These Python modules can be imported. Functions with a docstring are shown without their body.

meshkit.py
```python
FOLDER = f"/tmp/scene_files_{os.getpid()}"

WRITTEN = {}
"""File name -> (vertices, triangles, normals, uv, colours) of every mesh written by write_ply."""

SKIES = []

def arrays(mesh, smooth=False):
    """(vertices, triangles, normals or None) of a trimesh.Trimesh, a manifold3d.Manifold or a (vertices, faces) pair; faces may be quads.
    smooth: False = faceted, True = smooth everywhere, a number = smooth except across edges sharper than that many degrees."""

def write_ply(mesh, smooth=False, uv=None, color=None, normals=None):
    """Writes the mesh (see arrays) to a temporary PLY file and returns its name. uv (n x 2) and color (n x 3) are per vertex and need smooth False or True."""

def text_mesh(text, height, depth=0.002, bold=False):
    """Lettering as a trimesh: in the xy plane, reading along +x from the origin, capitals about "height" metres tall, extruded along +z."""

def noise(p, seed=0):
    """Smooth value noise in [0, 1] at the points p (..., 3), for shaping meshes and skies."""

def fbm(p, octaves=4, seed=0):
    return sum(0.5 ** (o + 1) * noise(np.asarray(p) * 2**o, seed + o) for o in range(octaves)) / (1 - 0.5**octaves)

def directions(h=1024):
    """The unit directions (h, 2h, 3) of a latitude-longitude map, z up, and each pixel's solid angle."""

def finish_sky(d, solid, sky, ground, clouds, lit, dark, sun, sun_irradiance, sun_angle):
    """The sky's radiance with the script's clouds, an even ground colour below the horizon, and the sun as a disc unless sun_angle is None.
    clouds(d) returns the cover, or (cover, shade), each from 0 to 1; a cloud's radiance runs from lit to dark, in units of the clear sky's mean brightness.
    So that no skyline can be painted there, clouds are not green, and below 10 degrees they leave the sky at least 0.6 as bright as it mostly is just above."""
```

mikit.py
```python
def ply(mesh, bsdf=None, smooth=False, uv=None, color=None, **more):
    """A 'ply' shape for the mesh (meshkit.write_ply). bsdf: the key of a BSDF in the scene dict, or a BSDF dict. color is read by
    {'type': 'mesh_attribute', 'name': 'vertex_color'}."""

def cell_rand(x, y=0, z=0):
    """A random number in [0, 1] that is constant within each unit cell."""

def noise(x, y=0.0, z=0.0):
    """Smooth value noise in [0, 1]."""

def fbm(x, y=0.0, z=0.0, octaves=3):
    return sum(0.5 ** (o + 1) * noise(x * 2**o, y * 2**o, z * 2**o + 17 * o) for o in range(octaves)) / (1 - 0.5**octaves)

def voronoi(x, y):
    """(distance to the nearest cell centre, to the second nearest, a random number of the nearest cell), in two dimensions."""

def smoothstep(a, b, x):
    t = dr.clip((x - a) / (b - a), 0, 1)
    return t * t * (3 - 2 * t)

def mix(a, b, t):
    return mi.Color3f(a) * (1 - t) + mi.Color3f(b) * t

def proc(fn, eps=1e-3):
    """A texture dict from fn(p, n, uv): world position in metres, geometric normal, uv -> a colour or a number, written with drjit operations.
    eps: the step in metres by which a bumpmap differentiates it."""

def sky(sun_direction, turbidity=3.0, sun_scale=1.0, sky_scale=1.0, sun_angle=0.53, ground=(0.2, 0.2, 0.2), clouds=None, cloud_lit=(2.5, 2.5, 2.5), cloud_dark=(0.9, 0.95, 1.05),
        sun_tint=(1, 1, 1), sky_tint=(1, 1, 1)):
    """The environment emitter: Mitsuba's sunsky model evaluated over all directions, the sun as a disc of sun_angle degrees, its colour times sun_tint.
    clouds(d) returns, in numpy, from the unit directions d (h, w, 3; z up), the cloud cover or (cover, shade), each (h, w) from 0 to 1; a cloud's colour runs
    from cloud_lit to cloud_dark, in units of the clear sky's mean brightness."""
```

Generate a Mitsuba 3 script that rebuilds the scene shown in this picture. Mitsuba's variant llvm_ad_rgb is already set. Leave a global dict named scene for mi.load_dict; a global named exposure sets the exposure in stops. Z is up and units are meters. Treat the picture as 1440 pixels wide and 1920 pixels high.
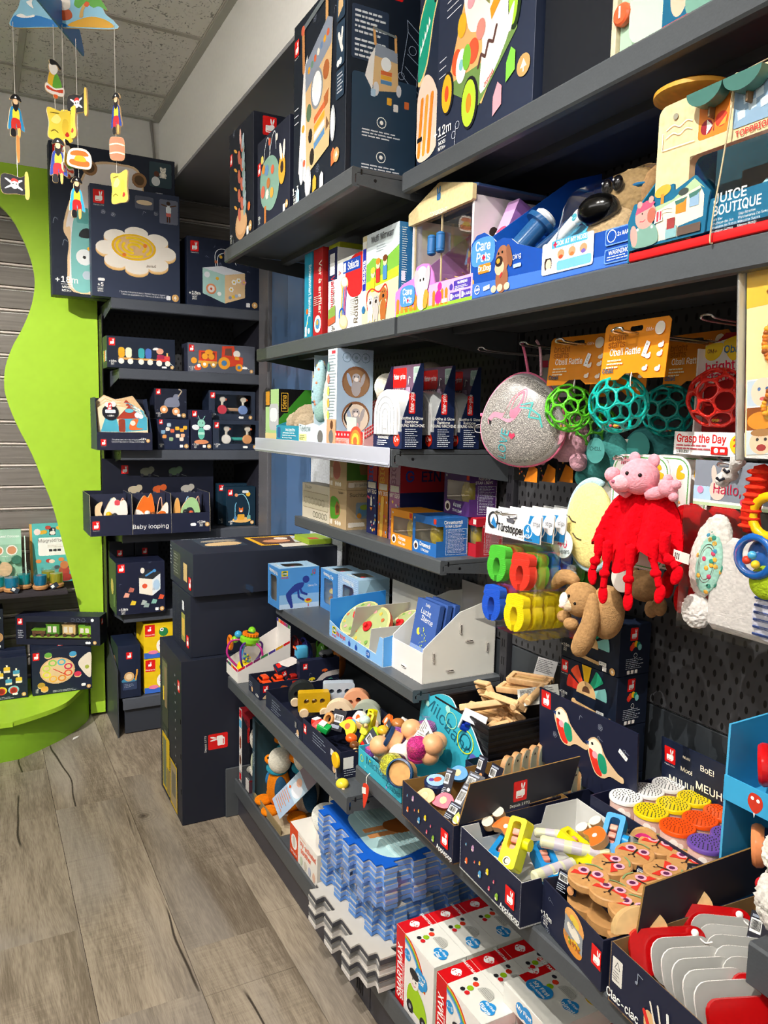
import math,random
import numpy as np,trimesh,mitsuba as mi,drjit as dr,mikit,meshkit,mapbox_earcut
from shapely.geometry import Polygon,LineString,Point,box as sbox
from shapely import affinity
from shapely.ops import unary_union
from mikit import noise,fbm,smoothstep,mix,cell_rand,proc
random.seed(7)
T4=mi.ScalarTransform4f
scene,labels={},{}
FWD,UP,EYE=np.array([0.4681,0.8763,-0.1139]),np.array([0.0349,0.1106,0.9932]),np.array([0,0,1.55])
scene['camera']={'type':'perspective','fov':53.13,'fov_axis':'x','near_clip':0.05,'far_clip':60.0,
'to_world':T4().look_at(EYE.tolist(),(EYE+FWD).tolist(),UP.tolist())}
exposure=0.0
WARM,NEUT=(1.0,0.90,0.77),(1.0,0.95,0.88)
def spot(name,pos,aim,power,cut=48,beam=26,tint=NEUT):
 scene[name]={'type':'spot','to_world':T4().look_at(list(pos),list(aim),[0,1,0.01]),'cutoff_angle':cut,'beam_width':beam,
'intensity':{'type':'rgb','value':[power*t for t in tint]}}
spot('track_spot_shelving',(-0.75,0.94,3.02),(0.92,1.95,2.0),8,34,22)
spot('track_spot_near',(-0.35,0.50,3.02),(1.0,1.02,0.62),19,38,17)
spot('track_spot_back',(-1.60,0.90,3.02),(0.50,4.10,1.10),62,20,12)
spot('track_spot_low',(-0.60,1.9,3.02),(0.85,2.25,0.60),13,36,22)
spot('track_spot_aisle',(-0.45,1.0,3.02),(0.35,1.9,0.0),5,44,22,WARM)
def panel_light(name,x,y,sx,sy,p):
 scene[name]={'type':'rectangle','to_world':T4().translate([x,y,3.085]).rotate([1,0,0],180).scale([sx/2,sy/2,1]),
'bsdf':{'type':'diffuse','reflectance':{'type':'rgb','value':0.8}},
'emitter':{'type':'area','radiance':{'type':'rgb','value':[p,p*.97,p*.92]}}}
 labels[name]={'label':'square white luminous ceiling panel above the aisle','category':'ceiling light'}
panel_light('ceiling_light',-0.9,-1.2,1.2,.6,8)  # unseen ceiling panel added for soft fill light
for n_,to_,e_ in(('window_1',T4().translate([-.6,-2.44,1.5]).rotate([1,0,0],-90).scale([1.3,1.0,1]),.35),('window_2',T4().translate([-1.945,.6,2.74]).rotate([0,1,0],90).scale([.28,2.2,1]),4.6)):  # unseen glowing rectangles added as soft fill, not real windows
 scene[n_]={'type':'rectangle','to_world':to_,'bsdf':{'type':'diffuse','reflectance':{'type':'rgb','value':0.5}},'emitter':{'type':'area','radiance':{'type':'rgb','value':[e_,e_*.98,e_*.94]}}}
labels['window_2']={'kind':'structure','label':'shop window to the left of the camera'}
labels['window_1']={'kind':'structure','label':'shop window behind the camera'}
def pk(c):
 """#rrggbb as a uv pair that the finishes unpack: six bits per channel"""
 c=c.lstrip('#')
 if len(c)==3:c=''.join(a+a for a in c)
 r,g,b=(int(c[i:i+2],16)*63//255 for i in(0,2,4))
 return((r*64+g+.5)/4096,(b+.5)/64)
def unpk(uv):
 k=dr.floor(uv.x*4096);r=dr.floor(k/64);g=k-64*r;b=dr.floor(uv.y*64)
 return mi.Color3f(r/63,g/63,b/63)**2.2
def two(b):return{'type':'twosided','b':b}
COL=proc(lambda p,n,uv:unpk(uv))
def fin(name,rough,spec=.5,tex=COL,bump=None,**kw):
 b={'type':'principled','base_color':tex,'roughness':rough,'specular':spec,**kw}
 if bump:b={'type':'bumpmap','arbitrary':bump[0],'scale':bump[1],'b':b}
 scene[name]=two(b)
fin('paper',.48,.4)
fin('matte',.9,.2)
fin('gloss',.18,.5)
fin('satin',.38,.45)
fin('shelfpaint',.42,.45,proc(lambda p,n,uv:unpk(uv)*(.93+.14*fbm(p.x*400,p.y*400,p.z*400,2))))
fin('plush',1.0,.1,proc(lambda p,n,uv:unpk(uv)*(.72+.5*fbm(p.x*260,p.y*260,p.z*260,2))),sheen=.5,
bump=(proc(lambda p,n,uv:fbm(p.x*520,p.y*520,p.z*520,2),eps=.0008),.0016))
def woodtex(p,n,uv):
 g=noise(p.x*40+3*noise(p.x*9,p.y*9,p.z*9),p.y*160,p.z*160)
 h=noise(p.x*230,p.y*230,p.z*60)
 return unpk(uv)*(.82+.2*g+.12*h)
fin('wood',.5,.35,proc(woodtex))
fin('glitter',.35,.6,proc(lambda p,n,uv:unpk(uv)*(.35+2.2*cell_rand(p.x*700,p.y*700,p.z*700)**3)))
scene['chrome']=two({'type':'roughconductor','alpha':.18,'specular_reflectance':{'type':'rgb','value':.62}})
scene['clear']={'type':'thindielectric','int_ior':1.38}
scene['clearsolid']={'type':'dielectric','int_ior':1.45}
def liquid(name,c):scene[name]={'type':'principled','base_color':{'type':'rgb','value':c},'roughness':.05,'spec_trans':.6,'specular':.5}
def It(v,f,c):return(np.asarray(v,float),np.asarray(f,int),c)
def rot(rx=0,ry=0,rz=0):
 a,b,c=np.radians([rx,ry,rz])
 X=np.array([[1,0,0],[0,math.cos(a),-math.sin(a)],[0,math.sin(a),math.cos(a)]])
 Y=np.array([[math.cos(b),0,math.sin(b)],[0,1,0],[-math.sin(b),0,math.cos(b)]])
 Z=np.array([[math.cos(c),-math.sin(c),0],[math.sin(c),math.cos(c),0],[0,0,1]])
 return Z@Y@X
def tr(it,t=(0,0,0),r=(0,0,0),s=1.0):
 if isinstance(it,list):return[tr(i,t,r,s) for i in it]
 f=it[1][:,::-1] if np.prod(np.broadcast_to(s,3))<0 else it[1]
 return((it[0]*np.broadcast_to(s,3))@rot(*r).T+np.asarray(t,float),f,it[2])
def flat(v,f,c):
 v,f=np.asarray(v,float),np.asarray(f,int)
 return(v[f].reshape(-1,3),np.arange(f.size).reshape(-1,3),c)
def quads(q):q=np.asarray(q);return np.vstack([q[:,[0,1,2]],q[:,[0,2,3]]])
def B(x0,y0,z0,x1,y1,z1,c,r=0):
 lo,hi=np.minimum([x0,y0,z0],[x1,y1,z1]).astype(float),np.maximum([x0,y0,z0],[x1,y1,z1]).astype(float)
 if not r:
  v=np.array([[(lo,hi)[i][0],(lo,hi)[j][1],(lo,hi)[k][2]] for i in(0,1) for j in(0,1) for k in(0,1)])
  return flat(v,quads([[0,1,3,2],[4,6,7,5],[0,4,5,1],[2,3,7,6],[0,2,6,4],[1,5,7,3]]),c)
 r=min(r,(hi-lo).min()*.49)
 pts,key=[],{}
 for i in(0,1):
  for j in(0,1):
   for k in(0,1):
    s=np.array([i,j,k]);cor=np.where(s,hi,lo);inn=np.where(s,hi-r,lo+r)
    for a in range(3):
     q=inn.copy();q[a]=cor[a];key[(i,j,k,a)]=len(pts);pts.append(q)
 F=[]
 def tri(a,b,c_):
  n=np.cross(pts[b]-pts[a],pts[c_]-pts[a]);m=(pts[a]+pts[b]+pts[c_])/3-(lo+hi)/2
  F.append([a,b,c_] if n@m>0 else[a,c_,b])
 for a in range(3):
  b,d=[x for x in range(3) if x!=a]
  for s in(0,1):
   q=[]
   for(u,w) in((0,0),(1,0),(1,1),(0,1)):
    ix=[0,0,0];ix[a],ix[b],ix[d]=s,u,w;q.append(key[(*ix,a)])
   tri(q[0],q[1],q[2]);tri(q[0],q[2],q[3])
  for u in(0,1):
   for w in(0,1):
    e=[]
    for s in(0,1):
     ix=[0,0,0];ix[a],ix[b],ix[d]=s,u,w;e.append((key[(*ix,b)],key[(*ix,d)]))
    tri(e[0][0],e[0][1],e[1][1]);tri(e[0][0],e[1][1],e[1][0])
 for i in(0,1):
  for j in(0,1):
   for k in(0,1):tri(*(key[(i,j,k,a)] for a in range(3)))
 return It(pts,F,c)
def lathe(prof,c,n=20,crease=38):
 """profile of (radius, z), bottom to top along the outside"""
 prof=[np.array(p,float) for p in prof];V,F=[],[]
 ang=np.arange(n)*2*math.pi/n;cs,sn=np.cos(ang),np.sin(ang)
 def ring(p):V.append(np.stack([p[0]*cs,p[0]*sn,np.full(n,p[1])],1));return len(V)-1
 prev=None
 for i in range(len(prof)-1):
  d=prof[i+1]-prof[i]
  if i==0:a=ring(prof[0])
  else:
   e=prof[i]-prof[i-1]
   t=abs(math.degrees(math.atan2(e[0]*d[1]-e[1]*d[0],e@d)))
   a=ring(prof[i]) if t>crease else prev
  b=ring(prof[i+1]);j=np.arange(n);k=(j+1)%n
  F+=[np.stack([a*n+j,a*n+k,b*n+k],1),np.stack([a*n+j,b*n+k,b*n+j],1)]
  prev=b
 return It(np.vstack(V),np.vstack(F),c)
def align(it,p0,p1):
 """z axis of the item from p0 towards p1"""
 p0,p1=np.asarray(p0,float),np.asarray(p1,float);z=(p1-p0)/np.linalg.norm(p1-p0)
 x=np.cross([0,1,0] if abs(z[1])<.9 else[1,0,0],z);x/=np.linalg.norm(x);R=np.stack([x,np.cross(z,x),z],1)
 if isinstance(it,list):return[(i[0]@R.T+p0,i[1],i[2]) for i in it]
 return(it[0]@R.T+p0,it[1],it[2])
def cyl(p0,p1,r,c,n=16,r1=None,bev=0):
 h=float(np.linalg.norm(np.subtract(p1,p0)));r1=r if r1 is None else r1
 pr=[(0,0),(r-bev,0),(r,bev),(r1,h-bev),(r1-bev,h),(0,h)] if bev else[(0,0),(r,0),(r1,h),(0,h)]
 return align(lathe(pr,c,n),p0,p1)
_ico={k:trimesh.creation.icosphere(k,1.0) for k in(1,2,3,4)}
def sph(c3,r,c,sub=2,rr=(0,0,0)):
 m=_ico[sub];return tr((np.array(m.vertices),np.array(m.faces),c),c3,rr,r)
def tube(pts,r,c,n=7,closed=False):
 p=np.asarray(pts,float);rad=np.broadcast_to(np.asarray(r,float),(len(p),))
 t=np.roll(p,-1,0)-np.roll(p,1,0) if closed else np.gradient(p,axis=0)
 t/=np.linalg.norm(t,axis=1,keepdims=True)+1e-12
 a=np.cross(t[0],[0,0,1] if abs(t[0][2])<.9 else[1,0,0]);A=[]
 for q in t:a=a-q*(a@q);a/=np.linalg.norm(a)+1e-12;A.append(a.copy())
 A=np.array(A);Bn=np.cross(t,A);ang=np.arange(n)*2*math.pi/n
 v=p[:,None]+rad[:,None,None]*(np.cos(ang)[None,:,None]*A[:,None]+np.sin(ang)[None,:,None]*Bn[:,None])
 m=len(p);i,j=np.meshgrid(np.arange(m if closed else m-1),np.arange(n),indexing='ij');i2=(i+1)%m
 f=quads(np.stack([i*n+j,i*n+(j+1)%n,i2*n+(j+1)%n,i2*n+j],-1).reshape(-1,4));v=v.reshape(-1,3)
 if not closed:
  for e,s in((0,-1),(m-1,1)):
   v=np.vstack([v,p[e]+t[e]*s*rad[e]*.5]);k=len(v)-1
   q=e*n+np.arange(n);w=np.stack([q,np.roll(q,-1),np.full(n,k)],1);f=np.vstack([f,w if s>0 else w[:,::-1]])
 return It(v,f,c)
def curve(pts,k=6,closed=False):
 """Catmull-Rom through the points"""
 p=np.asarray(pts,float);n=len(p);out=[]
 for i in range(n if closed else n-1):
  a,b,c,d=(p[j%n] if closed else p[min(max(j,0),n-1)] for j in(i-1,i,i+1,i+2))
  for s in np.arange(k)/k:out.append(.5*(2*b+(c-a)*s+(2*a-5*b+4*c-d)*s*s+(3*b-a-3*c+d)*s**3))
 if not closed:out.append(p[-1])
 return np.array(out)
def polys(g):return[q for q in getattr(g,'geoms',[g]) if q.geom_type=='Polygon' and q.area>1e-9]
def tri2(g):
 V,F,o=[],[],0
 for q in polys(g):
  rings=[np.array(r.coords)[:-1] for r in(q.exterior,*q.interiors)];v=np.vstack(rings)
  f=mapbox_earcut.triangulate_float64(v,np.cumsum([len(r) for r in rings]).astype(np.uint32)).reshape(-1,3).astype(int)
  a,b,c=v[f[:,0]],v[f[:,1]],v[f[:,2]];s=(b[:,0]-a[:,0])*(c[:,1]-a[:,1])-(b[:,1]-a[:,1])*(c[:,0]-a[:,0])
  f[s<0]=f[s<0][:,::-1];V.append(v);F.append(f+o);o+=len(v)
 return(np.vstack(V),np.vstack(F)) if V else(np.zeros((0,2)),np.zeros((0,3),int))
def ext(g,h,c,side=None,z0=0.0):
 """2D shape extruded z0..z0+h; caps flat, sides creased at corners"""
 if not hasattr(g,'geom_type'):g=Polygon(g)
 if not g.is_valid:g=g.buffer(0)
 if not polys(g):return[]
 v,f=tri2(g);out=[]
 top=np.c_[v,np.full(len(v),z0+h)];bot=np.c_[v,np.full(len(v),z0)]
 out=[It(np.vstack([top,bot]),np.vstack([f,f[:,::-1]+len(v)]),c)]
 V,F,o=[],[],0
 for q in polys(g):
  for k,r in enumerate((q.exterior,*q.interiors)):
   p=np.array(r.coords)[:-1]
   if(Polygon(p).exterior.is_ccw)!=(k==0):p=p[::-1]
   d=np.roll(p,-1,0)-p;e=np.roll(d,1,0);n=len(p)
   sharp=np.abs(np.arctan2(e[:,0]*d[:,1]-e[:,1]*d[:,0],(e*d).sum(1)))>.6
   cur=None;first=None
   for i in range(n+1):
    s=sharp[i%n]
    if i==0 or s or i==n:
     new=o;V+=[[*p[i%n],z0],[*p[i%n],z0+h]];o+=2
     if i==0:first=new
     nxt=new
     if cur is not None:
      end=new
      if i==n and not s:end=first
      F+=[[cur,end,end+1],[cur,end+1,cur+1]]
      if s and i<n:V+=[[*p[i],z0],[*p[i],z0+h]];nxt=o;o+=2
     cur=nxt
    else:
     V+=[[*p[i],z0],[*p[i],z0+h]];F+=[[cur,o,o+1],[cur,o+1,cur+1]];cur=o;o+=2
 out.append(It(V,F,side or c));return out
def rrect(w,h,r,x=0,y=0,k=4):
 r=min(r,w/2-1e-6,h/2-1e-6);return sbox(x+r,y+r,x+w-r,y+h-r).buffer(r,quad_segs=k) if r>0 else sbox(x,y,x+w,y+h)
def FX(it):return tr(it,r=(90,0,0))
_used={}
def num(k):
 n=_used.get(k,0);_used[k]=n+1
 return k if n==0 else f'{k}_{n:03d}'
def normals(v,f):
 n=np.zeros_like(v);q=np.cross(v[f[:,1]]-v[f[:,0]],v[f[:,2]]-v[f[:,0]])
 for k in range(3):np.add.at(n,f[:,k],q)
 l=np.linalg.norm(n,axis=1,keepdims=True);return np.where(l>1e-14,n/np.maximum(l,1e-14),[0,0,1.0])
def flatten(x):
 for i in x:
  if isinstance(i,list):yield from flatten(i)
  elif i is not None:yield i
def emit(key,finish,items,M=None,**more):
 V,F,N,U,o=[],[],[],[],0
 for v,f,c in flatten(items):
  if len(f)==0:continue
  if M is not None:v=v@M[:3,:3].T+M[:3,3]
  V.append(v);F.append(f+o);N.append(normals(v,f));o+=len(v)
  U.append(np.tile(pk(c),(len(v),1)) if isinstance(c,str) else c)
 path=meshkit.write_ply((np.vstack(V),np.vstack(F)),uv=np.vstack(U),normals=np.vstack(N))
 scene[key]={'type':'ply','filename':path,'face_normals':False,'bsdf':{'type':'ref','id':finish} if isinstance(finish,str) else finish,**more}
 return key
NEST={'lid_slot':'lid','cap_label':'cap','groove':'dome','screw':'red_board','butterfly_print':'disc','tag_print':'tag','eye':'head','nose':'head','beak':'head','muzzle':'head','ear_lining':'ear','stitching':'face','rim_stripe':'tray','flap_notch':'carton','badge_print':'carton','knob':'body','cloud':'tub','print':'card','price':'card','tooth_mark':'body','header_print':'header'}
SPLIT={'ear','foot','paw','wheel','wing','side_panel','side_wall','wall','roof','door_edge','strap','eye','window','tongue','divider','teether','duck','bead_ball','base_deck'}
class Thing:
 def __init__(s,name,label,cat,pos=(0,0,0),rz=0,group=None,r=None,kind=None):
  s.k=num(name);s.M=np.eye(4);s.M[:3,:3]=rot(*(r or(0,0,0))) if rz==0 else rot(0,0,rz)@rot(*(r or(0,0,0)));s.M[:3,3]=pos
  d={}
  if label:d['label']=label
  if cat:d['category']=cat
  if group:d['group']=group
  if kind:d['kind']=kind
  if d:labels[s.k]=d
 def add(s,part,finish,*items,parent=None,label=None,kind=None,**more):
  if part in SPLIT and len(items)>1:
   for i in items:k=s.add(part,finish,i,parent=parent,label=label,kind=kind,**more)
   return k
  if part and part.endswith('_print') and not parent:
   for q in(part[:-6],'carton'):
    if f'{s.k}__{q}' in scene:parent=f'{s.k}__{q}';break
  if part and not parent and part in NEST and f'{s.k}__{NEST[part]}' in scene:parent=f'{s.k}__{NEST[part]}'
  k=s.k if part is None else num(f'{parent or s.k}__{part}')
  if label:labels.setdefault(k,{})['label']=label
  if kind:labels.setdefault(k,{})['kind']=kind
  return emit(k,finish,items,s.M,**more)
def struct(name,finish,*items,label=None):
 k=num(name);emit(k,finish,items);labels[k]={'kind':'structure',**({'label':label} if label else{})};return k
def sub(parent,part,finish,*items,label=None):
 k=num(f'{parent}__{part}');emit(k,finish,items)
 if label:labels[k]={'label':label}
 return k
_txt={}
def text2(s,bold):
 if(s,bold) not in _txt:
  m=meshkit.text_mesh(s,1.0,.01,bold);v,f=np.array(m.vertices),np.array(m.faces)
  up=np.cross(v[f[:,1]]-v[f[:,0]],v[f[:,2]]-v[f[:,0]])[:,2]>1e-9
  f=f[up&(v[f][:,:,2].min(1)>.005)];u,inv=np.unique(f,return_inverse=True)
  _txt[(s,bold)]=(v[u][:,:2],inv.reshape(-1,3))
 return _txt[(s,bold)]
RED,WHT,NAVY,BLK='#d8201f','#f4f3ef','#23273a','#141416'
class Art:
 def __init__(s,w=0,h=0,bg=None):
  s.w,s.h,s.L=w,h,[]
  if bg:s.r(0,0,w,h,bg)
 def g(s,geom,c):s.L.append((geom,c));return s
 def r(s,x0,y0,x1,y1,c,rad=0):return s.g(rrect(x1-x0,y1-y0,rad,x0,y0),c)
 def c(s,x,y,r,c,k=6):return s.g(Point(x,y).buffer(r,quad_segs=k),c)
 def e(s,x,y,rx,ry,c,a=0):return s.g(affinity.rotate(affinity.scale(Point(x,y).buffer(1,quad_segs=6),rx,ry),a,origin=(x,y)),c)
 def p(s,pts,c):return s.g(Polygon(pts).buffer(0),c)
 def b(s,pts,c,k=5):return s.g(Polygon(curve(pts,k,True)).buffer(0),c)
 def l(s,pts,w,c,sm=False):return s.g(LineString(curve(pts,6) if sm else pts).buffer(w/2,quad_segs=2,cap_style=1),c)
 def ring(s,x,y,r,w,c):return s.g(Point(x,y).buffer(r,quad_segs=6).difference(Point(x,y).buffer(r-w,quad_segs=6)),c)
 def t(s,txt,x,y,h,c=WHT,bold=False,a=0,al='c',sx=1.0):
  v,f=text2(txt,bold);v=v*[h*sx,h];w=v[:,0].max() if len(v) else 0
  v=v-[{'c':w/2,'l':0,'r':w}[al],0]
  q=math.radians(a);v=v@np.array([[math.cos(q),math.sin(q)],[-math.sin(q),math.cos(q)]])+[x,y]
  s.L.append(((v,f),c));return s
 def lines(s,x,y,w,n,dy,c,th=None,seed=1):
  rnd=random.Random(seed)
  for i in range(n):
   q=x;yy=y-i*dy;end=x+w*rnd.uniform(.75,1)
   while q<end-.1*w:
    k=w*rnd.uniform(.06,.2);s.r(q,yy,min(q+k,end),yy+(th or dy*.42),c);q+=k+w*.025
  return s
 def put(s,o,x=0,y=0,k=1.0,a=0,fx=1):
  q=math.radians(a);m=[k*fx*math.cos(q),-k*math.sin(q),k*fx*math.sin(q),k*math.cos(q),x,y]
  for g,c in o.L:
   if isinstance(g,tuple):v=g[0]@np.array([[m[0],m[2]],[m[1],m[3]]])+[x,y];s.L.append(((v,g[1][:,::-1] if fx<0 else g[1]),c))
   else:s.L.append((affinity.affine_transform(g,m),c))
  return s
 def items(s,clip=None):
  out=[];clip=clip if clip is not None else(sbox(0,0,s.w,s.h) if s.w else None)
  for i,(g,c) in enumerate(s.L):
   z=.0004+.00012*min(i,14)+.000004*i
   if isinstance(g,tuple):v,f=g
   else:
    if clip is not None:g=g.intersection(clip)
    v,f=tri2(g)
   if len(f):out.append((np.c_[v*.01,np.full(len(v),z)],f,c))
  return out
def on(art,face,w=0,d=0,h=0):
 """print items placed on a face of the w x d x h box at the thing's origin (front at y=0)"""
 it=art.items()
 def mp(fn):return[(fn(v),f,c) for v,f,c in it]
 X,Y,Z=(lambda v:v[:,0]),(lambda v:v[:,1]),(lambda v:v[:,2])
 return{'front':lambda:mp(lambda v:np.c_[X(v),-Z(v),Y(v)]),'right':lambda:mp(lambda v:np.c_[w+Z(v),X(v),Y(v)]),
'left':lambda:mp(lambda v:np.c_[-Z(v),d-X(v),Y(v)]),'top':lambda:mp(lambda v:np.c_[X(v),Y(v),h+Z(v)])}[face]()
def rabbit(red=RED,white=WHT,dep=False):
 """the red maker's badge with a white rabbit, 1 wide"""
 a=Art();a.r(0,0,1,1.25,red,.09)
 a.r(.2,.2,.72,.66,white,.05);a.r(.52,.3,.84,.72,white,.1);a.e(.6,.92,.055,.2,white,8);a.e(.76,.93,.055,.2,white,-14)
 a.r(.28,.26,.62,.31,red)
 if dep:a.t('Depuis 1970',.5,-.2,.11,WHT)
 return a
RB,RBD=rabbit(),rabbit(dep=True)
def stamp(a,x,y,r):a.c(x,y,r,'#c79a63').p([(x-r*.1,y-r*.6),(x+r*.1,y-r*.6),(x+r*.1,y-r*.2),(x+r*.5,y-r*.2),(x,y+r*.6),(x-r*.5,y-r*.2),(x-r*.1,y-r*.2)],'#f1e2c8')
def age(a,x,y,h,s='+18m'):a.t(s,x,y,h,WHT,True);a.r(x-h*.9,y-h*.35,x+h*.9,y-h*.28,WHT);a.t('MOIS',x,y-h*1.0,h*.4,WHT,True);a.t('MTH+',x,y-h*1.6,h*.4,WHT,True)
def price(a,x,y,w,ang=0,txt='€ 9.99'):b=Art();b.r(-w/2,-w*.19,w/2,w*.19,'#f2f1ec',w*.06);b.t(txt,0,-w*.07,w*.16,'#333');a.put(b,x,y,1,ang)
def doodles(a,n,seed,c='#8f97a8',sz=1.2,x0=0,y0=0,x1=None,y1=None):
 rnd=random.Random(seed)
 for i in range(n):
  x,y,k=rnd.uniform(x0,x1 or a.w),rnd.uniform(y0,y1 or a.h),rnd.randint(0,2)
  if k==0:
   for j in range(5):q=j*1.257;a.ring(x+sz*.4*math.cos(q),y+sz*.4*math.sin(q),sz*.3,sz*.07,c)
  elif k==1:a.l([(x,y),(x+sz*.3,y+sz),(x+sz*.9,y+sz*.7)],sz*.08,c,True)
  else:a.ring(x,y,sz*.35,sz*.08,c);a.l([(x+sz*.3,y),(x+sz*1.3,y-sz*.4)],sz*.07,c)
def prints(t,w,d,h,**faces):
 for f,a in faces.items():
  if a:t.add(f'{f}_print','paper',on(a,f,w,d,h))
def carton(name,label,pos,rz,w,d,h,col=NAVY,group=None,cat='box',fin='paper',r=None,**faces):
 t=Thing(name,label,cat,pos,rz,group,r=r);t.add('carton',fin,B(0,0,0,w,d,h,col,.0015));prints(t,w,d,h,**faces);return t
def panel(pts,th,c,side=None):return FX(ext(Polygon(pts),th,c,side))
def traybox(t,w,d,hf,hb,col,inner,hs=None,th=.003,part='tray',header=0,cut=None):
 """open display box: front wall hf high, back wall hb, sides sloping between; header: a taller back card"""
 out,th2=[],th/2
 out+=[B(0,0,0,w,th2,hf,col),B(0,th2,0,w,th,hf,inner)]
 hb2=hb+header
 out+=[B(0,d-th,0,w,d-th2,hb2,inner),B(0,d-th2,0,w,d,hb2,col)]
 sd=hs or[(0,0),(d,0),(d,hb),(d*.55,hb),(d*.25,hf),(0,hf)]
 for x,c in((0,col),(th2,inner),(w-th,inner),(w-th2,col)):
  for it in ext(Polygon(sd),th2,c):v=it[0];out.append((np.c_[v[:,2]+x,v[:,0],v[:,1]],it[1],c))
 out.append(B(th,th,0,w-th,d-th,th,inner))
 t.add(part,'paper',out)
# ================================================================ the room
def floortex(p,n,uv):
 w,L=.264,1.22
 i=dr.floor((p.x+.030)/w);off=cell_rand(i,3,1)*L
 j=dr.floor((p.y+off)/L);sx,sy=cell_rand(i,j,5)*40,cell_rand(i,j,9)*40
 x,y=p.x+sx,p.y+sy
 wob=.05*noise(x*5,y*1.6)+.012*noise(x*22,y*6)
 broad=fbm((x+wob)*12,y*2.2,0,3);mid=fbm((x+wob)*90,y*9,2,3);fine=noise((x+wob)*520,y*40)
 cross=noise(x*22,y*230)*smoothstep(.52,.72,noise(x*9,y*2.4))
 k=.5*broad+.32*mid+.2*fine+.10*cross
 col=mix((.155,.122,.088),(.40,.335,.255),smoothstep(.22,.88,k))
 col=mix(col,(.34,.31,.28),smoothstep(.55,.8,fbm(x*6,y*1.2,7,2))*.45)
 xr=(x+wob*1.4)*3.4
 crack=smoothstep(.018,.004,dr.abs(xr-dr.floor(xr)-.5))*smoothstep(.56,.64,noise(x*2,y*2.6,4))
 kx,ky=(x*3.2),(y*1.1);fx,fy=kx-dr.floor(kx)-.5,ky-dr.floor(ky)-.5
 rr=dr.sqrt(dr.square(fx*3.2)+dr.square(fy*9));has=dr.select(cell_rand(dr.floor(kx),dr.floor(ky),8)>.62,1.0,0.0)
 knot=has*smoothstep(.30,.05,rr)+has*.35*smoothstep(.9,.3,rr)*(.5+.5*dr.sin(rr*44))
 col=mix(col,(.035,.026,.02),dr.clip(.95*crack+.62*knot,0,1))
 return col*(.84+.16*cell_rand(i,j,2))
fin('planks',.46,.4,proc(floortex))
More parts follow.
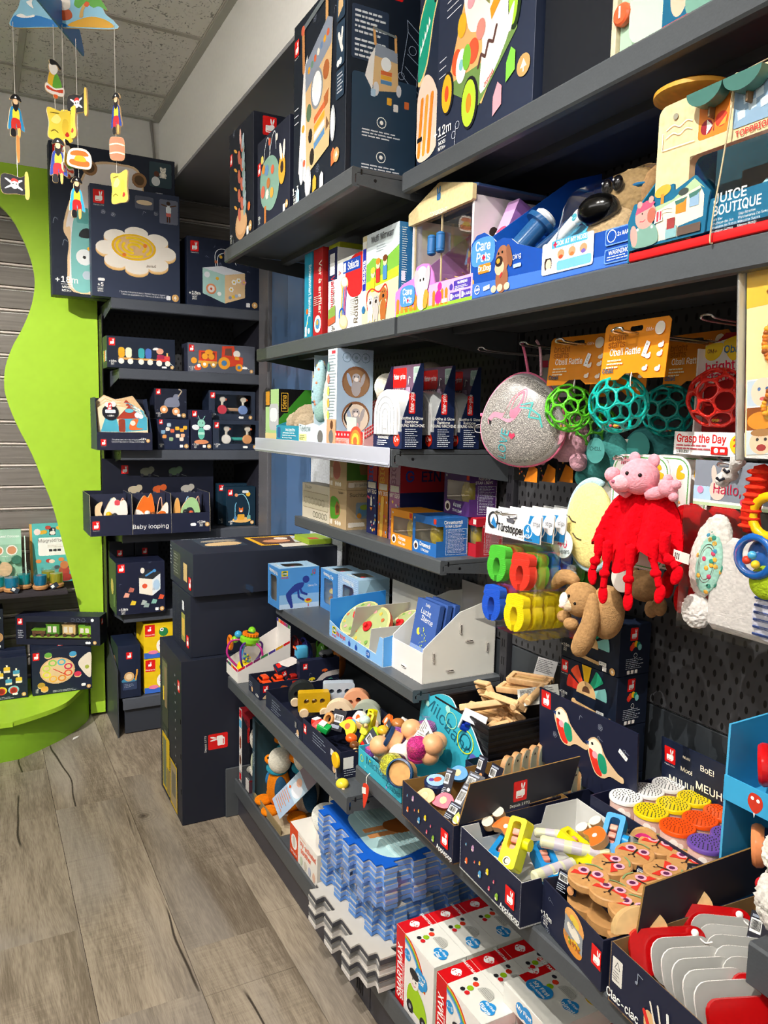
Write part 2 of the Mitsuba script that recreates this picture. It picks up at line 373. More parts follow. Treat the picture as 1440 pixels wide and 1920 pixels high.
fin('tile',.95,.1,proc(lambda p,n,uv:mi.Color3f(.78,.76,.72)*(1-.62*smoothstep(.70,.78,noise(p.x*190,p.y*190))*smoothstep(.4,.6,noise(p.x*60,p.y*60,3)))))
fin('wallpaint',.9,.15,proc(lambda p,n,uv:mi.Color3f(.74,.725,.69)*(.97+.05*fbm(p.x*90,p.y*90,p.z*90,2))))
fin('roughplaster',.95,.1,proc(lambda p,n,uv:mi.Color3f(.62,.66,.72)*(.8+.35*noise(p.x*150,p.y*150,p.z*150))))
fin('peg',.5,.4,proc(lambda p,n,uv:mi.Color3f(.040,.041,.045)*(1-.93*pegholes(p))))
def pegholes(p):
 a,b=(p.y+p.x*0)/.025,p.z/.025
 def grid(u,v):u,v=u-dr.floor(u)-.5,v-dr.floor(v)-.5;return smoothstep(.17,.13,dr.sqrt(u*u+v*v))
 return dr.maximum(grid(a,b*.5),grid(a+.5,b*.5+.5))
fin('pegx',.5,.4,proc(lambda p,n,uv:mi.Color3f(.030,.031,.034)*(1-.93*pegholes(mi.Point3f(p.z*0,p.x,p.z)))))
fin('slatwood',.5,.35,proc(lambda p,n,uv:mix((.135,.118,.105),(.245,.222,.205),fbm(p.x*5,p.z*130+2*noise(p.x*6,p.z*9),0,3))))
fin('greenpaint',.42,.35,proc(lambda p,n,uv:unpk(uv)*(.97+.05*fbm(p.x*30,p.y*30,p.z*30,2))))
GRY,DGR='#4a4e54','#1c1d20'
fl=struct('floor','matte',B(-2.2,-2.6,-.06,1.45,4.45,-.004,'#2a2420'),label='grey-brown wood plank floor of the shop aisle')
W,L=.264,1.22
for i in range(-8,6):
 x0=-.030+i*W
 if x0>1.3 or x0<-1.95:continue
 y={0:3.12-3*L,1:2.742-3*L,2:3.124-3*L,3:2.172-3*L,4:1.894-3*L}.get(i,-1.1-.37*(i%3))
 y-=2*L
 while y<4.3:
  a,b=max(y,-2.5),min(y+L,4.3)
  if b-a>.05:sub(fl,'plank','planks',B(x0+.0006,a+.0006,-.006,x0+W-.0006,b-.0006,0,'#888',.0008))
  y+=L
ce=struct('ceiling','matte',B(-2.2,-2.6,3.115,1.45,4.45,3.2,'#8d8a84'),label='suspended ceiling of speckled mineral tiles')
G=.655
for i in range(-3,2):
 for j in range(-4,7):
  x0,y0=.233+(i-1)*G,3.965+(j-6)*G
  x1,y1=min(x0+G,.905),min(y0+G,4.29)
  if x1-x0>.1 and y1-y0>.05:sub(ce,'ceiling_tile','tile',B(x0+.012,y0+.012,3.095,x1-.012,y1-.012,3.115,'#999',.003))
for i in range(-3,2):
 x=.233+(i)*G
 if x<.9:sub(ce,'grid_bar','satin',B(x-.012,-2.5,3.09,x+.012,4.29,3.115,'#b3b0a9'))
for j in range(-4,7):sub(ce,'grid_bar','satin',B(-1.9,3.965+(j-6)*G-.012,3.091,.905,3.965+(j-6)*G+.012,3.115,'#b3b0a9'))
sub(ce,'edge_trim','satin',B(.882,-2.5,3.086,.912,4.29,3.112,'#a9a69f'),B(-1.9,4.27,3.086,.912,4.296,3.112,'#a9a69f'))
struct('wall_right','wallpaint',B(1.30,-2.6,0,1.42,4.45,3.2,'#fff'),label='white wall behind the right-hand shelving')
struct('trim_1','wallpaint',B(.912,-2.6,2.73,1.32,4.30,3.15,'#fff'),label='boxed-in white bulkhead above the shelving')
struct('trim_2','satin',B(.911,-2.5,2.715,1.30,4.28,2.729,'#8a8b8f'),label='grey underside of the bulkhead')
wb=struct('wall_back','wallpaint',B(-2.2,4.30,0,1.45,4.42,3.2,'#fff'),label='white back wall')
struct('wall_left','wallpaint',B(-2.1,-2.6,0,-1.95,4.45,3.2,'#fff'))
struct('wall_front','wallpaint',B(-2.2,-2.6,0,1.45,-2.45,3.2,'#fff'))
for k in range(24):
 z=.06+k*.1092+.0385
 if z+.1<2.73:
  sub(wb,'slat_panel','slatwood',B(-1.9,4.272,z+.012,1.30,4.30,z+.0972,'#fff',.003))
  sub(wb,'slat_strip','satin',B(-1.9,4.278,z-.0005,1.30,4.297,z+.009,'#d9cdc6',.001))
t=Thing('wall_cable','grey cable running down the white back wall behind the dark boxes','cable')
t.add(None,'matte',tube(curve([(.868,4.29,3.09),(.872,4.29,3.05),(.885,4.288,2.9),(.89,4.288,2.74),(.89,4.288,2.6)]),.007,'#8e8c88'))
wave=[(-1.6,2.55),(-.05,2.60),(.05,2.57),(.143,2.515),(.195,2.46),(.229,2.395),(.262,2.31),(.282,2.206),(.272,2.106),(.245,2.02),(.215,1.952),(.178,1.88),(.146,1.79),(.136,1.71),(.142,1.64),(.18,1.52),(.245,1.371),(.29,1.24),(.334,1.107),(.386,.87),(.434,.641),(.47,.42),(.49,.2)]
wv=np.vstack([curve(wave[1:],5),[[-1.6,.2],[-1.6,2.6]]])
gp=Polygon([(-1.6,.02),(.56,.02),(.56,2.712),(-1.6,2.70)]).difference(Polygon(wv).buffer(0))
gp=gp.difference(sbox(-1.6,.0,.489,.2))
gw=struct('wall_green','greenpaint',[tr(FX(ext(gp,.022,'#a2d13c','#b4dc58')),(0,4.122,0))],B(.538,4.122,.02,.56,4.27,2.71,'#9ccb3a'),label='lime green partition with a wavy cut-out in front of grey slatwall')
t=Thing('display_plinth','low lime green faceted plinth on the floor under the wavy opening','plinth')
t.add('base','greenpaint',ext([(-1.0,3.715),(-.02,3.70),(.132,3.715),(.23,3.785),(.32,3.861),(.40,3.955),(.455,4.04),(.478,4.10),(.487,4.17),(.487,4.262),(-1.0,4.262)],.178,'#86b834'))
t.add('top','greenpaint',tr(ext(Polygon(np.vstack([curve([(-1.0,3.68),(0,3.66),(.12,3.668),(.318,3.786),(.411,3.942),(.465,4.06),(.482,4.12),(.486,4.262)],8),[[-1.0,4.262]]])),.022,'#a2d13c'),(0,0,.178)))
t=Thing('paper_scrap','tiny torn scrap of white paper on the floor by the green plinth','litter',(.37,3.835,.001),30)
t.add(None,'paper',ext([(0,0),(.03,.004),(.05,.016),(.032,.02),(.014,.016)],.002,'#e8e6e0'))
def shelf(label,pos,rz,w,d,c=GRY,lip=.04,ends=(1,1),br=.085,rail=None,name='display_shelf'):
 t=Thing(name,label,'shelf',pos,rz)
 t.add('deck','shelfpaint',B(.001,.012,-.012,w-.001,d,0,c,.001))
 pr=[(0,-lip),(.004,-lip-.004),(.02,-lip-.004),(.02,-lip+.004),(.008,-lip+.006),(.008,-.016),(.014,-.013),(.014,0),(.003,.001),(0,-.003)]
 f=ext(Polygon(pr),w-.002,c)
 t.add('front_lip','shelfpaint',[(np.c_[i[0][:,2]+.001,i[0][:,0],i[0][:,1]],i[1],i[2]) for i in f])
 for e in(0,1):
  if ends[e]:
   x=.0 if e==0 else w-.003
   q=ext(Polygon([(.012,-lip+.002),(d-.01,-br),(d,-br+.01),(d,-.013),(.012,-.013)]),.003,c)
   q=[(np.c_[i[0][:,2]+x,i[0][:,0],i[0][:,1]],i[1],i[2]) for i in q]
   holes=[cyl((x-.0006 if e==0 else x+.003,.06,-.024),(x if e==0 else x+.0036,.06,-.024),.004,BLK,10),B(x+(.003 if e else-.0006),.022,-.016,x+(.0036 if e else 0),.026,-.004,BLK)]
   t.add('bracket','shelfpaint',q,holes)
 t.add('under_beam','shelfpaint',B(.01,d*.42,-.03,w-.01,d*.42+.03,-.012,c))
 if rail:t.add('price_rail','gloss',B(.002,-.006,-.045,w-.004,-.001,.004,rail,.002),B(.002,-.009,-.04,w-.004,-.006,-.034,rail,.001),label='translucent plastic price rail')
 return t
YA,YB,YC=2.69,1.652,.63
shelf('far top grey metal shelf carrying the walker and tower boxes',(.785,YA-.01,2.135),-90,1.02,.485)
shelf('near top grey metal shelf carrying the crocodile and rabbit boxes',(.910,YB-.004,2.135),-90,1.02,.36,br=.05)
shelf('grey metal shelf carrying the upright game boxes',(.905,YA,1.806),-90,1.03,.365)
shelf('grey metal shelf carrying the veterinary and juice toys',(.905,YB-.004,1.806),-90,1.02,.365)
shelf('grey metal shelf with a plastic price rail below the game boxes',(.905,YA,1.488),-90,1.03,.365,rail='#a9abb8')
shelf('narrow grey metal shelf carrying star lights and craft boxes',(1.056,YA,1.20),-90,1.03,.214,lip=.034,br=.05)
shelf('grey metal shelf carrying spinning tops and white card display',(.983,YA,.863),-90,1.03,.287,lip=.03,br=.05)
shelf('low grey metal shelf with trays of small wooden toys',(.798,YA,.612),-90,1.03,.47,lip=.042)
shelf('low grey metal shelf under the row of dark display trays',(.815,YB-.004,.70),-90,1.02,.455,lip=.036)
def base(label,y0,y1):
 t=Thing('base_shelf',label,'shelf')
 t.add('deck','shelfpaint',B(.862,y0,.138,1.27,y1,.15,GRY,.001))
 t.add('front_lip','shelfpaint',B(.855,y0,.098,.866,y1,.158,GRY,.003))
 t.add('kick_plate','shelfpaint',B(.872,y0,.004,.88,y1,.10,'#3a3c41'),[B(.8705,y0+.04+k*.011,.02,.8722,y0+.045+k*.011,.08,BLK) for k in range(4)])
base('grey metal base shelf at floor level under the plush toys',YB+.002,2.80)
base('grey metal base shelf at floor level under the red and white car boxes',YC,YB-.002)
t=Thing('base_end_block','grey metal upright end plate of the base shelf beside the tall dark carton','end plate')
t.add(None,'shelfpaint',B(.822,2.801,0,1.26,2.811,.20,GRY,.003))
for y0,y1,nm in((YB+.02,YA-.005,'far'),(YC+.02,YB-.02,'near')):
 t=Thing('pegboard_panel',f'black perforated back panel of the {nm} shelving bay','pegboard')
 t.add('perforated_sheet','peg',B(1.275,y0,.962,1.285,y1,2.70,'#000',.002))
 t.add('plain_sheet','shelfpaint',B(1.276,y0,.10,1.285,y1,.958,'#34363a',.002))
for y,nm in((YA,'far end of the shelving'),(YB,'joint between the two shelving bays'),(YC,'near edge of the shelving')):
 t=Thing('shelf_post',f'dark slotted steel post at the {nm}','post')
 t.add(None,'shelfpaint',B(1.262,y-.016,0,1.295,y+.016,2.705,'#2e3034',.002),[B(1.2612,y-.006,z,1.2622,y-.003,z+.022,BLK) for z in np.arange(.3,2.6,.05)],[B(1.2612,y+.003,z,1.2622,y+.006,z+.022,BLK) for z in np.arange(.3,2.6,.05)])
shelf('grey metal shelf end at the lower right corner with a white plush on it',(.905,YC-.012,.862),-90,.6,.36,lip=.058,br=.058)
t=Thing('pegboard_panel','black perforated back panel at the right edge of the frame','pegboard')
t.add('perforated_sheet','peg',B(1.275,.0,.962,1.285,YC-.02,2.70,'#000',.002));t.add('plain_sheet','shelfpaint',B(1.276,.0,.10,1.285,YC-.02,.958,'#34363a',.002))
t=Thing('slate_board','tall slate-blue board on the wall beyond the far end of the shelving','board')
t.add(None,'satin',B(1.285,3.10,.02,1.299,3.38,2.6,'#4f6c92',.002),B(1.288,3.38,.02,1.299,3.60,2.6,'#425a7c',.002))
t=Thing('plaster_strip','narrow rough white plaster strip beside the slate-blue board','plaster strip')
t.add(None,'roughplaster',B(1.29,2.72,.02,1.2995,3.098,2.6,'#fff'))
t=Thing('corner_post','grey upright corner post at the right end of the back shelving','post')
t.add(None,'shelfpaint',B(1.27,3.61,0,1.299,3.74,2.6,'#55575b',.003))
BX0,BX1,BY,BB=.578,1.262,3.78,4.25
for z,lb,ow in((2.10,'top back shelf carrying the big flower and cube boxes',1),(1.782,'back shelf carrying the train and tractor boxes',0),(1.402,'back shelf carrying the sound puzzle tray',0),(1.006,'back shelf carrying the looping toy tray',0),(.615,'back shelf carrying the shape sorter box',0)):
 shelf('dark grey metal '+lb,(BX0+(.03 if not ow else .0),BY,z),0,1.292-BX0-(.03 if not ow else 0),.45,c='#4b4f57',lip=.045,br=.10)
t=Thing('perforated_board','black perforated back panel with an upright post behind the back shelves','pegboard')
t.add('perforated_sheet','pegx',B(BX0,BB-.012,.3,1.296,BB-.002,2.10,'#000',.002))
t.add('plain_sheet','shelfpaint',B(BX0,BB-.012,0,1.296,BB-.002,.3,'#24262b',.002))
t=Thing('shelf_post','dark upright steel post at the left end of the back shelving','post');t.add(None,'shelfpaint',B(BX0-.014,BB-.05,0,BX0-.004,BB+.015,2.12,'#26282c',.002))
t=Thing('side_plate','dark metal side plate behind the left end of the back shelves','side plate');t.add(None,'shelfpaint',B(BX0-.014,4.0,.5,BX0-.010,4.195,2.05,'#1d1e22'))
t=Thing('side_plate','dark grey side plate closing the right end of the back shelving','side plate');t.add(None,'shelfpaint',B(1.297,3.745,0,1.2995,4.27,2.6,'#2a2c31'))
t=Thing('floor_unit','dark grey metal base of the back shelving on the floor','shelf base')
t.add('side_panel','shelfpaint',([(np.c_[i[0][:,2]+BX0-.008,i[0][:,0],i[0][:,1]],i[1],i[2]) for i in ext([(3.77,0),(4.19,0),(4.19,.5),(4.05,.42),(3.77,.34)],.006,'#3a3d44')]))
t.add('kick_plate','shelfpaint',B(BX0+.03,3.80,.004,1.296,3.81,.15,'#33363d',.002))
t.add('base_deck','shelfpaint',B(BX0+.02,3.785,.17,1.296,4.22,.185,'#4b4f57',.002))
t.add('front_lip','shelfpaint',B(BX0+.02,3.778,.13,1.296,3.79,.187,'#4b4f57',.003))
# ================================================================ printed cartons
def critter(a,x,y,s,c,kind='bear',c2='#f3ede2',body=True):
 q=Art()
 if body:
  q.e(0,-.75,.48,.55,c).e(0,-.8,.28,.36,c2)
  for i in(-1,1):q.e(i*.4,-1.15,.2,.16,c).e(i*.48,-.62,.14,.3,c,i*28)
 if kind=='rabbit':
  for i in(-1,1):q.e(i*.26,.72,.15,.5,c,-i*10).e(i*.26,.74,.07,.34,'#e7a3a6',-i*10)
 elif kind=='fox':
  for i in(-1,1):q.p([(i*.5,.75),(i*.12,.42),(i*.5,.1)],c)
 elif kind=='dog':
  pass
 else:
  for i in(-1,1):q.c(i*.38,.42,.2,c).c(i*.38,.42,.1,c2)
 q.e(0,0,.52,.46,c)
 if kind=='dog':
  for i in(-1,1):q.e(i*.5,-.02,.15,.4,c2,i*12)
 q.e(0,-.16,.3,.22,c2).e(0,-.08,.09,.06,'#2a2224')
 for i in(-1,1):q.c(i*.2,.1,.055,'#1e1b1e')
 a.put(q,x,y,s)
def wheel(a,x,y,r,c,hub='#f2ece0'):a.c(x,y,r,c).c(x,y,r*.45,hub)
def bars(a,x,y,w,h,n=22,seed=3):
 rnd=random.Random(seed);a.r(x,y,x+w,y+h,'#f2f2ee')
 q=x+w*.06
 while q<x+w*.92:k=rnd.uniform(.012,.04)*w;a.r(q,y+h*.2,q+k,y+h*.9,'#222');q+=k+rnd.uniform(.012,.035)*w
def walkerart(w=33.5,h=46.5):
 a=Art(w,h);doodles(a,5,4,'#6d7486',1.5,2,2)
 a.p([(5,15),(4.2,8),(9,4.5),(11.5,8),(10,36),(7.5,33)],'#eceae6')
 a.l([(7.5,33),(7,43)],1.7,'#c98a57').l([(22.5,36),(22.3,45)],1.7,'#d29a63').l([(6.8,43.4),(22.6,45.6)],1.4,'#6d7278').c(6.8,43.2,1.2,'#d8694a').c(22.5,45.4,1.2,'#d29a63')
 a.p([(8.6,34),(9.8,6),(24.5,9.5),(26,38.5),(23,40)],'#d9b483')
 a.p([(8.6,34),(8.9,27),(25.3,33),(26,38.5),(23,40)],'#8c93a3')
 for i in range(7):a.c(11.2+i*2,31.8+i*.75,.85,['#e2a33a','#6f8f7a','#d76b48','#e8e2d2','#6a85a8','#e2a33a','#d76b48'][i])
 a.e(16.4,25.6,3.9,4.9,'#8b8f98').e(16.4,25.6,3.1,4.1,'#f4f5f5').e(11.3,21.3,1.7,2.2,'#5c7259').e(22.3,28,1.9,2.3,'#b4673c').p([(21,22),(24,23.2),(23.6,19.8),(21.2,19)],'#b4673c')
 for i,c in enumerate(['#d66a3e','#e6a63a','#efe9dc','#5d86b5']):a.p([(14.8,19-i*2.1),(21.6,21-i*2.1),(21.6,19.4-i*2.1),(14.8,17.4-i*2.1)],c)
 a.e(12.4,15.3,1.3,1.8,'#2c2624').e(13.6,9.8,1.5,2.1,'#2c2624').p([(22.6,17),(24.6,14.6),(22.3,13.6)],'#7a5a42')
 for x,y,rx,ry in((6.4,8,1.6,3.4),(11,4.2,2.2,4),(26.6,14,1.5,4.2)):a.e(x,y,rx,ry,'#b9bcc2').e(x-.3,y,rx*.72,ry*.8,'#eceae6')
 a.c(7.5,18.5,1,'#e0a23c').c(8.3,9.6,.9,'#d8694a')
 for x,y,c in((27,4.7,'#d8703f'),(15.4,1.3,'#e4a93c'),(20,1.0,'#e9e6df'),(3.8,1.0,'#a9c3de')):a.p([(x-1.2,y-.6),(x+1.2,y),(x+1.2,y+2.6),(x,y+3.6),(x-1.2,y+2.6)],c)
 for i in range(3):a.l([(1.2,25-i*1.8),(4,25-i*1.8)],.22,'#dfe2ea')
 for y0,y1 in((36,45.8),(25.6,35.5),(18.5,25)):a.r(28.3,y0,33,y1,'#2c3f52',.6)
 a.p([(29,37),(31.8,38.5),(32,44),(29.4,43)],'#d9b483').l([(29.6,33),(31.6,29)],1.2,'#e9e6e0').l([(31.6,33.6),(31,30)],1.0,'#e9e6e0').c(29.4,26.6,.8,WHT).c(30.7,26.8,.8,WHT);a.lines(29,23.8,3.6,6,.8,'#c9cdd6')
 a.put(RBD,1,38.5,3.2);age(a,2.2,3.3,1.7,'1-3');stamp(a,29,6,1.7);return a
def walkerside(w,h):
 a=Art(w,h);a.put(RB,w*.42,h-4.6,6);a.r(1.2,h-20,w-10,h-8,'#2d3c4e',.6)
 a.lines(2,h-9.6,w-12,5,1.15,'#cfd3db',.5).lines(2,h-16,w-12,4,1.15,'#cfd3db',.5,5)
 x=w-8.4;[a.l(p,.16,'#8f9bb0') for p in([(x+2,h-21),(x+6,h-24.6),(x+7.4,h-14),(x+3.6,h-11),(x+2,h-21)],[(x+3.6,h-11),(x+3.4,h-8.4),(x+7.2,h-11),(x+7.4,h-14)],[(x+3,h-19),(x+6.4,h-21.6)],[(x+3.6,h-16),(x+6.8,h-18)])];a.ring(x+5,h-15,1.1,.15,'#8f9bb0').ring(x+6,h-25,1,.15,'#8f9bb0').ring(x+2,h-21.4,.9,.15,'#8f9bb0')
 a.r(1.4,1.5,w-2,24,'#2e4459',.9)
 b=Art();b.p([(2,2),(3.2,0),(9.5,1),(9,10),(3,10.8)],'#d9b483').p([(2.8,8),(9.1,7.4),(9,10),(3,10.8)],'#8c93a3').e(6,6.6,1.4,1.6,'#f3f4f4').p([(.4,3),(2.4,0),(3,10),(1.4,7)],'#eceae6').l([(3,10.6),(2.6,14)],.7,'#d29a63').l([(8.6,10),(8.4,13.4)],.7,'#d29a63').l([(2.6,14),(8.4,13.3)],.55,'#6d7278').e(3.4,.6,.8,1.6,'#d5d6d8').e(9.6,1.2,.7,1.4,'#d5d6d8').r(4.6,2,7.6,2.9,'#5d86b5').r(4.6,3.1,7.6,4,'#e6a63a').r(4.6,4.1,7.6,5,'#d66a3e')
 a.put(b,4.4,20.5,1.0)
 for x,y,c in((6.4,19.2,'#a9c3de'),(10.8,18,'#e4a93c'),(12.6,16.8,'#e9e6df'),(15.6,18,'#d8703f')):a.r(x,y,x+1.3,y+1.7,c,.2)
 for y in(13.6,5.6):a.ring(w*.45,y,1.3,.2,WHT).c(w*.45,y,.5,WHT);a.lines(w*.2,y-2.4,w*.55,3,.7,'#cfd3db',.32)
 return a
def towerart(w,h):
 a=Art(w,h);a.put(RB,.6,h*.72,3);a.e(w*.52,5.5,6.3,4.6,'#c9966a').e(w*.52,6.2,5.4,3.8,'#d9ab80')
 for i in range(8):
  y=9+i*3;a.e(w*.5+(1.6 if i%2 else-1.2),y,1.5,2.3,'#cc6f5c',20).e(w*.68-i*.28,y+1,1.3,2.5,['#8fa6a4','#a9b7c0'][i%2],-24)
  if i%2:a.e(w*.3,y,2,.5,'#e2a24b',-25)
 a.e(w*.5,h-4,1,2.4,'#e9b9b0').c(w*.85,9.5,1.4,'#d8703f').r(w-6.2,1,w-4,3.6,'#e8e6e0',.3);stamp(a,w-2.4,3.2,1.6);age(a,2.4,3.2,1.1,'12+');doodles(a,4,8,'#7f8798',1.2);return a
def towerside(w,h):a=Art(w,h);a.put(RB,3,h-6.6,4.6);return a
def treeart(w,h):
 a=Art(w,h);a.put(RB,.4,h*.62,2.9);a.b([(4,8),(3,15),(7,19),(14,19),(19,15),(19,8),(14,4),(8,5)],'#7fa392');a.r(6.6,-1,8.4,6,'#b7733f')
 for p in([(6,18),(7.5,23),(10,25),(12,20)],[(11,19),(13.5,24),(16,25),(17,20)]):a.l(p,.35,'#dfe3e6',True)
 for x,y,r,c in((6,17,1.3,'#e08a3c'),(9,16,1.6,'#6d90b8'),(14,15,1.3,'#d8694a'),(5.6,10.5,1.8,'#c86a55'),(9.5,9,1.4,'#e8e0d0'),(13.5,8.6,1.5,'#e2a84a'),(11.5,23.5,1.1,'#d8694a'),(17.6,23,1,'#e5ded2'),(5,20,1.2,'#ead26b'),(10.5,12,1.5,'#b7733f')):a.c(x,y,r,c)
 a.e(22,13,2.8,4.2,'#e0a23c').e(22,13.5,1.2,1.6,'#3a2d2a').e(21,18,1,2.6,'#e9dfd8',18).e(23.6,18,1,2.6,'#e9dfd8',-10);a.r(w-4.6,1,w-2.8,3,WHT,.3);stamp(a,w-1.6,2.6,1.1);age(a,2.4,3.2,.9,'12+');return a
carton('tower_box','tall dark box printed with a pink leaf-stacking tower, far end of top shelf',(.80,2.666,2.135),-90,.254,.16,.372,'#1d2130',front=towerart(25.4,37.2),right=towerside(16,37.2))
carton('bead_tree_box','small dark box printed with a green wire-bead tree, beside the leaf tower box',(.802,2.378,2.135),-90,.275,.12,.262,'#252a3b',front=treeart(27.5,26.2))
carton('baby_walker_box','tall dark box printed with a wooden baby walker on the top shelf',(.80,2.068,2.135),-90,.336,.21,.468,'#1c2130',front=walkerart(33.6,46.8),right=walkerside(21,46.8))
def crocart(w,h):
 a=Art(w,h);a.b([(0,20),(4,23),(6.5,32),(9,38),(7.6,43),(5,41),(0,33)],'#e8c98a').b([(0,21),(3.6,23.6),(6,32),(8.4,38),(7.3,42),(5.2,40.4),(0,32)],'#16987c').c(7,35.8,.5,BLK)
 for i in range(5):a.p([(.6+i*.9,26+i*1.2),(1.6+i*.9,27.3+i*1.2),(.9+i*.9,28.6+i*1.2)],WHT)
 a.b([(.2,4),(5,2.4),(9.4,5),(9.8,13),(7,19),(3,21),(0,16)],'#f5d3c0')
 for x,c in((1.2,'#ee8a2c'),(3.4,'#f0a53d'),(5.6,'#ee8a2c')):a.l([(x,4),(x+1.2,16)],1.3,c)
 a.r(.5,7,2.6,8,BLK)
 for y0,k in((33,0),(24,1),(42.5,2)):a.r(10.2,y0,16,y0+8,'#3f5870',.8);a.e(13,y0+4,2.6,3,['#e8e4da','#e3683a','#d9e6e2'][k]).e(13.4,y0+2.6,2.4,1.3,['#1aa17d','#2a9a80','#3fae93'][k])
 a.l([(9.5,2),(12,10),(14,20)],.14,'#aeb7c6',True).l([(11,8),(14,9)],.14,'#aeb7c6').r(5,45.5,6.6,47.4,'#e9e7e0',.3);return a
def bunnyart(w,h):
 a=Art(w,h)
 for i in range(3):a.l([(3.6,31-i*1.5),(9,31.4-i*1.5)],.18,'#dfe2ea').l([(1,20-i*1.7),(3.6,20.2-i*1.7)],.18,'#dfe2ea')
 a.p([(4.5,14),(11.5,32),(19,36),(28,30),(28.6,20),(17.5,6)],'#e9b070').p([(4.5,14),(6,12),(16.5,6),(28.6,16),(27,22),(17,14)],'#6f8f4d')
 a.b([(9.5,33),(12,22.5),(17,19),(17.2,8),(26.5,17),(26,27),(22.5,42),(16,45),(11,41)],'#f6ede6')
 for q,dx in((10,9.5),(-16,21)):a.e(dx,45.5,3,6.5,'#f6ede6',q).e(dx,45.5,1.7,5,'#ef8390',q)
 for x,y in((12.6,33),(18.8,38)):a.e(x,y,1.4,2.2,'#cfa377').e(x,y,.9,1.6,'#181416').c(x+.2,y+.7,.35,WHT)
 for x,y in((12.8,27.3),(20.6,35)):a.c(x,y,1.3,'#f3a3ae')
 a.p([(15.9,33.6),(17,34.2),(16.6,33)],'#e2697a').l([(16.2,32.4),(15.6,31.4),(16.8,31.6)],.2,'#3a2b2d')
 a.p([(17.2,26),(19.6,29),(19.4,24)],'#8c8a4e').p([(19.6,23),(22.6,26),(23.2,23.4),(20.2,20.8)],'#e0992c').e(16.6,20.5,1.6,2,'#d98a7e')
 a.l([(16,13.4),(17,15.6),(18.4,14.6),(19.4,17.2),(21,16.4),(22,19)],.6,'#5d3f3c')
 a.b([(24,28),(27,33),(27.6,29),(26,24.6),(23.6,25)],'#ee6b33').e(14,17.4,2,2.4,'#e85a3c').e(9.7,24,1.6,2.4,'#f2b42e').e(8,17.4,1.8,2.6,'#ea5a33').e(9.8,16,2,3.4,WHT).e(9.8,16.2,.8,1.1,'#86c6c8').e(11.8,17,1.5,2.5,'#7cc242')
 a.e(27.6,21.5,2,5.6,'#23351f').e(27.2,21.5,1.4,4.6,'#a4d63c')
 for x,y,rx,ry,c,d in((4.4,12.4,2,3.9,'#f3b62c','#e8542c'),(13,7.6,2.6,4.6,'#b8e03b','#f08a2c')):a.e(x+.3,y,rx*1.2,ry*1.12,'#1d2027').e(x,y,rx,ry,c).e(x,y,rx*.4,ry*.42,d)
 a.b([(25.6,18.6),(27.6,21),(26.6,16)],'#efe6df')
 for x,y,c in((27,8.5,'#7fd04a'),(23,3.6,'#f09aa8')):a.p([(x-1.4,y-1.4),(x+1.4,y),(x+1.4,y+3.4),(x,y+4.6),(x-1.4,y+2.2)],c)
 stamp(a,31,8.3,2);age(a,3,4.4,1.9,'+12m');a.l([(8,.5),(8.4,4.4)],.16,'#c8cdd8').ring(7.6,3,.8,.14,'#c8cdd8').ring(9,4.6,.8,.14,'#c8cdd8');a.p([(27,36),(31,38),(30,42)],'#e9b070');a.t('Jonod',20,9.6,.9,'#c9584a',True,30);return a
carton('crocodile_toy_box','dark box with a green crocodile print wedged between walker and rabbit boxes',(.945,1.645,2.135),-90,.113,.17,.50,'#1f2b40',front=crocart(11.3,50))
carton('rabbit_walker_box','large dark box printed with a white rabbit baby walker on the near top shelf',(.927,1.530,2.135),-90,.338,.26,.52,'#2a3347',front=bunnyart(33.8,52))
def plainlogo(w,h,x,y,s):a=Art(w,h);a.put(RB,x,y,s);return a
carton('plain_carton','plain black carton on the near top shelf, right of the rabbit box',(.945,1.188,2.135),-90,.183,.25,.42,'#181b24',front=plainlogo(18.3,42,7,26,4))
t=Thing('toy_kitchen','mint green toy oven with an orange dial on the near top shelf','toy kitchen',(.93,1.000,2.135),-90)
t.add('frame','wood',B(0,0,0,.012,.2,.34,'#cfc2a4',.002),B(.012,.004,.0,.115,.2,.006,'#cfc2a4'))
t.add('front','satin',B(.012,.006,.006,.125,.19,.18,'#a9c9ae',.004));t.add('oven_door','satin',FX(ext(rrect(.085,.14,.03,.042,.006),.006,'#b7d4b8')) and tr(FX(ext(rrect(.085,.15,.03,.042,.006),.008,'#b9d6bb')),(0,.006,0)))
t.add('hob','gloss',B(.005,-.002,.18,.125,.2,.19,'#e8e4da',.002),B(.03,.02,.19,.12,.15,.197,'#2a2b2e',.002))
t.add('dial','gloss',cyl((.027,.006,.065),(.027,-.008,.065),.017,'#e2653f',20,bev=.003),B(.0255,-.0095,.058,.0285,-.008,.076,WHT))
def juiceart(w,h):
 a=Art(w,h,'#15607e');a.r(0,0,w,.7,'#e01f22');return a
t=carton('juice_stand_box','teal and red toy box at the top right corner of the photo',(.922,.884,2.135),-90,.24,.2,.2,'#15607e',front=juiceart(24,20).e(3,4,1.6,3,'#f0b39a').b([(4.5,.8),(5,6),(8,6.6),(9.4,.8)],'#6f9a8a').r(11,.8,16,6,'#c9a273'))
def spine(w,h,txt,c2='#fff',hh=None,extra=None):
 a=Art(w,h);a.t(txt,w*.62,h*.86,hh or w*.42,c2,True,-90,'l',sx=min(1,h*.6/max(1e-3,text2(txt,True)[0][:,0].max()*(hh or w*.42))))
 if extra:extra(a)
 return a
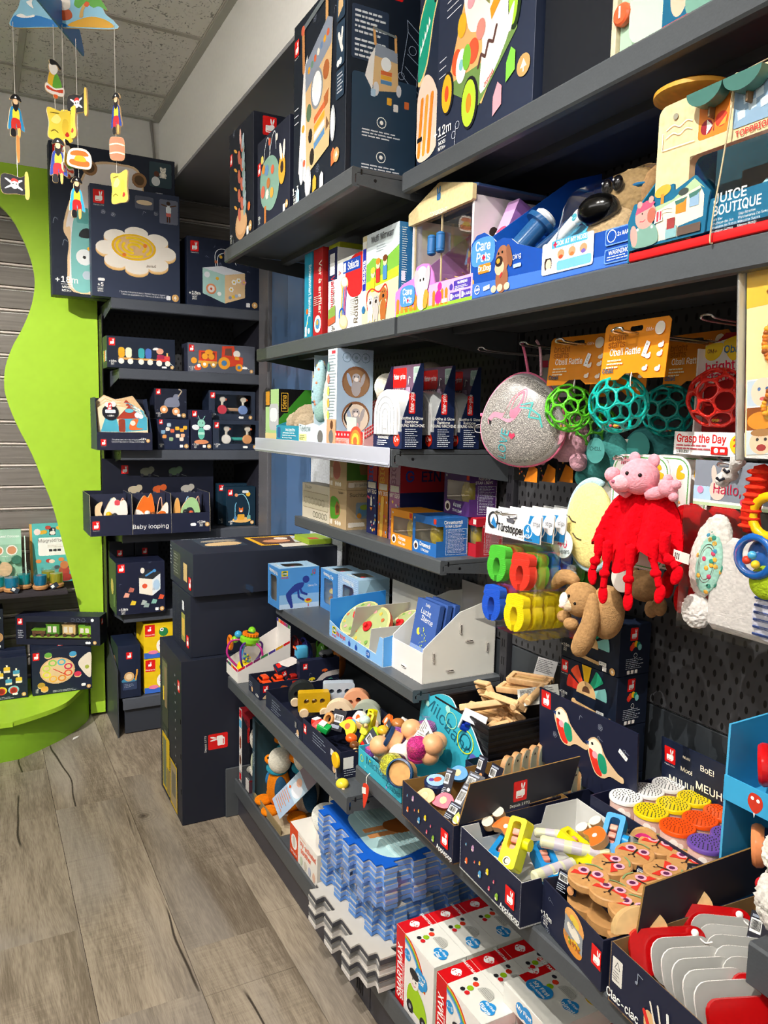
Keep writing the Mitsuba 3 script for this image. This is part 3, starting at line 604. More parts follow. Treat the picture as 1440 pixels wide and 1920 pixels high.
carton('game_box','teal upright game box, leftmost of the row of game boxes',(.93,2.302,1.806),-90,.06,.25,.262,'#1f86a8',front=spine(6,26.2,'Schwammart Sammler','#d6eef4',2.0,lambda a:(a.c(2.6,8.6,.9,'#e6672e').l([(1.4,2),(3.4,7)],.5,'#e9f1f2').c(3,5,.4,'#f2e13c').r(1,1,2.6,4,'#dfe7ea').c(4.2,2.6,.9,WHT))))
carton('game_box','red upright game box between teal and olive boxes',(.93,2.230,1.806),-90,.070,.25,.262,'#a92027',front=spine(7,26.2,"Ver à enfiler",'#f2d9c6',2.2,lambda a:(a.c(3.8,4,2.6,'#efe9dd').c(3.8,4,1.6,'#4a88b4').c(3.6,4.4,.8,'#e2a13c'),a.lines(1,12,4.4,5,.6,'#e2bdb4',.2))))
carton('game_box','olive green upright game box behind the white wooden-bead box',(.945,2.150,1.806),-90,.075,.25,.262,'#a3a92a',front=spine(7.5,26.2,'Steckspiel','#e9ecd0',2.0,lambda a:a.c(2.6,4,2,'#efe9dd').c(2.6,4,1.1,'#4a88b4')))
def variart(w,h):a=Art(w,h);a.r(0,h-9,w,h,'#23254a').r(1.2,h-7.5,4.6,h-1.5,'#d8d8da').t('Variaband',w*.36,16.4,2.3,'#c22a3a',True,-90,'l',sx=.62);a.lines(3.6,12,2,8,.5,'#888',.2);a.p([(.6,4),(5.6,5),(5.4,8),(.8,7)],'#7fa04a').p([(.6,2.4),(5.6,3.2),(5.6,5),(.6,4.4)],'#c95a3c').t('3+',4.2,.8,1.4,'#333',True);return a
carton('game_box','narrow white box with a dark blue top, left of the rattle box',(.930,2.117,1.806),-90,.062,.25,.242,'#e9e8e4',front=variart(6.2,24.2))
def rolldart(w,h):
 a=Art(w,h,'#f1efea');a.b([(6.5,h-2),(w,h),(w,10),(10,8.8),(6.3,12)],'#d1252b').r(4,h-4.2,15,h-.9,'#2447a0').t('Selecta',10.4,h-3.5,2,WHT,True,sx=.72).r(4.4,h-3.8,5.8,h-1.4,'#e9e3d4').t('3+',1.8,h-4,1,'#a0282e',True)
 a.e(5,13.2,2.6,1.8,'#e0b98c',-12).e(5,13.6,2.1,1.2,'#efe5d3',-12)
 for i,c in enumerate(['#e0b030','#4a7fb0','#c9407a','#7a4f9a']):a.l([(3.8+i*.9,12),(3+i*.9,4)],.55,c)
 a.ring(3.6,4.8,1.9,.6,'#2559a8').e(4.8,2.6,2.8,2,'#e0b98c',-14).e(4.8,2.9,2.2,1.4,'#ecd3ad',-14)
 a.t('Rolldi',w-2.2,1.4,2.5,'#5d4d44',False,90,'l',sx=.8);a.lines(9,8,4,9,.5,'#999',.16);return a
carton('rattle_box','white and red box picturing a wooden bead rattle, among the game boxes',(.930,2.053,1.806),-90,.162,.25,.200,'#e9e6e0',front=rolldart(16.2,20))
def wuffiart(w,h):
 a=Art(w,h,'#dde7ee');a.p([(0,15),(6,17),(12,15.6),(w,18),(w,10),(0,9)],'#77b244').p([(0,11),(w,13),(w,8),(0,8)],'#b6d233').p([(0,9),(w,10.5),(w,0),(0,0)],'#dccfa2').r(0,0,2.4,h,'#dccfa2').r(0,h*.2,2.3,h*.94,'#f0efe8')
 a.r(.3,h*.40,2.2,h*.86,'#25309a').t('Selecta',1.8,h*.47,1.6,WHT,True,90,'l',sx=.8)
 a.t('Wuffi Wirrwarr',11,h-2.6,1.6,'#6b6f74',True,sx=.8);a.lines(8,h-4,6,3,.6,'#b6c0c6',.2)
 for x,y,c,hr in((6.4,12.5,'#e9c42c','#efd23f'),(9.2,14.4,'#d9342e','#e2812e'),(13,14.6,'#4a82b8','#6a3d22')):a.r(x-1.1,y-4,x+1.1,y-.4,c,.4).c(x,y+.5,1.1,'#f2c9a2').e(x,y+1.3,1.25,.8,hr);[a.c(x+i*.35,y+.5,.13,'#222') for i in(-1,1)]
 for x,c in((5.2,'#f4f0e8'),(8.4,'#b3b0ae'),(12.4,'#a8652f')):
  s=1.15 if x>10 else 1;a.e(x,3.4,1.5*s,2.2*s,c).e(x,6.2*s,1.5*s,1.4*s,c).e(x,5.8*s,.6,.5,'#2a2320');[a.c(x+i*.5,6.7*s,.2,'#222') for i in(-1,1)]
  for i in(-1,1):a.e(x+i*1.5*s,5.6*s,.5,1.1,c,i*15).r(x+i*.9-.4,.8,x+i*.9+.4,2.4,c,.3)
 a.l([(3.6,4),(3.2,8),(6,9.2),(10,8),(13.4,9.4),(14.6,7),(14,3.6)],.35,'#d0302c',True).c(1.2,4.4,1,'#2c6a9c');return a
def spinetext(w,h):a=Art(w,h);[a.lines(x,h-1.5,1.6,int(h*1.2),.55,'#cfe3ee',.2,seed=int(x*9)) for x in(.6,)];a.r(.5,h*.4,1.6,h*.5,'#eef');return a
carton('puzzle_game_box','illustrated game box with children and dogs, right end of the game boxes',(.930,1.890,1.806),-90,.200,.06,.234,'#2d6fa5',front=wuffiart(20,23.4),right=spinetext(6,23.4))
# ================================================================ second shelf, near bay: veterinary toys and juice stand
def YZ(it,x=0.0):
 """drawn with (depth, height), extruded across"""
 return[(np.c_[i[0][:,2]+x,i[0][:,0],i[0][:,1]],i[1],i[2]) for i in(it if isinstance(it,list) else[it])]
def card(poly,y=0.0,th=.003,c=WHT,side=None):return tr(FX(ext(poly if hasattr(poly,'geom_type') else Polygon(poly),th,c,side)),(0,y,0))
def carepets(a,x,y,s):
 a.b([(x-1.6*s,y+.9*s),(x,y+1.3*s),(x+1.7*s,y+.9*s),(x+1.7*s,y-.9*s),(x,y-1.2*s),(x-1.6*s,y-.9*s)],'#4a86d8')
 a.t('Care',x,y+.18*s,.78*s,WHT,True,-4).t('Pets',x+.1*s,y-.82*s,.78*s,WHT,True,-4);a.r(x+.0*s,y-.62*s,x+.5*s,y-.44*s,'#d8203f').r(x+.16*s,y-.78*s,x+.34*s,y-.28*s,'#d8203f')
t=Thing('toy_barn','wooden gabled toy barn with clear doors and blue handles','toy house',(.952,1.677,1.806),-90)
w,d,g=.262,.23,[(-.003,.225),(-.003,.246),(.13,.286),(.262,.252),(.262,.225)]
t.add('gable','wood',card(Polygon(g).buffer(.004,quad_segs=3),.008,.010,'#e9cf9c'))
gp_=Art().put(Art().r(-.8,-1.1,.8,.5,'#3d6f9f',.4).e(-.45,1,.3,.9,'#3d6f9f',10).e(.45,1,.3,.9,'#3d6f9f',-10).t('TOPBRIGHT',0,-4.2,.95,'#f6eedc',True,-2),13,26.2,1)
t.add('gable_print','paper',tr(on(gp_,'front'),(0,-.002,0)))
t.add('wall','satin',B(.254,.006,.002,.262,d,.235,'#d9cfd0',.001),B(0,.006,.002,.008,d,.235,'#d9cfd0',.001),B(.008,d-.008,.002,.254,d,.24,'#c9b9a0'))
for y,z,r in((.06,.16,.013),(.065,.125,.013),(.06,.09,.012),(.11,.15,.016),(.1,.1,.02),(.16,.13,.018),(.16,.18,.012)):t.add('spot','matte',cyl((.2622,y,z),(.2618,y,z),r,'#3b3230',14),cyl((.2538,y,z),(.2542,y,z),r,'#3b3230',14))
for x,z,r in((.05,.13,.014),(.05,.165,.01),(.1,.16,.017),(.095,.12,.013),(.17,.16,.015),(.2,.145,.012),(.14,.11,.014),(.19,.11,.014)):t.add('spot','matte',tr(cyl((0,0,0),(0,-.001,0),r,'#6d6260',14),(x,d-.0085,z),s=(1,1,1.4)))
t.add('floor','wood',B(0,.006,0,w,d,.004,'#c9a878'))
for s,x0 in((0,.010),(1,.129)):t.add('door','clear',B(x0,.0095,.006,x0+.117,.0105,.222,'#fff'),label='clear plastic door');t.add('door_edge','satin',B(x0-.001,.008,.006,x0+.0015,.012,.222,'#cdbb92'))
for x in(.098,.136):t.add('handle','satin',tr(cyl((0,0,-.018),(0,0,.018),.011,'#2f6ba6',16,bev=.003),(x,.002,.158),s=(1,.9,1)),sph((x,.002,.176),(.011,.0099,.006),'#2f6ba6'),sph((x,.002,.140),(.011,.0099,.006),'#2f6ba6'),label='rounded blue handle')
t.add('roof','satin',tr(B(0,.008,0,.145,d+.01,.006,'#41618c',.001),(-.006,0,.246),(0,-17,0)),tr(B(0,.008,0,.145,d+.01,.006,'#41618c',.001),(.131,0,.287),(0,15,0)))
rnd=random.Random(5);hay=[]
for i in range(110):
 p=np.array([rnd.uniform(.11,.24),rnd.uniform(.03,.15),rnd.uniform(.02,.085)]);q=np.array([rnd.uniform(-1,1),rnd.uniform(-1,1),rnd.uniform(-.4,.6)]);q*=rnd.uniform(.018,.035)/np.linalg.norm(q)
 hay.append(tube([p-q,p,p+q+[0,0,-.004]],.0011,rnd.choice(['#c9a85a','#b08a3e','#dcc07a']),4))
h=Thing('straw_bedding','loose straw inside the wooden toy barn','straw',(.952,1.677,1.806),-90,kind='stuff');h.add(None,'matte',hay)
p=Thing('plush_toy','light brown plush animal lying on straw inside the toy barn','plush toy',(.952,1.677,1.806),-90)
p.add('body','plush',sph((.205,.13,.10),(.04,.045,.05),'#b98e60',3));p.add('head','plush',sph((.2,.085,.135),(.036,.03,.034),'#c29a6c',3));p.add('ear','plush',sph((.235,.09,.15),(.01,.018,.03),'#b98e60',2,(0,20,0)));p.add('ear','plush',sph((.168,.09,.15),(.01,.018,.03),'#b98e60',2,(0,-20,0)))
def barntray(w,h):
 a=Art(w,h);a.r(0,0,w,1.4,'#8cc63a')
 for i in range(16):x=i*2.1+.2;a.p([(x,.6),(x+1.4,.6),(x+1.4,3.6),(x+.7,4.3),(x,3.6)],'#e98a34' if i%2 else '#e07a2a')
 a.r(15.5,0,w,h,'#d9a0d8');a.r(15.5,0,w,.8,'#8cc63a')
 for i in range(4):x=17+i*1.7;a.p([(x,.4),(x+1.2,.4),(x+1.2,3.4),(x+.6,4),(x,3.4)],'#e2762c')
 for x0 in(24.2,28.4):a.r(x0,.8,x0+3.6,2.4,'#4b3a9a',.15).r(x0+.2,1,x0+.9,2.2,'#e9e6f4').t('2x AAA',x0+2.2,1.3,.6,WHT,True)
 a.r(25.6,2.8,32,4.7,'#4b3a9a',.15).t('WARNING',28.8,3.9,.55,WHT,True).c(24.6,3.6,.7,'#4b3a9a');a.lines(26,3.4,5.4,3,.3,'#e9e6f4',.14)
 a.c(19.5,2.2,1.4,'#d8308c').c(20,4.4,.9,'#d8308c');price(a,22,1.2,2.2);return a
T=Thing('counter_display','pink and purple fence-printed display tray in front of the toy barn','display tray',(.910,1.664,1.806),-90)
dc=[(-.5,0),(32.6,0),(32.6,5.2),(17.4,5.6),(16.6,8),(14.6,10.2),(12,10.6),(9.4,10.2),(8.2,8),(3,7.3),(-.5,5.8)]
T.add('front','paper',card(Polygon([(x*.01,y*.01) for x,y in dc]),.003,.003,'#c77ac4'))
a=barntray(32.6,5.3);a.w=0;a.e(12.2,6.6,3,3.4,'#c9c5cc').e(10.2,6.6,1.2,3,'#b5b0ba',14).e(14.4,6.8,1.2,3,'#b5b0ba',-14).e(12.2,6.2,1.9,2,'#efe8e4').c(11.6,7,.35,'#222').c(13,7,.35,'#222').e(12.3,2.6,2,2.4,'#e4dfe0').b([(13,.8),(14.6,.9),(15,4),(14,4.6),(13.2,3.6)],'#e2923c');carepets(a,5.6,4.2,1.9);a.t('Bunny House',6.4,1.2,.6,'#f2a032',True,-6)
T.add('front_print','paper',on(a,'front'))
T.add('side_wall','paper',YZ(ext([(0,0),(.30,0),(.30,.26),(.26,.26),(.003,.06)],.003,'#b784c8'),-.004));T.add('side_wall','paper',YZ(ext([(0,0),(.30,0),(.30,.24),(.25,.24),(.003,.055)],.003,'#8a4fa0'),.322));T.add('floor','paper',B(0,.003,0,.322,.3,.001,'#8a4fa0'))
def surp(w,h):a=Art(w,h);a.e(w/2,h*.62,w*.48,1.6,'#e2456c').t('Surprise!',w/2,h*.60,1.1,WHT,True,6,sx=.7).c(w*.55,h*.24,1.5,'#e99a3c').c(w*.55,h*.24,1.1,'#f6f0e6').e(w*.4,h*.08,2,1.2,'#f2d79a');return a
carton('surprise_box','tall slanted lilac box between the toy barn and the blue dog display',(.955,1.402,1.843),-90,.040,.085,.205,'#9a6cb4',r=(-24,0,0),front=surp(4,20.5).g(sbox(0,0,4,20.5),'#d3a3dc').put(surp(4,20.5)))
T=Thing('counter_display','blue display box with a dog character and nose check card','display box',(.908,1.338,1.806),-90)
BL='#15489c'
dc=[(0,0),(43,0),(43,6),(21.2,6.2),(14.5,8.3),(12.5,9.6),(10,10.3),(7.6,10),(5.8,11.4),(3.6,12.5),(1,12.4),(-.8,11),(-1,8)]
T.add('front','paper',card(Polygon([(x*.01,y*.01) for x,y in dc]),.003,.003,BL,'#dfe4ec'))
a=Art();a.p([(0,.2),(43,.2),(43,2),(22,2.4),(0,3)],'#3f6cc0');carepets(a,3.2,8.8,2.2);a.r(2,4.6,6.2,6.4,'#ea7a2a',.4).t('Dr.Dog',4.1,5.05,1.0,WHT,True,-2)
a.e(10,2.6,2,2.6,'#8a5a44').e(10,6.2,2.1,2.7,'#94634a').e(12.2,6.6,.8,2.2,'#7f5240',16).e(9.2,4.8,1.5,1.4,'#d9ac8e').e(9,6,1.2,1,'#33231c').e(8.8,6.1,.6,.5,'#c98a34').c(8.8,7.5,.25,'#111').c(10,7.6,.25,'#111');[a.e(x,1,.9,.7,'#e0b59a') for x in(7.6,9.6,11.8)]
a.l([(10,3.6),(9.6,3.1)],.5,'#d03a3a').t('Ding',14.6,5.6,.9,WHT,False,6).r(13.6,4,16,4.7,'#9fb4d8',.2);a.ring(2,1.6,.9,.15,WHT).t('36M+',2,1.4,.5,WHT,True);price(a,5.2,1.6,2.2,6)
a.r(22,1.2,35,6.6,'#efe9df',.5).r(24.5,5.4,33.6,6.7,'#4a9cc6',.4).t('LOOK AT MY NOSE!',29.4,5.75,.75,WHT,True,sx=.85).r(24.9,5.9,25.9,6.2,'#d8203f').r(25.25,5.55,25.55,6.55,'#d8203f');a.r(26,1.5,34.6,3.1,'#6aaed0',.5)
for x,c in((27,'#c9492f'),(29.8,'#d86a3c'),(32.6,'#6a5aa8')):a.e(x,4.2,.9,.8,'#b58a68').e(x,3.75,.55,.35,c)
a.t('Care for me:',28.6,5,.45,'#555');a.e(23.7,3,1,1.4,'#2c1d1e').e(23.8,2.9,.75,.9,'#f0c4a0').p([(22.8,1.3),(24.8,1.3),(24.4,2.2),(23.2,2.2)],'#dfe6ee').r(23,4,24.8,4.7,'#e9f0f4',.3)
a.r(37.6,3.4,42.8,6,'#5f87d0',.4).r(37.8,3.6,42.6,5.8,BL,.4).ring(39,4.8,1,.16,WHT).t('2x AAA',41.4,4.6,.62,WHT,True,sx=.8).r(37.6,.6,42.8,2.9,'#5f87d0',.3).r(37.8,.8,42.6,2.7,BL,.3).t('WARNING:',40.8,1.9,.65,WHT,True);a.lines(38.2,1.5,5,2,.4,WHT,.15)
T.add('front_print','paper',on(a,'front'))
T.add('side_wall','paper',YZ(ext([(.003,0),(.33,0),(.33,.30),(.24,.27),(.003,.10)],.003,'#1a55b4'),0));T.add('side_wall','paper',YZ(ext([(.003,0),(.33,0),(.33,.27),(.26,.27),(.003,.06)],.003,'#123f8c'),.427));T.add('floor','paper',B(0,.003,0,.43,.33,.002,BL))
hd=T.add('header','paper',B(0,.31,0,.43,.313,.272,'#14336e'));a=Art(45,27);carepets(a,8,22,2.0);T.add('header_print','paper',tr(on(a,'front'),(0,.31,0)))
t=Thing('toy_syringe','dark blue toy syringe with a white cap in the dog display box','toy syringe',(.908,1.338,1.806),-90)
t.add('barrel','gloss',cyl((.018,.075,.085),(.052,.135,.165),.021,'#2e5d8a',22,bev=.004));t.add('collar','gloss',cyl((.047,.126,.153),(.0505,.132,.161),.033,'#2e5d8a',22));t.add('cap','gloss',cyl((.0515,.134,.163),(.056,.142,.173),.025,'#dfe6ea',22,bev=.005));t.add('tip','gloss',cyl((.010,.062,.068),(.018,.075,.085),.010,'#cfd9e2',14,r1=.02))
t=Thing('toy_stethoscope','navy toy rod lying diagonally across the turquoise card in the dog display','toy instrument',(.908,1.338,1.806),-90)
t.add(None,'gloss',tube([(.055,.085,.075),(.085,.14,.13),(.118,.19,.182)],.0085,'#28476e',10),sph((.119,.192,.185),.016,'#22395a'))
t=Thing('toy_thermometer','white and turquoise toy thermometer on its bright blue card','toy thermometer',(.908,1.338,1.806),-90)
t.add('backing_card','paper',[(v,f,c) for v,f,c in tr(FX(ext(rrect(.075,.13,.006),.004,'#52b9dc')),(.070,.10,.045),(-40,0,0))])
t.add('stem','gloss',tube([(.082,.090,.062),(.10,.115,.10),(.128,.15,.148)],[.006,.009,.0125],'#eef1f2',10));t.add('head','gloss',sph((.132,.158,.158),(.017,.012,.024),'#eef1f2',2,(-40,0,0)),sph((.1315,.148,.155),(.010,.006,.014),'#4fb0c4',2,(-40,0,0)));t.add('bulb','gloss',sph((.08,.088,.060),.006,'#d8452f'))
t=Thing('plush_dog','plush dog with a huge shiny black nose in a clear blister','plush toy',(.908,1.338,1.806),-90)
rnd=np.random.RandomState(3)
def fur(it,k,seed=1):
 v,f,c=it;n=normals(v,f);return(v+n*(k*(meshkit.fbm(v*260,2,seed)-.4))[:,None],f,c)
t.add('head','plush',fur(sph((.295,.145,.12),(.062,.062,.08),'#957b55',4),.008),fur(sph((.292,.10,.085),(.052,.045,.045),'#b39c78',4),.006));t.add('body','plush',fur(sph((.30,.17,.05),(.075,.07,.05),'#957b55',3),.006))
t.add('ear','plush',fur(sph((.345,.15,.14),(.02,.045,.055),'#9a7d58',3),.005));t.add('nose','gloss',sph((.288,.062,.120),(.042,.03,.027),'#0d0d0f',4));
for x in(.283,.309):t.add('eyeball','gloss',sph((x,.083,.163),(.0105,.008,.0135),'#0e0c0c',3),sph((x-.003,.076,.168),.002,'#e9eef0'))  # tiny pale sphere models the glint of light on each eye
t.add('collar','matte',sph((.30,.11,.158),(.05,.012,.006),'#1f5f8a'))
def shellmesh(r0,r1,n=28):
 """clear blister: rounded-rectangle domes swept between two outlines"""
 rows=[]
 for k,(inset,dep) in enumerate([(0,0),(.004,.02),(.012,.06),(.026,.078),(.045,.084)]):
  q=np.array(rrect(r1[0]-r0[0]-2*inset,r1[1]-r0[1]-2*inset,.03,r0[0]+inset,r0[1]+inset,6).exterior.coords)[:-1]
  rows.append(np.c_[q[:,0],np.full(len(q),-dep),q[:,1]])
 n=len(rows[0]);v=np.vstack(rows);i,j=np.meshgrid(np.arange(len(rows)-1),np.arange(n),indexing='ij')
 f=quads(np.stack([i*n+j,i*n+(j+1)%n,(i+1)*n+(j+1)%n,(i+1)*n+j],-1).reshape(-1,4));c=len(v);v=np.vstack([v,v[-n:].mean(0)])
 f=np.vstack([f,np.stack([(len(rows)-1)*n+np.arange(n),(len(rows)-1)*n+(np.arange(n)+1)%n,np.full(n,c)],1)]);return It(v,f,'#fff')
t=Thing('blister_tray','clear plastic blister moulded over the plush dog','packaging',(.908,1.338,1.806),-90)
t.add('backing','satin',tr(FX(ext(rrect(.245,.19,.045),.004,'#cfc6b0')),(.165,.235,.004),(-8,0,0)),label='cream moulded insert');t.add('dome','clear',tr(shellmesh((.165,.01),(.405,.185)),(0,.11,0),(-14,0,0)))
T=Thing('juice_stand','wooden toy juice bar in a teal box with a red edge','toy',(.905,.907,1.806),-90)
board=rrect(.52,.205,.014,.033,.012).difference(rrect(.40,.12,.012,.095,.012))
T.add('board','wood',card(board,.024,.012,'#dcc294'))
a=Art();a.r(10.7,14.9,15.7,20,'#e07a2c',.5).c(12.1,16.4,1.0,'#8e2430').p([(12.1,15.4),(13.1,16.4),(12.1,17.4)],'#efe6d8').c(14.5,16.8,1.0,'#d8402c').p([(14,15.9),(15.4,17.2),(15.2,16)],'#f0953c').l([(13.3,15.6),(13.3,17.6)],.1,'#8e2430')
a.r(16.4,14.7,22.4,20,'#7f9db4',.3);[a.p([(x,y),(x+1.1,y+.2),(x+1,y+1.3),(x-.2,y+1.1)],'#b9cbd8') for x,y in((17.2,15.6),(18.8,16.4),(19.8,17.6),(18,17.4),(20.6,16.2))]
for i in range(2):a.l([(5,18.1-i*1.1),(6.3,18.5-i*1.1),(7.4,18-i*1.1),(8.6,18.5-i*1.1),(9.6,18.1-i*1.1)],.14,'#f4ead2',True)
a.l([(4.4,17.8),(4.4,15.4),(10.2,15.2)],.13,'#f4ead2').c(6.6,19.6,.45,'#8b8678').t('TOPBRIGHT',20,13.6,.75,'#c8433a',True,2)
T.add('board_print','paper',tr(on(a,'front'),(0,.012,0)))
for x in(.103,.162):q=Polygon([(0,0),(.058,0)]+[(.029+.029*math.cos(u),-.022*math.sin(u)) for u in np.linspace(0,math.pi,12)]).buffer(0);T.add('awning','satin',[(v*[1,1,1]+[x,.008,.207],f,c) for v,f,c in FX(ext(q,.02,'#3f6a62'))],B(x+.027,.0,.172,x+.031,.012,.188,'#6b5238',.001),label='dark green toy awning')
T.add('stool','wood',lathe([(0,0),(.014,0),(.014,.045),(.05,.047),(.058,.053),(.058,.059),(.05,.064),(0,.066)],'#d99a3c',30) and tr(lathe([(0,0),(.014,0),(.014,.035),(.05,.037),(.060,.043),(.060,.049),(.05,.055),(0,.057)],'#d99a3c',32),(.022,.095,.212)),label='round orange wooden lid')
T.add('back_box','paper',B(.035,.14,0,.5,.16,.21,'#17414f'));T.add('red_card','paper',B(.06,.16,.20,.5,.163,.282,'#b51c22'))
for i,(x,z) in enumerate(((.205,.105),(.175,.065),(.245,.07),(.29,.10))):T.add('cup','gloss',tr(B(0,0,0,.045,.04,.045,'#9cd0dc',.006),(x,.06,z-.02),(0,0,8)))
T.add('window','clear',B(.095,.011,.012,.495,.012,.132,'#fff'));T.add('liner','paper',B(.095,.125,.012,.495,.13,.132,'#4b5157'))
T.add('tray_front','paper',card([(.045,.018),(.5,.018),(.5,.067),(.13,.060),(.045,.06)],.003,.003,'#15607e'));T.add('tray_side','paper',YZ(ext([(0,0),(.3,0),(.3,.2),(.11,.2),(.002,.068)],.003,'#1d6c8c'),-.004))
T.add('tray_base','paper',B(0,-.002,0,.5,.3,.014,'#d81a1f',.002))
a=Art();a.t('JUICE',15,5.2,1.25,WHT,True,0,'l').t('BOUTIQUE',15,3.6,1.25,WHT,True,0,'l',sx=.82)
for i,(p,q) in enumerate((('Saft Bar','Sap Boetiek'),('Boutique de Jus','Wyciskarka Do Soków'),('Boutique de Sucos','Maquina Sucos'),('Boutique Zumos','Meyve Butiği'))):a.t(p,15,2.9-i*.52,.34,'#dfeaee',False,0,'l').t(q,19.2,2.9-i*.52,.34,'#dfeaee',False,0,'l')
T.add('tray_print','paper',on(a,'front'))
dp=Polygon([(.002,.018),(.14,.018),(.142,.05),(.145,.07),(.12,.096),(.083,.083),(.082,.094),(.055,.094),(.05,.085),(.03,.08),(.01,.082),(0,.06)]).buffer(.004).buffer(-.002)
T.add('cut_out','paper',card(dp,-.001,.003,'#15607e'))
a=Art();a.p([(5.4,2),(5.4,6.4),(13,8.2),(13.8,6.8),(13.8,3.9),(9.5,3.4),(9.5,2)],'#d8cbb4').p([(4.4,7),(8.4,7.4),(12,9.4),(13.9,7.6),(13,8.2),(5.4,6.4)],'#9db38a').e(10.2,8,.9,.5,'#3a4440').e(6.4,9,1.5,.8,'#e09a3c',8).r(6.1,7.2,6.7,8.6,'#b87a34').r(9,5.2,10.8,7,'#e07a2c').r(11.4,5.6,13,7.3,'#7f9db4').p([(8.8,7),(11,7.2),(10.4,6.6),(9,6.4)],'#3f6a62').p([(11.2,7.4),(13.4,7.8),(12.6,7),(11.4,6.8)],'#3f6a62')
for i in range(2):a.l([(6,6.1-i*.5),(6.9,6.4-i*.5),(8.3,6.2-i*.5)],.1,'#f4ead2',True)
a.r(7.4,2,9.4,3.6,'#7ba3a8').r(7.6,3.3,9,4.8,'#8e3a3c');a.b([(1.2,1.9),(1.4,4.2),(3.2,5),(5.4,4.4),(5.8,1.9)],'#6f9386').e(3.4,6.2,2,1.9,'#d98f86').e(4.6,6,.8,1.1,'#a8604f').p([(1.4,6.6),(1.8,7.9),(3.6,8.3),(5.2,7.8),(4.6,7.2)],'#d0506a').c(2.2,8,.5,'#d98f86').c(4.4,8.3,.5,'#d98f86').c(2.8,6.6,.14,'#222').l([(2.4,5.5),(3,5.4),(3.4,5.6)],.12,'#b3404a').e(1.3,3.6,.7,1.6,'#d98f86',10).p([(5.2,4.6),(6.8,4.8),(6.5,6.4),(5.5,6.3)],'#f2f0ea').r(5.6,4.8,6,6.2,'#d0404c').r(6.2,4.9,6.5,6.2,'#d0404c').c(2,4.4,.22,WHT).c(4.8,4.3,.22,WHT).r(9.6,2,13.6,3.2,'#5a4a42')
T.add('cut_out_print','paper',tr(on(a,'front'),(0,-.004,0)))
T.add('string','matte',tube(curve([(.19,.09,.262),(.170,.008,.214),(.168,.004,.19),(.163,-.003,.10),(.158,-.006,.05),(.155,-.0075,.004),(.156,-.003,-.001)]),.0012,'#b9a888',5),sph((.170,.006,.213),.004,'#b9a888',1),label='string tied around the board')
# ================================================================ third shelf
def idena(w,h):a=Art(w,h,'#3d8a2e');a.p([(0,h),(0,h*.4),(w*.6,h),],BLK).r(.8,h*.52,3.4,h*.95,'#0f0f10',.6);a.ring(2.1,h*.74,0.01,0,WHT);a.l([(.9,h*.56),(.9,h*.92),(3.3,h*.92),(3.3,h*.56),(.9,h*.56)],.22,'#d9a93c').t('idena',2.7,h*.6,1.7,'#d9a93c',True,90,'l',sx=.8).c(w*.62,h*.40,4.6,'#20301c').c(w*.62,h*.4,4.1,'#2f4a66').c(4.2,4.6,.9,WHT).c(4.2,2.4,.8,'#d9e6d2');return a
def idenaf(w,h):a=Art(w,h,'#a8cc8a');a.r(0,h-6,w*.4,h,'#1f1f1c').r(.3,h-5.4,w*.32,h-.6,'#c98a2c',.3).r(w*.3,3,w,h-5,'#b9bcc0',2).r(w*.35,6,w*.9,h-6.5,'#e6e8ea',2).r(0,0,w,2,'#d6c48a');return a
carton('night_light_box','green and black box at the far left end of the railed shelf',(.93,2.660,1.490),-90,.135,.16,.172,'#4d9a38',front=idenaf(13.5,17.2),right=idena(16,17.2))
T=Thing('counter_display','low turquoise tray holding a furry sleeping plush beside the green box','display tray',(.918,2.514,1.490),-90)
a=Art(24,4.8,'#2f8fae');a.r(1,.6,4,4.2,'#2a5f94',.6).t('Besos SleepyTime',13,3.0,.9,'#dfeef2',True,sx=.8);a.lines(6,2.2,14,3,.8,'#cfe6ec',.3)
T.add('tray','paper',B(0,0,0,.24,.003,.048,'#2f8fae'),YZ(ext([(0,0),(.14,0),(.14,.1),(.003,.048)],.003,'#2f8fae')),B(0,0,0,.24,.14,.003,'#2f8fae'));T.add('front_print','paper',on(a,'front'))
t=Thing('plush_toy','beige furry sleeping plush lying in the low turquoise tray','plush toy',(.918,2.514,1.490),-90)
t.add('body','plush',fur(sph((.12,.075,.063),(.085,.055,.055),'#a2937a',4),.010),fur(sph((.16,.055,.05),(.06,.045,.042),'#ab9c84',4),.010));t.add('head','plush',fur(sph((.035,.06,.055),(.035,.035,.038),'#b3a48a',3),.008));t.add('paw','plush',fur(sph((.02,.05,.025),(.022,.022,.02),'#8c7d66',3),.006))
def plushboxside(w,h):
 a=Art(w,h,'#9fb8cf');
 for i in range(3):a.ring(w*(.26+i*.26),h-2.4,1.35,.14,'#5f7890').c(w*(.26+i*.26),h-2.4,.5,'#8298ae')
 for y,k in((h-9.2,0),(h-19,1)):
  a.c(w*.52,y,4.4,'#7a5640');a.c(w*.52,y-.4,4.0,'#8d6a4e' if k==0 else '#d9cdbb')
  a.e(w*.52,y-1.6,1.5,2.4,'#a3a0a2').e(w*.52,y+1.2,1.3,1.2,'#a8a5a8').e(w*.33,y+.6,.6,2,'#9ab0cc',18).e(w*.70,y+.6,.6,2,'#a3a0a2',-18).e(w*.52,y+.7,.7,.6,'#ece6e0').c(w*.47,y+1.5,.18,'#222').c(w*.57,y+1.5,.18,'#222')
  if k:a.e(w*.50,y-2.4,1.2,1,'#e6a6b4').l([(w*.36,y-3.4),(w*.2,y),(w*.4,y+3.6)],.5,'#222',True)
 return a
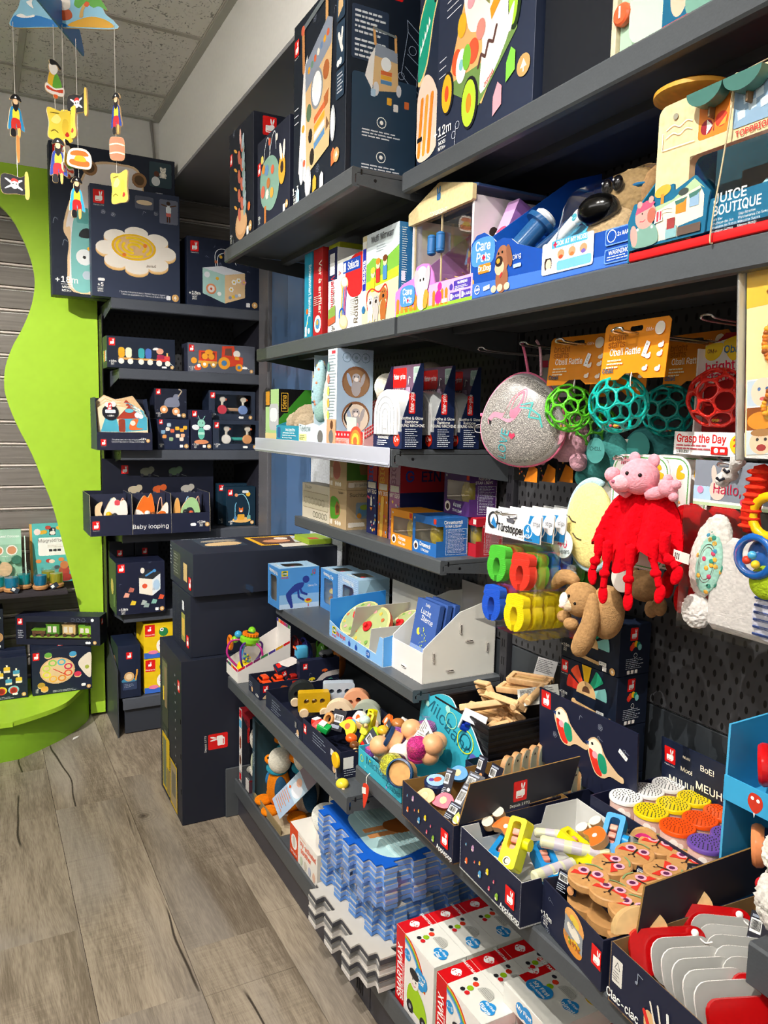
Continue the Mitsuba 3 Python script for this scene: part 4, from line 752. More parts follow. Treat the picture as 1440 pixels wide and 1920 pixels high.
def plushspine(w,h):a=Art(w,h,'#cfdbe2');a.r(w*.4,h-1.4,w*.8,h-.5,'#d8404c');a.lines(.4,h-2,w-.8,26,.85,'#8b9aa6',.26);[a.e(.8,h-5-i*3.4,.75,1.3,c) for i,c in enumerate(('#6d9a94','#e07a6a','#e2d25a','#e8b04a','#c9d95a'))];a.r(0,0,w,7,'#c79a78').e(w*.55,5.4,1,1.3,'#5a3a28').e(w*.5,2,1.6,2,'#6d6a6a');return a
T=Thing('plush_gift_box','tall pale blue open box with two round photos and a hanging plush','gift box',(.905,2.275,1.490),-90)
T.add('back','paper',B(0,.11,0,.285,.113,.268,'#b9cbd8'));T.add('side','paper',B(.282,0,0,.285,.113,.268,'#9fb8cf'));T.add('spine','paper',B(.222,0,0,.285,.003,.268,'#cfdbe2'));T.add('side','paper',B(0,.05,0,.003,.113,.27,'#cfe0ea'));T.add('floor','paper',B(0,0,0,.285,.113,.003,'#b9cbd8'))
fr=Polygon([(0,0),(.222,0),(.222,.09),(.2,.06),(.16,.05),(.11,.058),(.05,.05),(0,.055)])
T.add('front','paper',card(fr,.003,.003,'#cfe0ea'));a=Art();a.t('Teelow',5,3.2,1.9,'#4c6670',False,0,'c').r(.4,.3,6.4,2.4,'#dfe39a').e(17,1.8,2,2,'#6d6a6a').r(12,.2,14.4,1.3,WHT);a.lines(1,1.8,4.6,3,.55,'#7a7a4c',.2);T.add('front_print','paper',on(a,'front'))
T.add('spine_print','paper',tr(on(plushspine(6.3,26.8),'front'),(.222,0,0)));T.add('side_print','paper',on(plushboxside(11.3,26.8),'right',.285,.113,.268))
t=Thing('plush_toy','long-eared plush with a starry pale blue ear hanging in the tall open box','plush toy',(.905,2.275,1.490),-90)
def starry(it,n=26,seed=4,cols=('#5d8f9a','#3f5a6a','#d98a6a','#d9c25a')):
 v=it[0];rnd=random.Random(seed);nn=normals(it[0],it[1]);out=[]
 for i in rnd.sample(range(len(v)),n):out.append(tr(sph((0,0,0),(.004,.004,.0012),rnd.choice(cols),1),v[i]+nn[i]*.0004,(0,math.degrees(math.asin(max(-1,min(1,nn[i][2]))))*-1+90,math.degrees(math.atan2(nn[i][1],nn[i][0]))),1))
 return[it]+out
t.add('ear','plush',starry(sph((.085,.03,.165),(.026,.02,.085),'#a9cdd4',3,(0,14,0))));t.add('ear_lining','plush',sph((.08,.04,.10),(.03,.02,.04),'#8fb3ae',3));t.add('body','plush',fur(sph((.165,.055,.12),(.045,.04,.11),'#d3ccbc',4),.005));t.add('head','plush',sph((.185,.05,.195),(.04,.036,.036),'#e4dcc8',3));t.add('ear','plush',sph((.15,.06,.235),(.02,.02,.04),'#777a80',2,(0,20,0)),label='grey ear')
T=Thing('counter_display','red gingham display tray with a star border and rainbow corner','display tray',(.905,2.040,1.490),-90)
def ging(w,h,c='#cf2430',n=1.0):
 a=Art(w,h,'#f3efe9')
 for i in range(int(w/n)+1):a.r(i*n,0,i*n+n/2,h,'#eaa2a2')
 for j in range(int(h/n)+1):a.r(0,j*n,w,j*n+n/2,'#e08688')
 for i in range(int(w/n)+1):
  for j in range(int(h/n)+1):a.r(i*n,j*n,i*n+n/2,j*n+n/2,c)
 return a
T.add('tray','paper',B(0,0,0,.22,.003,.038,'#f0ece6'),B(0,0,0,.22,.22,.003,'#caa'),YZ(ext([(0,0),(.22,0),(.22,.17),(.003,.038)],.003,'#d8a0a0'),-.0),YZ(ext([(0,0),(.22,0),(.22,.17),(.003,.038)],.003,'#d8a0a0'),.217))
a=Art(22,3.8,'#f0ece6');a.put(ging(22,1.9,'#cfc4c0',.9));a.r(0,1.9,22,3.8,'#cf2430');[a.p([(x+.55*(1 if k%2==0 else .42)*math.sin(k*math.pi/5),2.85+.55*(1 if k%2==0 else .42)*math.cos(k*math.pi/5)) for k in range(10)],WHT) for x in np.arange(1.2,14,2)];a.t('BEARTHDAY',8,.5,1.0,'#d9674c',True);T.add('front_print','paper',on(a,'front'))
g=ging(30,2.4);T.add('side_print','paper',[(np.c_[.2201+v[:,2],.003+v[:,0]*.74,.02+v[:,1]+v[:,0]*.445],f,c) for v,f,c in g.items()],[(np.c_[-v[:,2]-.0001,.003+v[:,0]*.74,.02+v[:,1]+v[:,0]*.445],f[:,::-1],c) for v,f,c in g.items()],[(np.c_[.0031+v[:,2],.003+v[:,0]*.74,.02+v[:,1]+v[:,0]*.445],f,c) for v,f,c in g.items()])
rb=[Polygon([(x0,0)]+[(.0335+r*math.cos(u),.004+r*math.sin(u)) for u in np.linspace(math.pi,0,16)]).buffer(0) for x0,r in((0,.034),)]
T.add('rainbow','paper',[card(Point(.18,.012).buffer(r,quad_segs=10).intersection(sbox(0,.004,1,1)),-.0004*k-.001,.002,c) for k,(r,c) in enumerate(((.040,'#d8503c'),(.031,'#e8843c'),(.022,'#efc04c'),(.012,'#d8683c')))])
T.add('card','paper',card([(.085,.03),(.14,.036),(.14,.075),(.075,.078)],.02,.002,'#b9c4bc'))
def fpcard(w,h):
 a=Art(w,h,'#6a5468');a.r(0,h-5.2,w*.48,h-.6,'#d8241f',.5);a.t('fisher-price',w*.24,h-3.4,1.25,WHT,True,sx=.62);[a.c(.8+i*1.15,h-5.1,.62,'#d8241f') for i in range(6)]
 a.r(w*.72,h-4.6,w-.6,h-.6,'#a9bdb4',.3).r(w*.75,h-4.2,w-1,h-1,'#8fa79c',.2).t('SLEEP',w*.85,h-3,.8,'#dfe8e2',True,sx=.8);a.t('€ 39.45',w*.26,h-6.9,1.0,'#e9e2d6',True).p([(w*.4,h-9),(w*.5,h-5.6),(w*.62,h-5.6),(w*.66,h-9)],'#a48fa8')
 for i in range(4):a.r(w*.05,h-8.2-i*1.0,w*(.42-.04*i),h-7.7-i*1.0,'#e9e2d6')
 for i in range(6):a.r(w*.6+i*.9,4,w*.6+i*.9+.35,h-7,'#cfc6da')
 a.c(w-1.6,h-8.6,1.5,'#efe9ee').r(w-1.9,h-9.4,w-1.3,h-7.9,'#d8241f').l([(w*.56,h-4.8),(w*.58,h-3),(w*.63,h-3.2)],.25,WHT);return a
def fpside(w,h):
 a=Art();a.r(1.8,8.6,3.6,13.6,'#d8241f',.4).t('fisher-price',3.2,8.9,1.1,WHT,True,90,'l',sx=.58).t('Soothe & Glow',w*.45,7.2,.7,WHT,True).t('Rainbow',w*.45,6.3,.7,WHT,True).t('SOUND MACHINE',w*.45,5.4,.7,WHT,True,sx=.9);a.lines(.8,4.7,w-2,9,.52,'#c9cfdd',.22);return a
def soundbox(x,y,lb,front=True):
 T=Thing('sound_machine',lb,'baby sound machine',(x,y,1.490),-90);w,h=.152,.21
 T.add('back_card','paper',B(0,.055,0,w,.058,h,'#1d2b4c'));T.add('card_print','paper',tr(on(fpcard(15.2,12).put(Art(),0,0),'front'),(0,.055,.09)))
 T.add('side_panel','paper',YZ(ext([(0,0),(.058,0),(.058,h),(.05,h),(0,.07)],.002,'#1b2848'),w-.002),YZ(ext([(0,0),(.058,0),(.058,h),(.05,h),(0,.07)],.002,'#1b2848'),0))
 T.add('side_print','paper',on(fpside(5.8,21),'right',w,.058,h))
 T.add('base_panel','paper',B(0,0,0,w,.003,.042,'#1b2848'),B(0,0,0,w,.058,.002,'#1b2848'));a=Art(15.2,4.2);a.c(12.6,2.2,1.7,'#d8341f').t('0+',12.6,1.7,1.3,WHT,True).t('Soothe & Glow Rainbow',5.6,3.1,.6,WHT,True,sx=.8).t('SOUND MACHINE',5.6,2.3,.6,WHT,True,sx=.8);a.lines(2.4,1.7,6.4,3,.5,'#c9cfdd',.2);T.add('base_print','paper',on(a,'front'))
 dome=Polygon([(.008,.03),(.008,.085)]+[(.073+.065*math.cos(u),.085+.062*math.sin(u)) for u in np.linspace(math.pi,0,26)]+[(.138,.03)]).buffer(0)
 T.add('dome','gloss',card(dome.buffer(-.004),.001,.006,'#dcdddd'),card(dome,.046,.045,'#d6d7d7'),label='white rounded dome')
 T.add('groove','satin',[card(LineString([(.073-r,.034),(.073-r,.085)]+[(.073+r*math.cos(u),.085+r*.95*math.sin(u)) for u in np.linspace(math.pi,0,20)]+[(.073+r,.034)]).buffer(.0009),-.005,.0008,'#9da0a3') for r in(.046,.030,.014)],[cyl((.067+i*.006,-.0052,.048),(.067+i*.006,-.006,.048),.0012,'#777',8) for i in range(3)])
soundbox(.925,1.800,'white dome sound machine in an open navy pack, front of three')
soundbox(1.022,1.806,'second navy sound machine pack, behind the white dome one')
soundbox(1.105,1.812,'rearmost of the three navy sound machine packs on the railed shelf')
t=Thing('plush_toy','white floppy-eared plush peeking out behind the front sound machine','plush toy',(1.02,1.945,1.490),-90);t.add('body','plush',sph((0,.03,.06),(.05,.04,.075),'#d9d4c6',3));t.add('head','plush',sph((0,.02,.165),(.04,.035,.038),'#e6e1d2',3));t.add('ear','plush',sph((-.035,.02,.165),(.014,.012,.04),'#d3ccbb',2,(0,24,0)),sph((.035,.02,.17),(.014,.012,.04),'#d3ccbb',2,(0,-24,0)))
t=Thing('plush_toy','pale plush lying on top behind the sound machine packs in the dark','plush toy',(1.14,1.95,1.490),-90);t.add('body','plush',sph((0,.04,.09),(.06,.045,.10),'#8a7f78',3));t.add('head','plush',sph((.02,.03,.215),(.05,.03,.026),'#b9aaa0',3));t.add('scarf','plush',sph((-.055,.03,.205),(.045,.03,.016),'#7a1f28',3))
# ================================================================ fourth shelf
def ludo(w,h):
 a=Art(w,h,'#d3cdb8');a.t('Calculator',w*.22,h-1.9,1.2,'#4a4436',False,sx=.8).r(1,3.8,w-1.6,h-2.8,'#a2997f',.4).r(1.3,4.1,w-1.9,h-3.1,'#c4bca2',.3)
 for i in range(6):a.ring(3.4+i*3.2,6.6,1.3,.2,'#7d745c')
 for i in range(5):a.ring(w-14+i*2.6,2,1.1,.2,'#5c553f')
 return a
carton('puzzle_box','pale cream flat box printed with number shapes, left end of the narrow shelf',(1.08,2.672,1.20),-90,.255,.06,.128,'#c9c2ab',front=ludo(25.5,12.8))
def sorter(w,h,k):
 a=Art(w,h,'#b39d78')
 if k==0:a.b([(.8,3.6),(3,2.6),(7,3.4),(8.8,6),(7,9.4),(3,10.4),(.8,9)],'#4f8f2c').p([(5,4),(8,4.6),(8.6,7.6),(6,9),(4.4,7)],'#8a5a34').p([(5.6,4.8),(7.6,5.2),(7.9,7.2),(6.2,8),(5.2,6.8)],'#5c3a22').t('Suchbox',w*.66,h-1.5,.9,'#3a3226',False,sx=.7)
 if k==1:a.c(5.6,6.4,3.6,'#c98a7a').c(5.8,6.2,3,'#b5645c').r(.8,3.4,3,7,'#d9ceb4',.3)
 if k==2:a.t('Suchbox',4.6,h-2.2,1.3,'#2f291f',False).r(3.4,3.6,8.6,9,'#7f8f9a',.6).e(6,6,1.8,1.7,'#5d82a0').e(6.4,7.4,1.6,.9,'#8aa03a').c(4.6,4.6,.9,'#c98a3c').r(2,1,6.6,2.4,'#e4ddcc')
 if k==3:a.r(0,3.2,w,h,'#4f7d33').p([(5,5),(8.6,5),(9.6,8),(7,10),(4.4,8)],'#8a6a48').r(2.4,.9,8,2.6,'#d8cdb4').t('s-smile',5.2,1.3,.9,'#4a4436')
 a.r(.6,.8,2.6,2.4,'#e4ddcc',.3);[a.c(5.4+i*1.7,1.6,.75,'#e4ddcc') for i in range(3)] if k<2 else 0;return a
carton('shape_box','kraft brown box with a green window picture, lower of the stacked pair',(1.07,2.400,1.20),-90,.136,.115,.131,'#a8926c',front=sorter(13.6,13.1,0),right=sorter(11.5,13.1,2))
carton('shape_box','kraft brown box with a pink fruit picture, upper of the stacked pair',(1.07,2.402,1.3315),-90,.136,.115,.10,'#a8926c',front=sorter(13.6,10,1),right=sorter(11.5,10,3))
t=Thing('plush_toy','dark round object tucked behind the cream puzzle box','plush toy',(1.18,2.50,1.20),-90);t.add(None,'matte',sph((0,0,.09),(.05,.035,.09),'#15161a',3))
def bigbook(w,h,k):
 a=Art(w,h,['#232a5c','#c2752a','#a0688a'][k]);a.r(0,h*.72,w,h,['#b02a35','#c8682a','#b58aa8'][k]).t('BIG',w*.6,h*.84,w*.42,['#3a56b0','#d8a23c','#8a5f80'][k],True,90).r(w*.1,h*.62,w*.9,h*.70,'#d9d4c8').t('MY BIG',w*.5,h*.55,w*.19,'#e9e2d6',True);rnd=random.Random(k);[a.c(rnd.uniform(.4,w-.4),rnd.uniform(.6,h*.5),rnd.uniform(.2,.5),rnd.choice(['#e07a3c','#e9c25a','#6aa0c8','#d8506a','#efe6d6'])) for _ in range(14)]
 if k==0:a.p([(w*.4,h*.38),(w*.6,h*.38),(w*.6,h*.48),(w*.5,h*.53),(w*.4,h*.48)],'#e9e2d6').p([(w*.35,h*.36),(w*.65,h*.36),(w*.5,h*.31)],'#e8893a')
 if k==1:a.l([(w*.4,.8),(w*.5,h*.5)],w*.3,'#e0b04a')
 return a
def bigside(w,h):a=Art(w,h,'#232a5c');a.r(0,h*.62,w,h,'#b02a35').t('G',w*.2,h*.76,3.2,'#2c4aa8',True).t('EIN',w*.68,h*.76,3,'#2a2a60',True).c(w*.45,h*.34,2,'#c2343c').t('360',w*.45,h*.33,.9,'#2a2a60',True);return a
for k,(y,lb) in enumerate(((2.205,'navy giant activity book, leftmost of the three upright ones'),(2.128,'orange giraffe activity book in the middle of three upright ones'),(2.054,'pink spined activity book, nearest of the three upright ones'))):
 carton('activity_book',lb,(1.115,y,1.20),-90,.066,.155,.236,['#232a5c','#232a5c','#232a5c'][k],cat='book',front=bigbook(6.6,23.6,k),right=bigside(15.5,23.6))
def lightbox(lb,pos,w,d,h,c,c2,title,rtext=True):
 """star light box: printed carton with a window that wraps round its near corner"""
 T=Thing('star_light_box',lb,'box',pos,-90);th=.002
 win=sbox(.004+w*.08,h*.34,w+1,h*.80).intersection(sbox(0,0,w,h));fr=sbox(0,0,w,h).difference(win)
 T.add('carton','paper',card(fr,th,th,c),B(0,th,0,w,d,th,c),B(0,th,h-th,w,d,h,c),B(0,d-th,0,w,d,h,'#b3ab8e'),B(0,th,0,th,d,h,'#b3ab8e'))
 sd=sbox(0,0,d,h).difference(sbox(-1,h*.40,d*.22,h*.78));T.add('side_panel','paper',YZ(ext(sd,th,c),w-th))
 a=Art(w*100,h*100);a.c(w*16,h*18,h*12,'#efe6da').c(w*16,h*17,h*7,'#3a2a2a').t(title,w*54,h*19,h*10,WHT,True,-4,sx=.7).t('STAR LIGHT',w*54,h*7,h*6,WHT,True,-4,sx=.8).r(w*88,h*84,w*99,h*97,c2).ring(w*10,h*90,h*3,.2,WHT);T.add('front_print','paper',on(a,'front'))
 a=Art(d*100,h*100);a.t(title,d*52,h*84,h*8.5,WHT,True,sx=.85).t('STAR LIGHT',d*52,h*75,h*6,WHT,True)
 a.l([(d*30,h*5),(d*96,h*5),(d*96,h*70),(d*30,h*70),(d*30,h*5)],.1,'#dfe6ee').lines(d*34,h*66,d*60,17,h*3.5,'#cfd8e4',.12);T.add('side_print','paper',on(a,'right',w,d,h))
 T.add('window','clear',B(.006,.0005,h*.34,w-.0005,.001,h*.8,'#fff'),B(w-.001,.001,h*.4,w-.0005,d*.22,h*.78,'#fff'))
 T.add('lamp','gloss',sph((w*.55,d*.5,h*.5),(w*.22,d*.3,h*.38),'#b8a33a',3),cyl((w*.55,d*.5,th),(w*.55,d*.5,h*.2),w*.2,'#c9b96a',16),label='yellow star lamp')
lightbox('yellow star light box, left of the blue one at the front of the narrow shelf',(1.072,1.962,1.20),.124,.10,.106,'#d98a2a','#c23a2a','Pompom')
lightbox('blue star light box at the near end of the narrow shelf',(1.072,1.835,1.20),.126,.10,.105,'#2b62a6','#c23a2a','Cinnamoroll')
lightbox('red star light box half hidden right of the blue one',(1.175,1.80,1.20),.126,.09,.105,'#b3222f','#e9e2d6','Hello')
lightbox('purple star light box stacked on the red one',(1.166,1.825,1.3055),.126,.09,.118,'#53336e','#c23a2a','Kuromi')
# ================================================================ fifth shelf
def lenalogo(a,x,y,s):a.r(x,y,x+2.2*s,y+1.7*s,'#f0c61c',.1*s).e(x+1.1*s,y+.85*s,.95*s,.7*s,'#1d5a2f').t('LENA',x+1.1*s,y+.55*s,.62*s,WHT,True,sx=.85).t('tin toys',x+1.1*s,y-.7*s,.5*s,'#d8452f',True)
def topart(w,h):
 a=Art(w,h,'#4d8fd0');a.r(0,0,w,h*.35,'#86b4dd').r(0,0,w,h*.12,'#b9d2e8');lenalogo(a,.8,h-2.9,1.15)
 N='#2f3f8c';a.c(w*.66,h*.70,1.35,N).b([(w*.60,h*.63),(w*.40,h*.60),(w*.24,h*.46),(w*.16,h*.34),(w*.24,h*.12),(w*.30,h*.10),(w*.30,h*.34),(w*.46,h*.44),(w*.58,h*.52)],N).l([(w*.5,h*.52),(w*.56,h*.38),(w*.68,h*.33)],.8,N).l([(w*.46,h*.46),(w*.48,h*.28),(w*.6,h*.2)],.75,N).l([(w*.26,h*.3),(w*.3,.8)],1.1,N)
 a.e(w*.72,h*.17,1.5,.85,'#e2c23a').e(w*.72,h*.19,1,.5,'#c23a2a').r(w*.71,.4,w*.73,1.4,'#c23a2a').t('Classic Tin',w*.82,h*.52,.75,WHT,False,sx=.7);a.l([(w*.82,h*.82),(w*.83,h*.92),(w*.89,h*.94),(w*.88,h*.84)],.22,'#b94a5a').c(w*.8,h*.81,.35,'#3a9a6a').c(w*.87,h*.84,.35,'#b94a5a');return a
def topbox(lb,pos,w,d,h,dots=False):
 T=Thing('tin_toy_box',lb,'box',pos,-90);th=.002;win=rrect(w*.56,h*.62,.012,w*.22,h*.16);tw=rrect(w*.5,d*.5,.012,w*.25,d*.22)
 T.add('carton','paper',card(sbox(0,0,w,h).difference(win),th,th,'#4585c4' if not dots else '#8fb4dc'),ext(sbox(0,0,w,d).difference(tw),th,'#9cc0de',z0=h-th),B(0,th,0,w,d,th,'#9cc0de'),B(0,th,0,th,d,h,'#b9b4a4'),B(0,d-th,0,w,d,h,'#b9b4a4'),B(w-th,th,0,w,d,h,'#4d8fd0' if not dots else '#86a6b8'))
 T.add('window','clear',B(w*.2,.0026,h*.14,w*.8,.003,h*.8,'#fff'))
 a=Art(w*100,h*100);a.t('Humming Top',w*50,h*84,h*8,WHT,True,-3,sx=.8)
 if dots:[a.c(x+(.35 if j%2 else 0),y,.16,'#e4edf6') for j,y in enumerate(np.arange(.4,h*100,.7)) for x in np.arange(.4,w*100,.7) if not win.contains(Point(x*.01,y*.01))]
 T.add('front_print','paper',on(a,'front'))
 T.add('side_print','paper',on(topart(d*100,h*100) if not dots else Art().p([(0,h*100),(0,h*30),(d*40,h*100)],'#a9cbe0').t('Humming Top',d*70,h*60,1,'#4c5a6a',False),'right',w,d,h))
 a=Art();a.t('Humming Top',w*50,d*8,h*7,WHT,True,sx=.8);T.add('top_print','paper',on(a,'top',w,d,h))
 q=Thing('spinning_top',f'tin top inside the {lb[:lb.index(",")] if "," in lb else "blue box with a child silhouette"}','spinning top',pos,-90);R=min(w,d)*.42
 q.add('body','gloss',tr(lathe([(0,.0),(.006,.006),(R*.55,h*.2),(R,h*.38),(R*.96,h*.42),(R*.5,h*.6),(.006,h*.66),(0,h*.66)],'#c9302c',24),(w/2,d/2,.008)));q.add('band','gloss',tr(lathe([(R*1.004,h*.375),(R*1.01,h*.4),(R*.98,h*.425),(R*.8,h*.48)],'#e2c23a',24),(w/2,d/2,.008)),tr(lathe([(R*.8,h*.483),(R*.55,h*.585)],'#2f4a9c',24),(w/2,d/2,.0085)));q.add('handle','gloss',tr(lathe([(0,0),(.004,0),(.004,h*.22),(.011,h*.24),(.011,h*.29),(0,h*.31)],'#c9302c',14),(w/2,d/2,h*.66)))
topbox('blue box with a child silhouette at the far end of the tin toy shelf',(.968,2.738,.863),.125,.158,.153)
topbox('middle one of the blue tin toy boxes, behind the first',(1.128,2.604,.863),.142,.12,.150)
topbox('dotted blue tin toy box, nearest of the three',(1.132,2.456,.863),.165,.12,.158,True)
T=Thing('counter_display','blue tin toy display tray with yellow logos holding round tin drums','display tray',(1.000,2.232,.863),-90);w,d=.37,.205
T.add('tray','paper',card([(0,0),(w,0),(w,.085),(w-.02,.085),(w-.042,.028),(.08,.036),(0,.05)],.002,.002,'#7fb0e0','#e9e7e0'),B(0,0,0,w,d,.002,'#cfcfc8'))
T.add('side_wall','paper',YZ(ext([(.002,0),(d,0),(d,.132),(.002,.12)],.0015,'#2f7fd0'),.0005),YZ(ext([(.002,0),(d,0),(d,.132),(.002,.12)],.0015,'#7fb0e0'),-.001))
T.add('side_wall','paper',YZ(ext([(.002,0),(d,0),(d,.12),(.002,.085)],.0015,'#c9c8c4'),w-.003),YZ(ext([(.0,0),(d,0),(d,.12),(.0,.085)],.0015,'#4f93d6'),w-.0015))
T.add('divider','paper',tr(B(0,0,0,.0015,.19,.14,'#b7b6b0'),(.12,.01,.0),(0,22,0)),tr(B(0,0,0,.0015,.19,.09,'#c9c8c4'),(.26,.01,.0),(0,10,0)),B(.05,d-.002,0,w-.02,d,.18,'#a3a29c'))
a=Art();lenalogo(a,2.4,1.5,1.35);a.t('tin toys',9,1.4,1.4,'#d8452f',True);[a.c(x,1.2,.8,N_).r(x-.12,1.8,x+.12,2.5,N_) for x,N_ in((15.2,'#2c4aa0'),(20,'#2c4aa0'))];a.c(28,1.5,1.2,'#2c5aa8').t('1.5',28,1.2,.8,WHT,True);T.add('front_print','paper',on(a,'front'))
a=Art();lenalogo(a,5,5.2,1.7);T.add('side_print','paper',on(a,'right',w,d,.1))
def tindrum(R):
 b=[lathe([(0,0),(R*.8,0),(R*.96,R*.1),(R,R*.22),(R,R*.3)],'#c8282a',30),lathe([(R,R*.3),(R*1.015,R*.33),(R*.97,R*.37),(R*.92,R*.36)],'#cfc98a',30),lathe([(R*.925,R*.36),(R*.6,R*.46),(0,R*.5)],'#a3b078',30)]
 rnd=random.Random(9);s=[]
 for i in range(11):u=i*.571;s.append(tr(sph((0,0,0),(R*.12,R*.09,R*.01),['#efe6c8','#c2683a','#d8b04a','#e6a0a0','#6f9a4a'][i%5],1),(R*.68*math.cos(u),R*.68*math.sin(u),R*.44),(0,0,math.degrees(u)),1))
 k=[lathe([(0,R*.5),(R*.2,R*.5),(R*.23,R*.54),(R*.2,R*.58),(R*.08,R*.58),(R*.1,R*.70),(0,R*.72)],'#cf2a30',20)]
 return b,s,k
for(x,y,z,rr,R),lb in zip(((.075,.085,.05,(38,6,0),.072),(.185,.075,.045,(50,-8,10),.078),(.215,.165,.05,(40,-4,0),.068)),('painted tin drum seen edge-on at the left of the blue tray','painted tin drum facing up in the middle of the blue tray','painted tin drum at the back of the blue tray')):
 q=Thing('tin_drum',lb,'toy drum',(1.000,2.232,.863),-90);b,s,k=tindrum(R);q.add('body','gloss',tr(b,(x,y,z),rr));q.add('painted_figure','gloss',tr(s,(x,y,z),rr));q.add('knob','gloss',tr(k,(x,y,z),rr))
T=Thing('card_display','plain white card display stand with slanted sides and folded tabs','display stand',(1.030,1.862,.863),-90);w,d=.168,.235
sd=Polygon([(.002,0),(d,0),(d,.205),(.19,.205),(.115,.185),(.002,.095)])
T.add('front','paper',B(0,0,0,w,.003,.085,'#d9d6cf'));T.add('floor','paper',B(0,.003,0,w,d,.003,'#cfccc6'));T.add('back','paper',B(0,d-.003,0,w,d,.235,'#b3b1ac'))
for x in(0,w-.003):T.add('side_wall','paper',YZ(ext(sd,.003,'#dedbd4'),x))
tabs=[(.03,.055,0),(.075,.024,1),(.115,.125,0),(.135,.10,1),(.205,.16,1),(.205,.065,0)]
for y,z,hz in tabs:T.add('tab','paper',YZ(ext(rrect(*((.024,.006,.003) if hz else(.006,.03,.003)),y,z),.004,'#e4e1da','#8a867e'),w),YZ(ext(rrect(*((.020,.0025,.001) if hz else(.0025,.024,.001)),y+.002,z+.002),.0044,'#2a2622'),w))
T.add('tab','paper',card(rrect(.024,.006,.003,.06,.02),0,.004,'#e4e1da'),card(rrect(.02,.0025,.001,.062,.022),0,.0044,'#2a2622'))
def starbook(w,h):
 a=Art(w,h,'#3f5c9c');a.r(0,0,w,h*.35,'#7d95c4').r(0,0,w,h*.15,'#b5c0d8').t('Lucht',w*.45,h*.80,1.5,WHT,False,-6).t('Sterne',w*.55,h*.70,1.5,WHT,False,-6).t('Sally',w*.5,h*.92,.8,WHT);a.c(w*.28,h*.55,1,'#e9d84a').c(w*.36,h*.57,.8,'#4a659f');rnd=random.Random(2);[a.c(w*.5+rnd.uniform(-.32,.4)*w*(1-i/34),h*.16+i*h*.017,rnd.uniform(.1,.2),'#d9e04a') for i in range(28)];[a.ring(w*(.3+.12*i),h*.1,.5,.1,'#e9e2c0') for i in range(4)];return a
for k in range(3):carton('star_book',('blue star story book standing in the white card display, front copy','middle copy of the blue star book','rear copy of the blue star book')[k],(1.062+k*.022,1.835-k*.004,.868),-90,.118,.016,.20,'#34508c',cat='book',r=(-10,0,0),front=starbook(11.8,20))
t=Thing('clear_sheet','crumpled clear plastic sheet behind the star books','plastic sheet',(1.16,1.835,.868),-90,r=(-8,0,4));t.add(None,'clear',B(0,0,0,.13,.0006,.22,'#fff'))
# ================================================================ back shelving, left niche, tall cartons, mobile
def bearart(w,h):
 a=Art(w,h);doodles(a,5,12,'#8b93a4',2.4,1,8,12,46);a.put(RB,1.6,h-8.2,5.6)
 a.b([(9,2),(6.6,14),(7.4,24),(5.2,30),(8,42),(12,50),(18,60),(30,62),(40,58),(40,30),(30,6)],'#e3c49a').b([(9.6,2.8),(7.6,14),(8.4,30),(6.4,31),(9,42),(13,50),(18.5,59),(30,61),(39.4,57),(39,30),(29,7)],'#e7e1dc').b([(9.6,3),(8.2,14),(9,30),(11,36),(18,36),(18,6)],'#7fc2bb')
 for x,y in((17,58),(39,56)):a.c(x,y,3.4,'#9a7350').c(x,y,2.2,'#5f4630')
 for x in(22,33):a.c(x,48,1.0,'#1d1c20')
 a.c(14,18,3.6,'#eceff0').c(14,18,.7,'#333').r(11,33,16,40,'#5fa9a4',.6).b([(12,27),(13,30),(16,31),(17,27)],'#2d3136').c(15,10,2,'#b9c8d4').c(16,22,.8,'#e8b23c')
 a.r(w-12,h-13,w-1.6,h-1.6,'#33454e',.8).critter if False else a.r(w-12,h-13,w-1.6,h-1.6,'#33454e',.8)
 critter(a,w-5.6,h-5.2,2.6,'#d9d4c8','bear');a.e(w-9,h-10.4,2,2.2,'#cfd3d6').c(w-8.6,h-7,1.3,'#5a3626').r(w-9.4,h-17.4,w-5.6,h-15.6,'#dfe1e4',.6);age(a,6,6,2.6,'+18m');return a
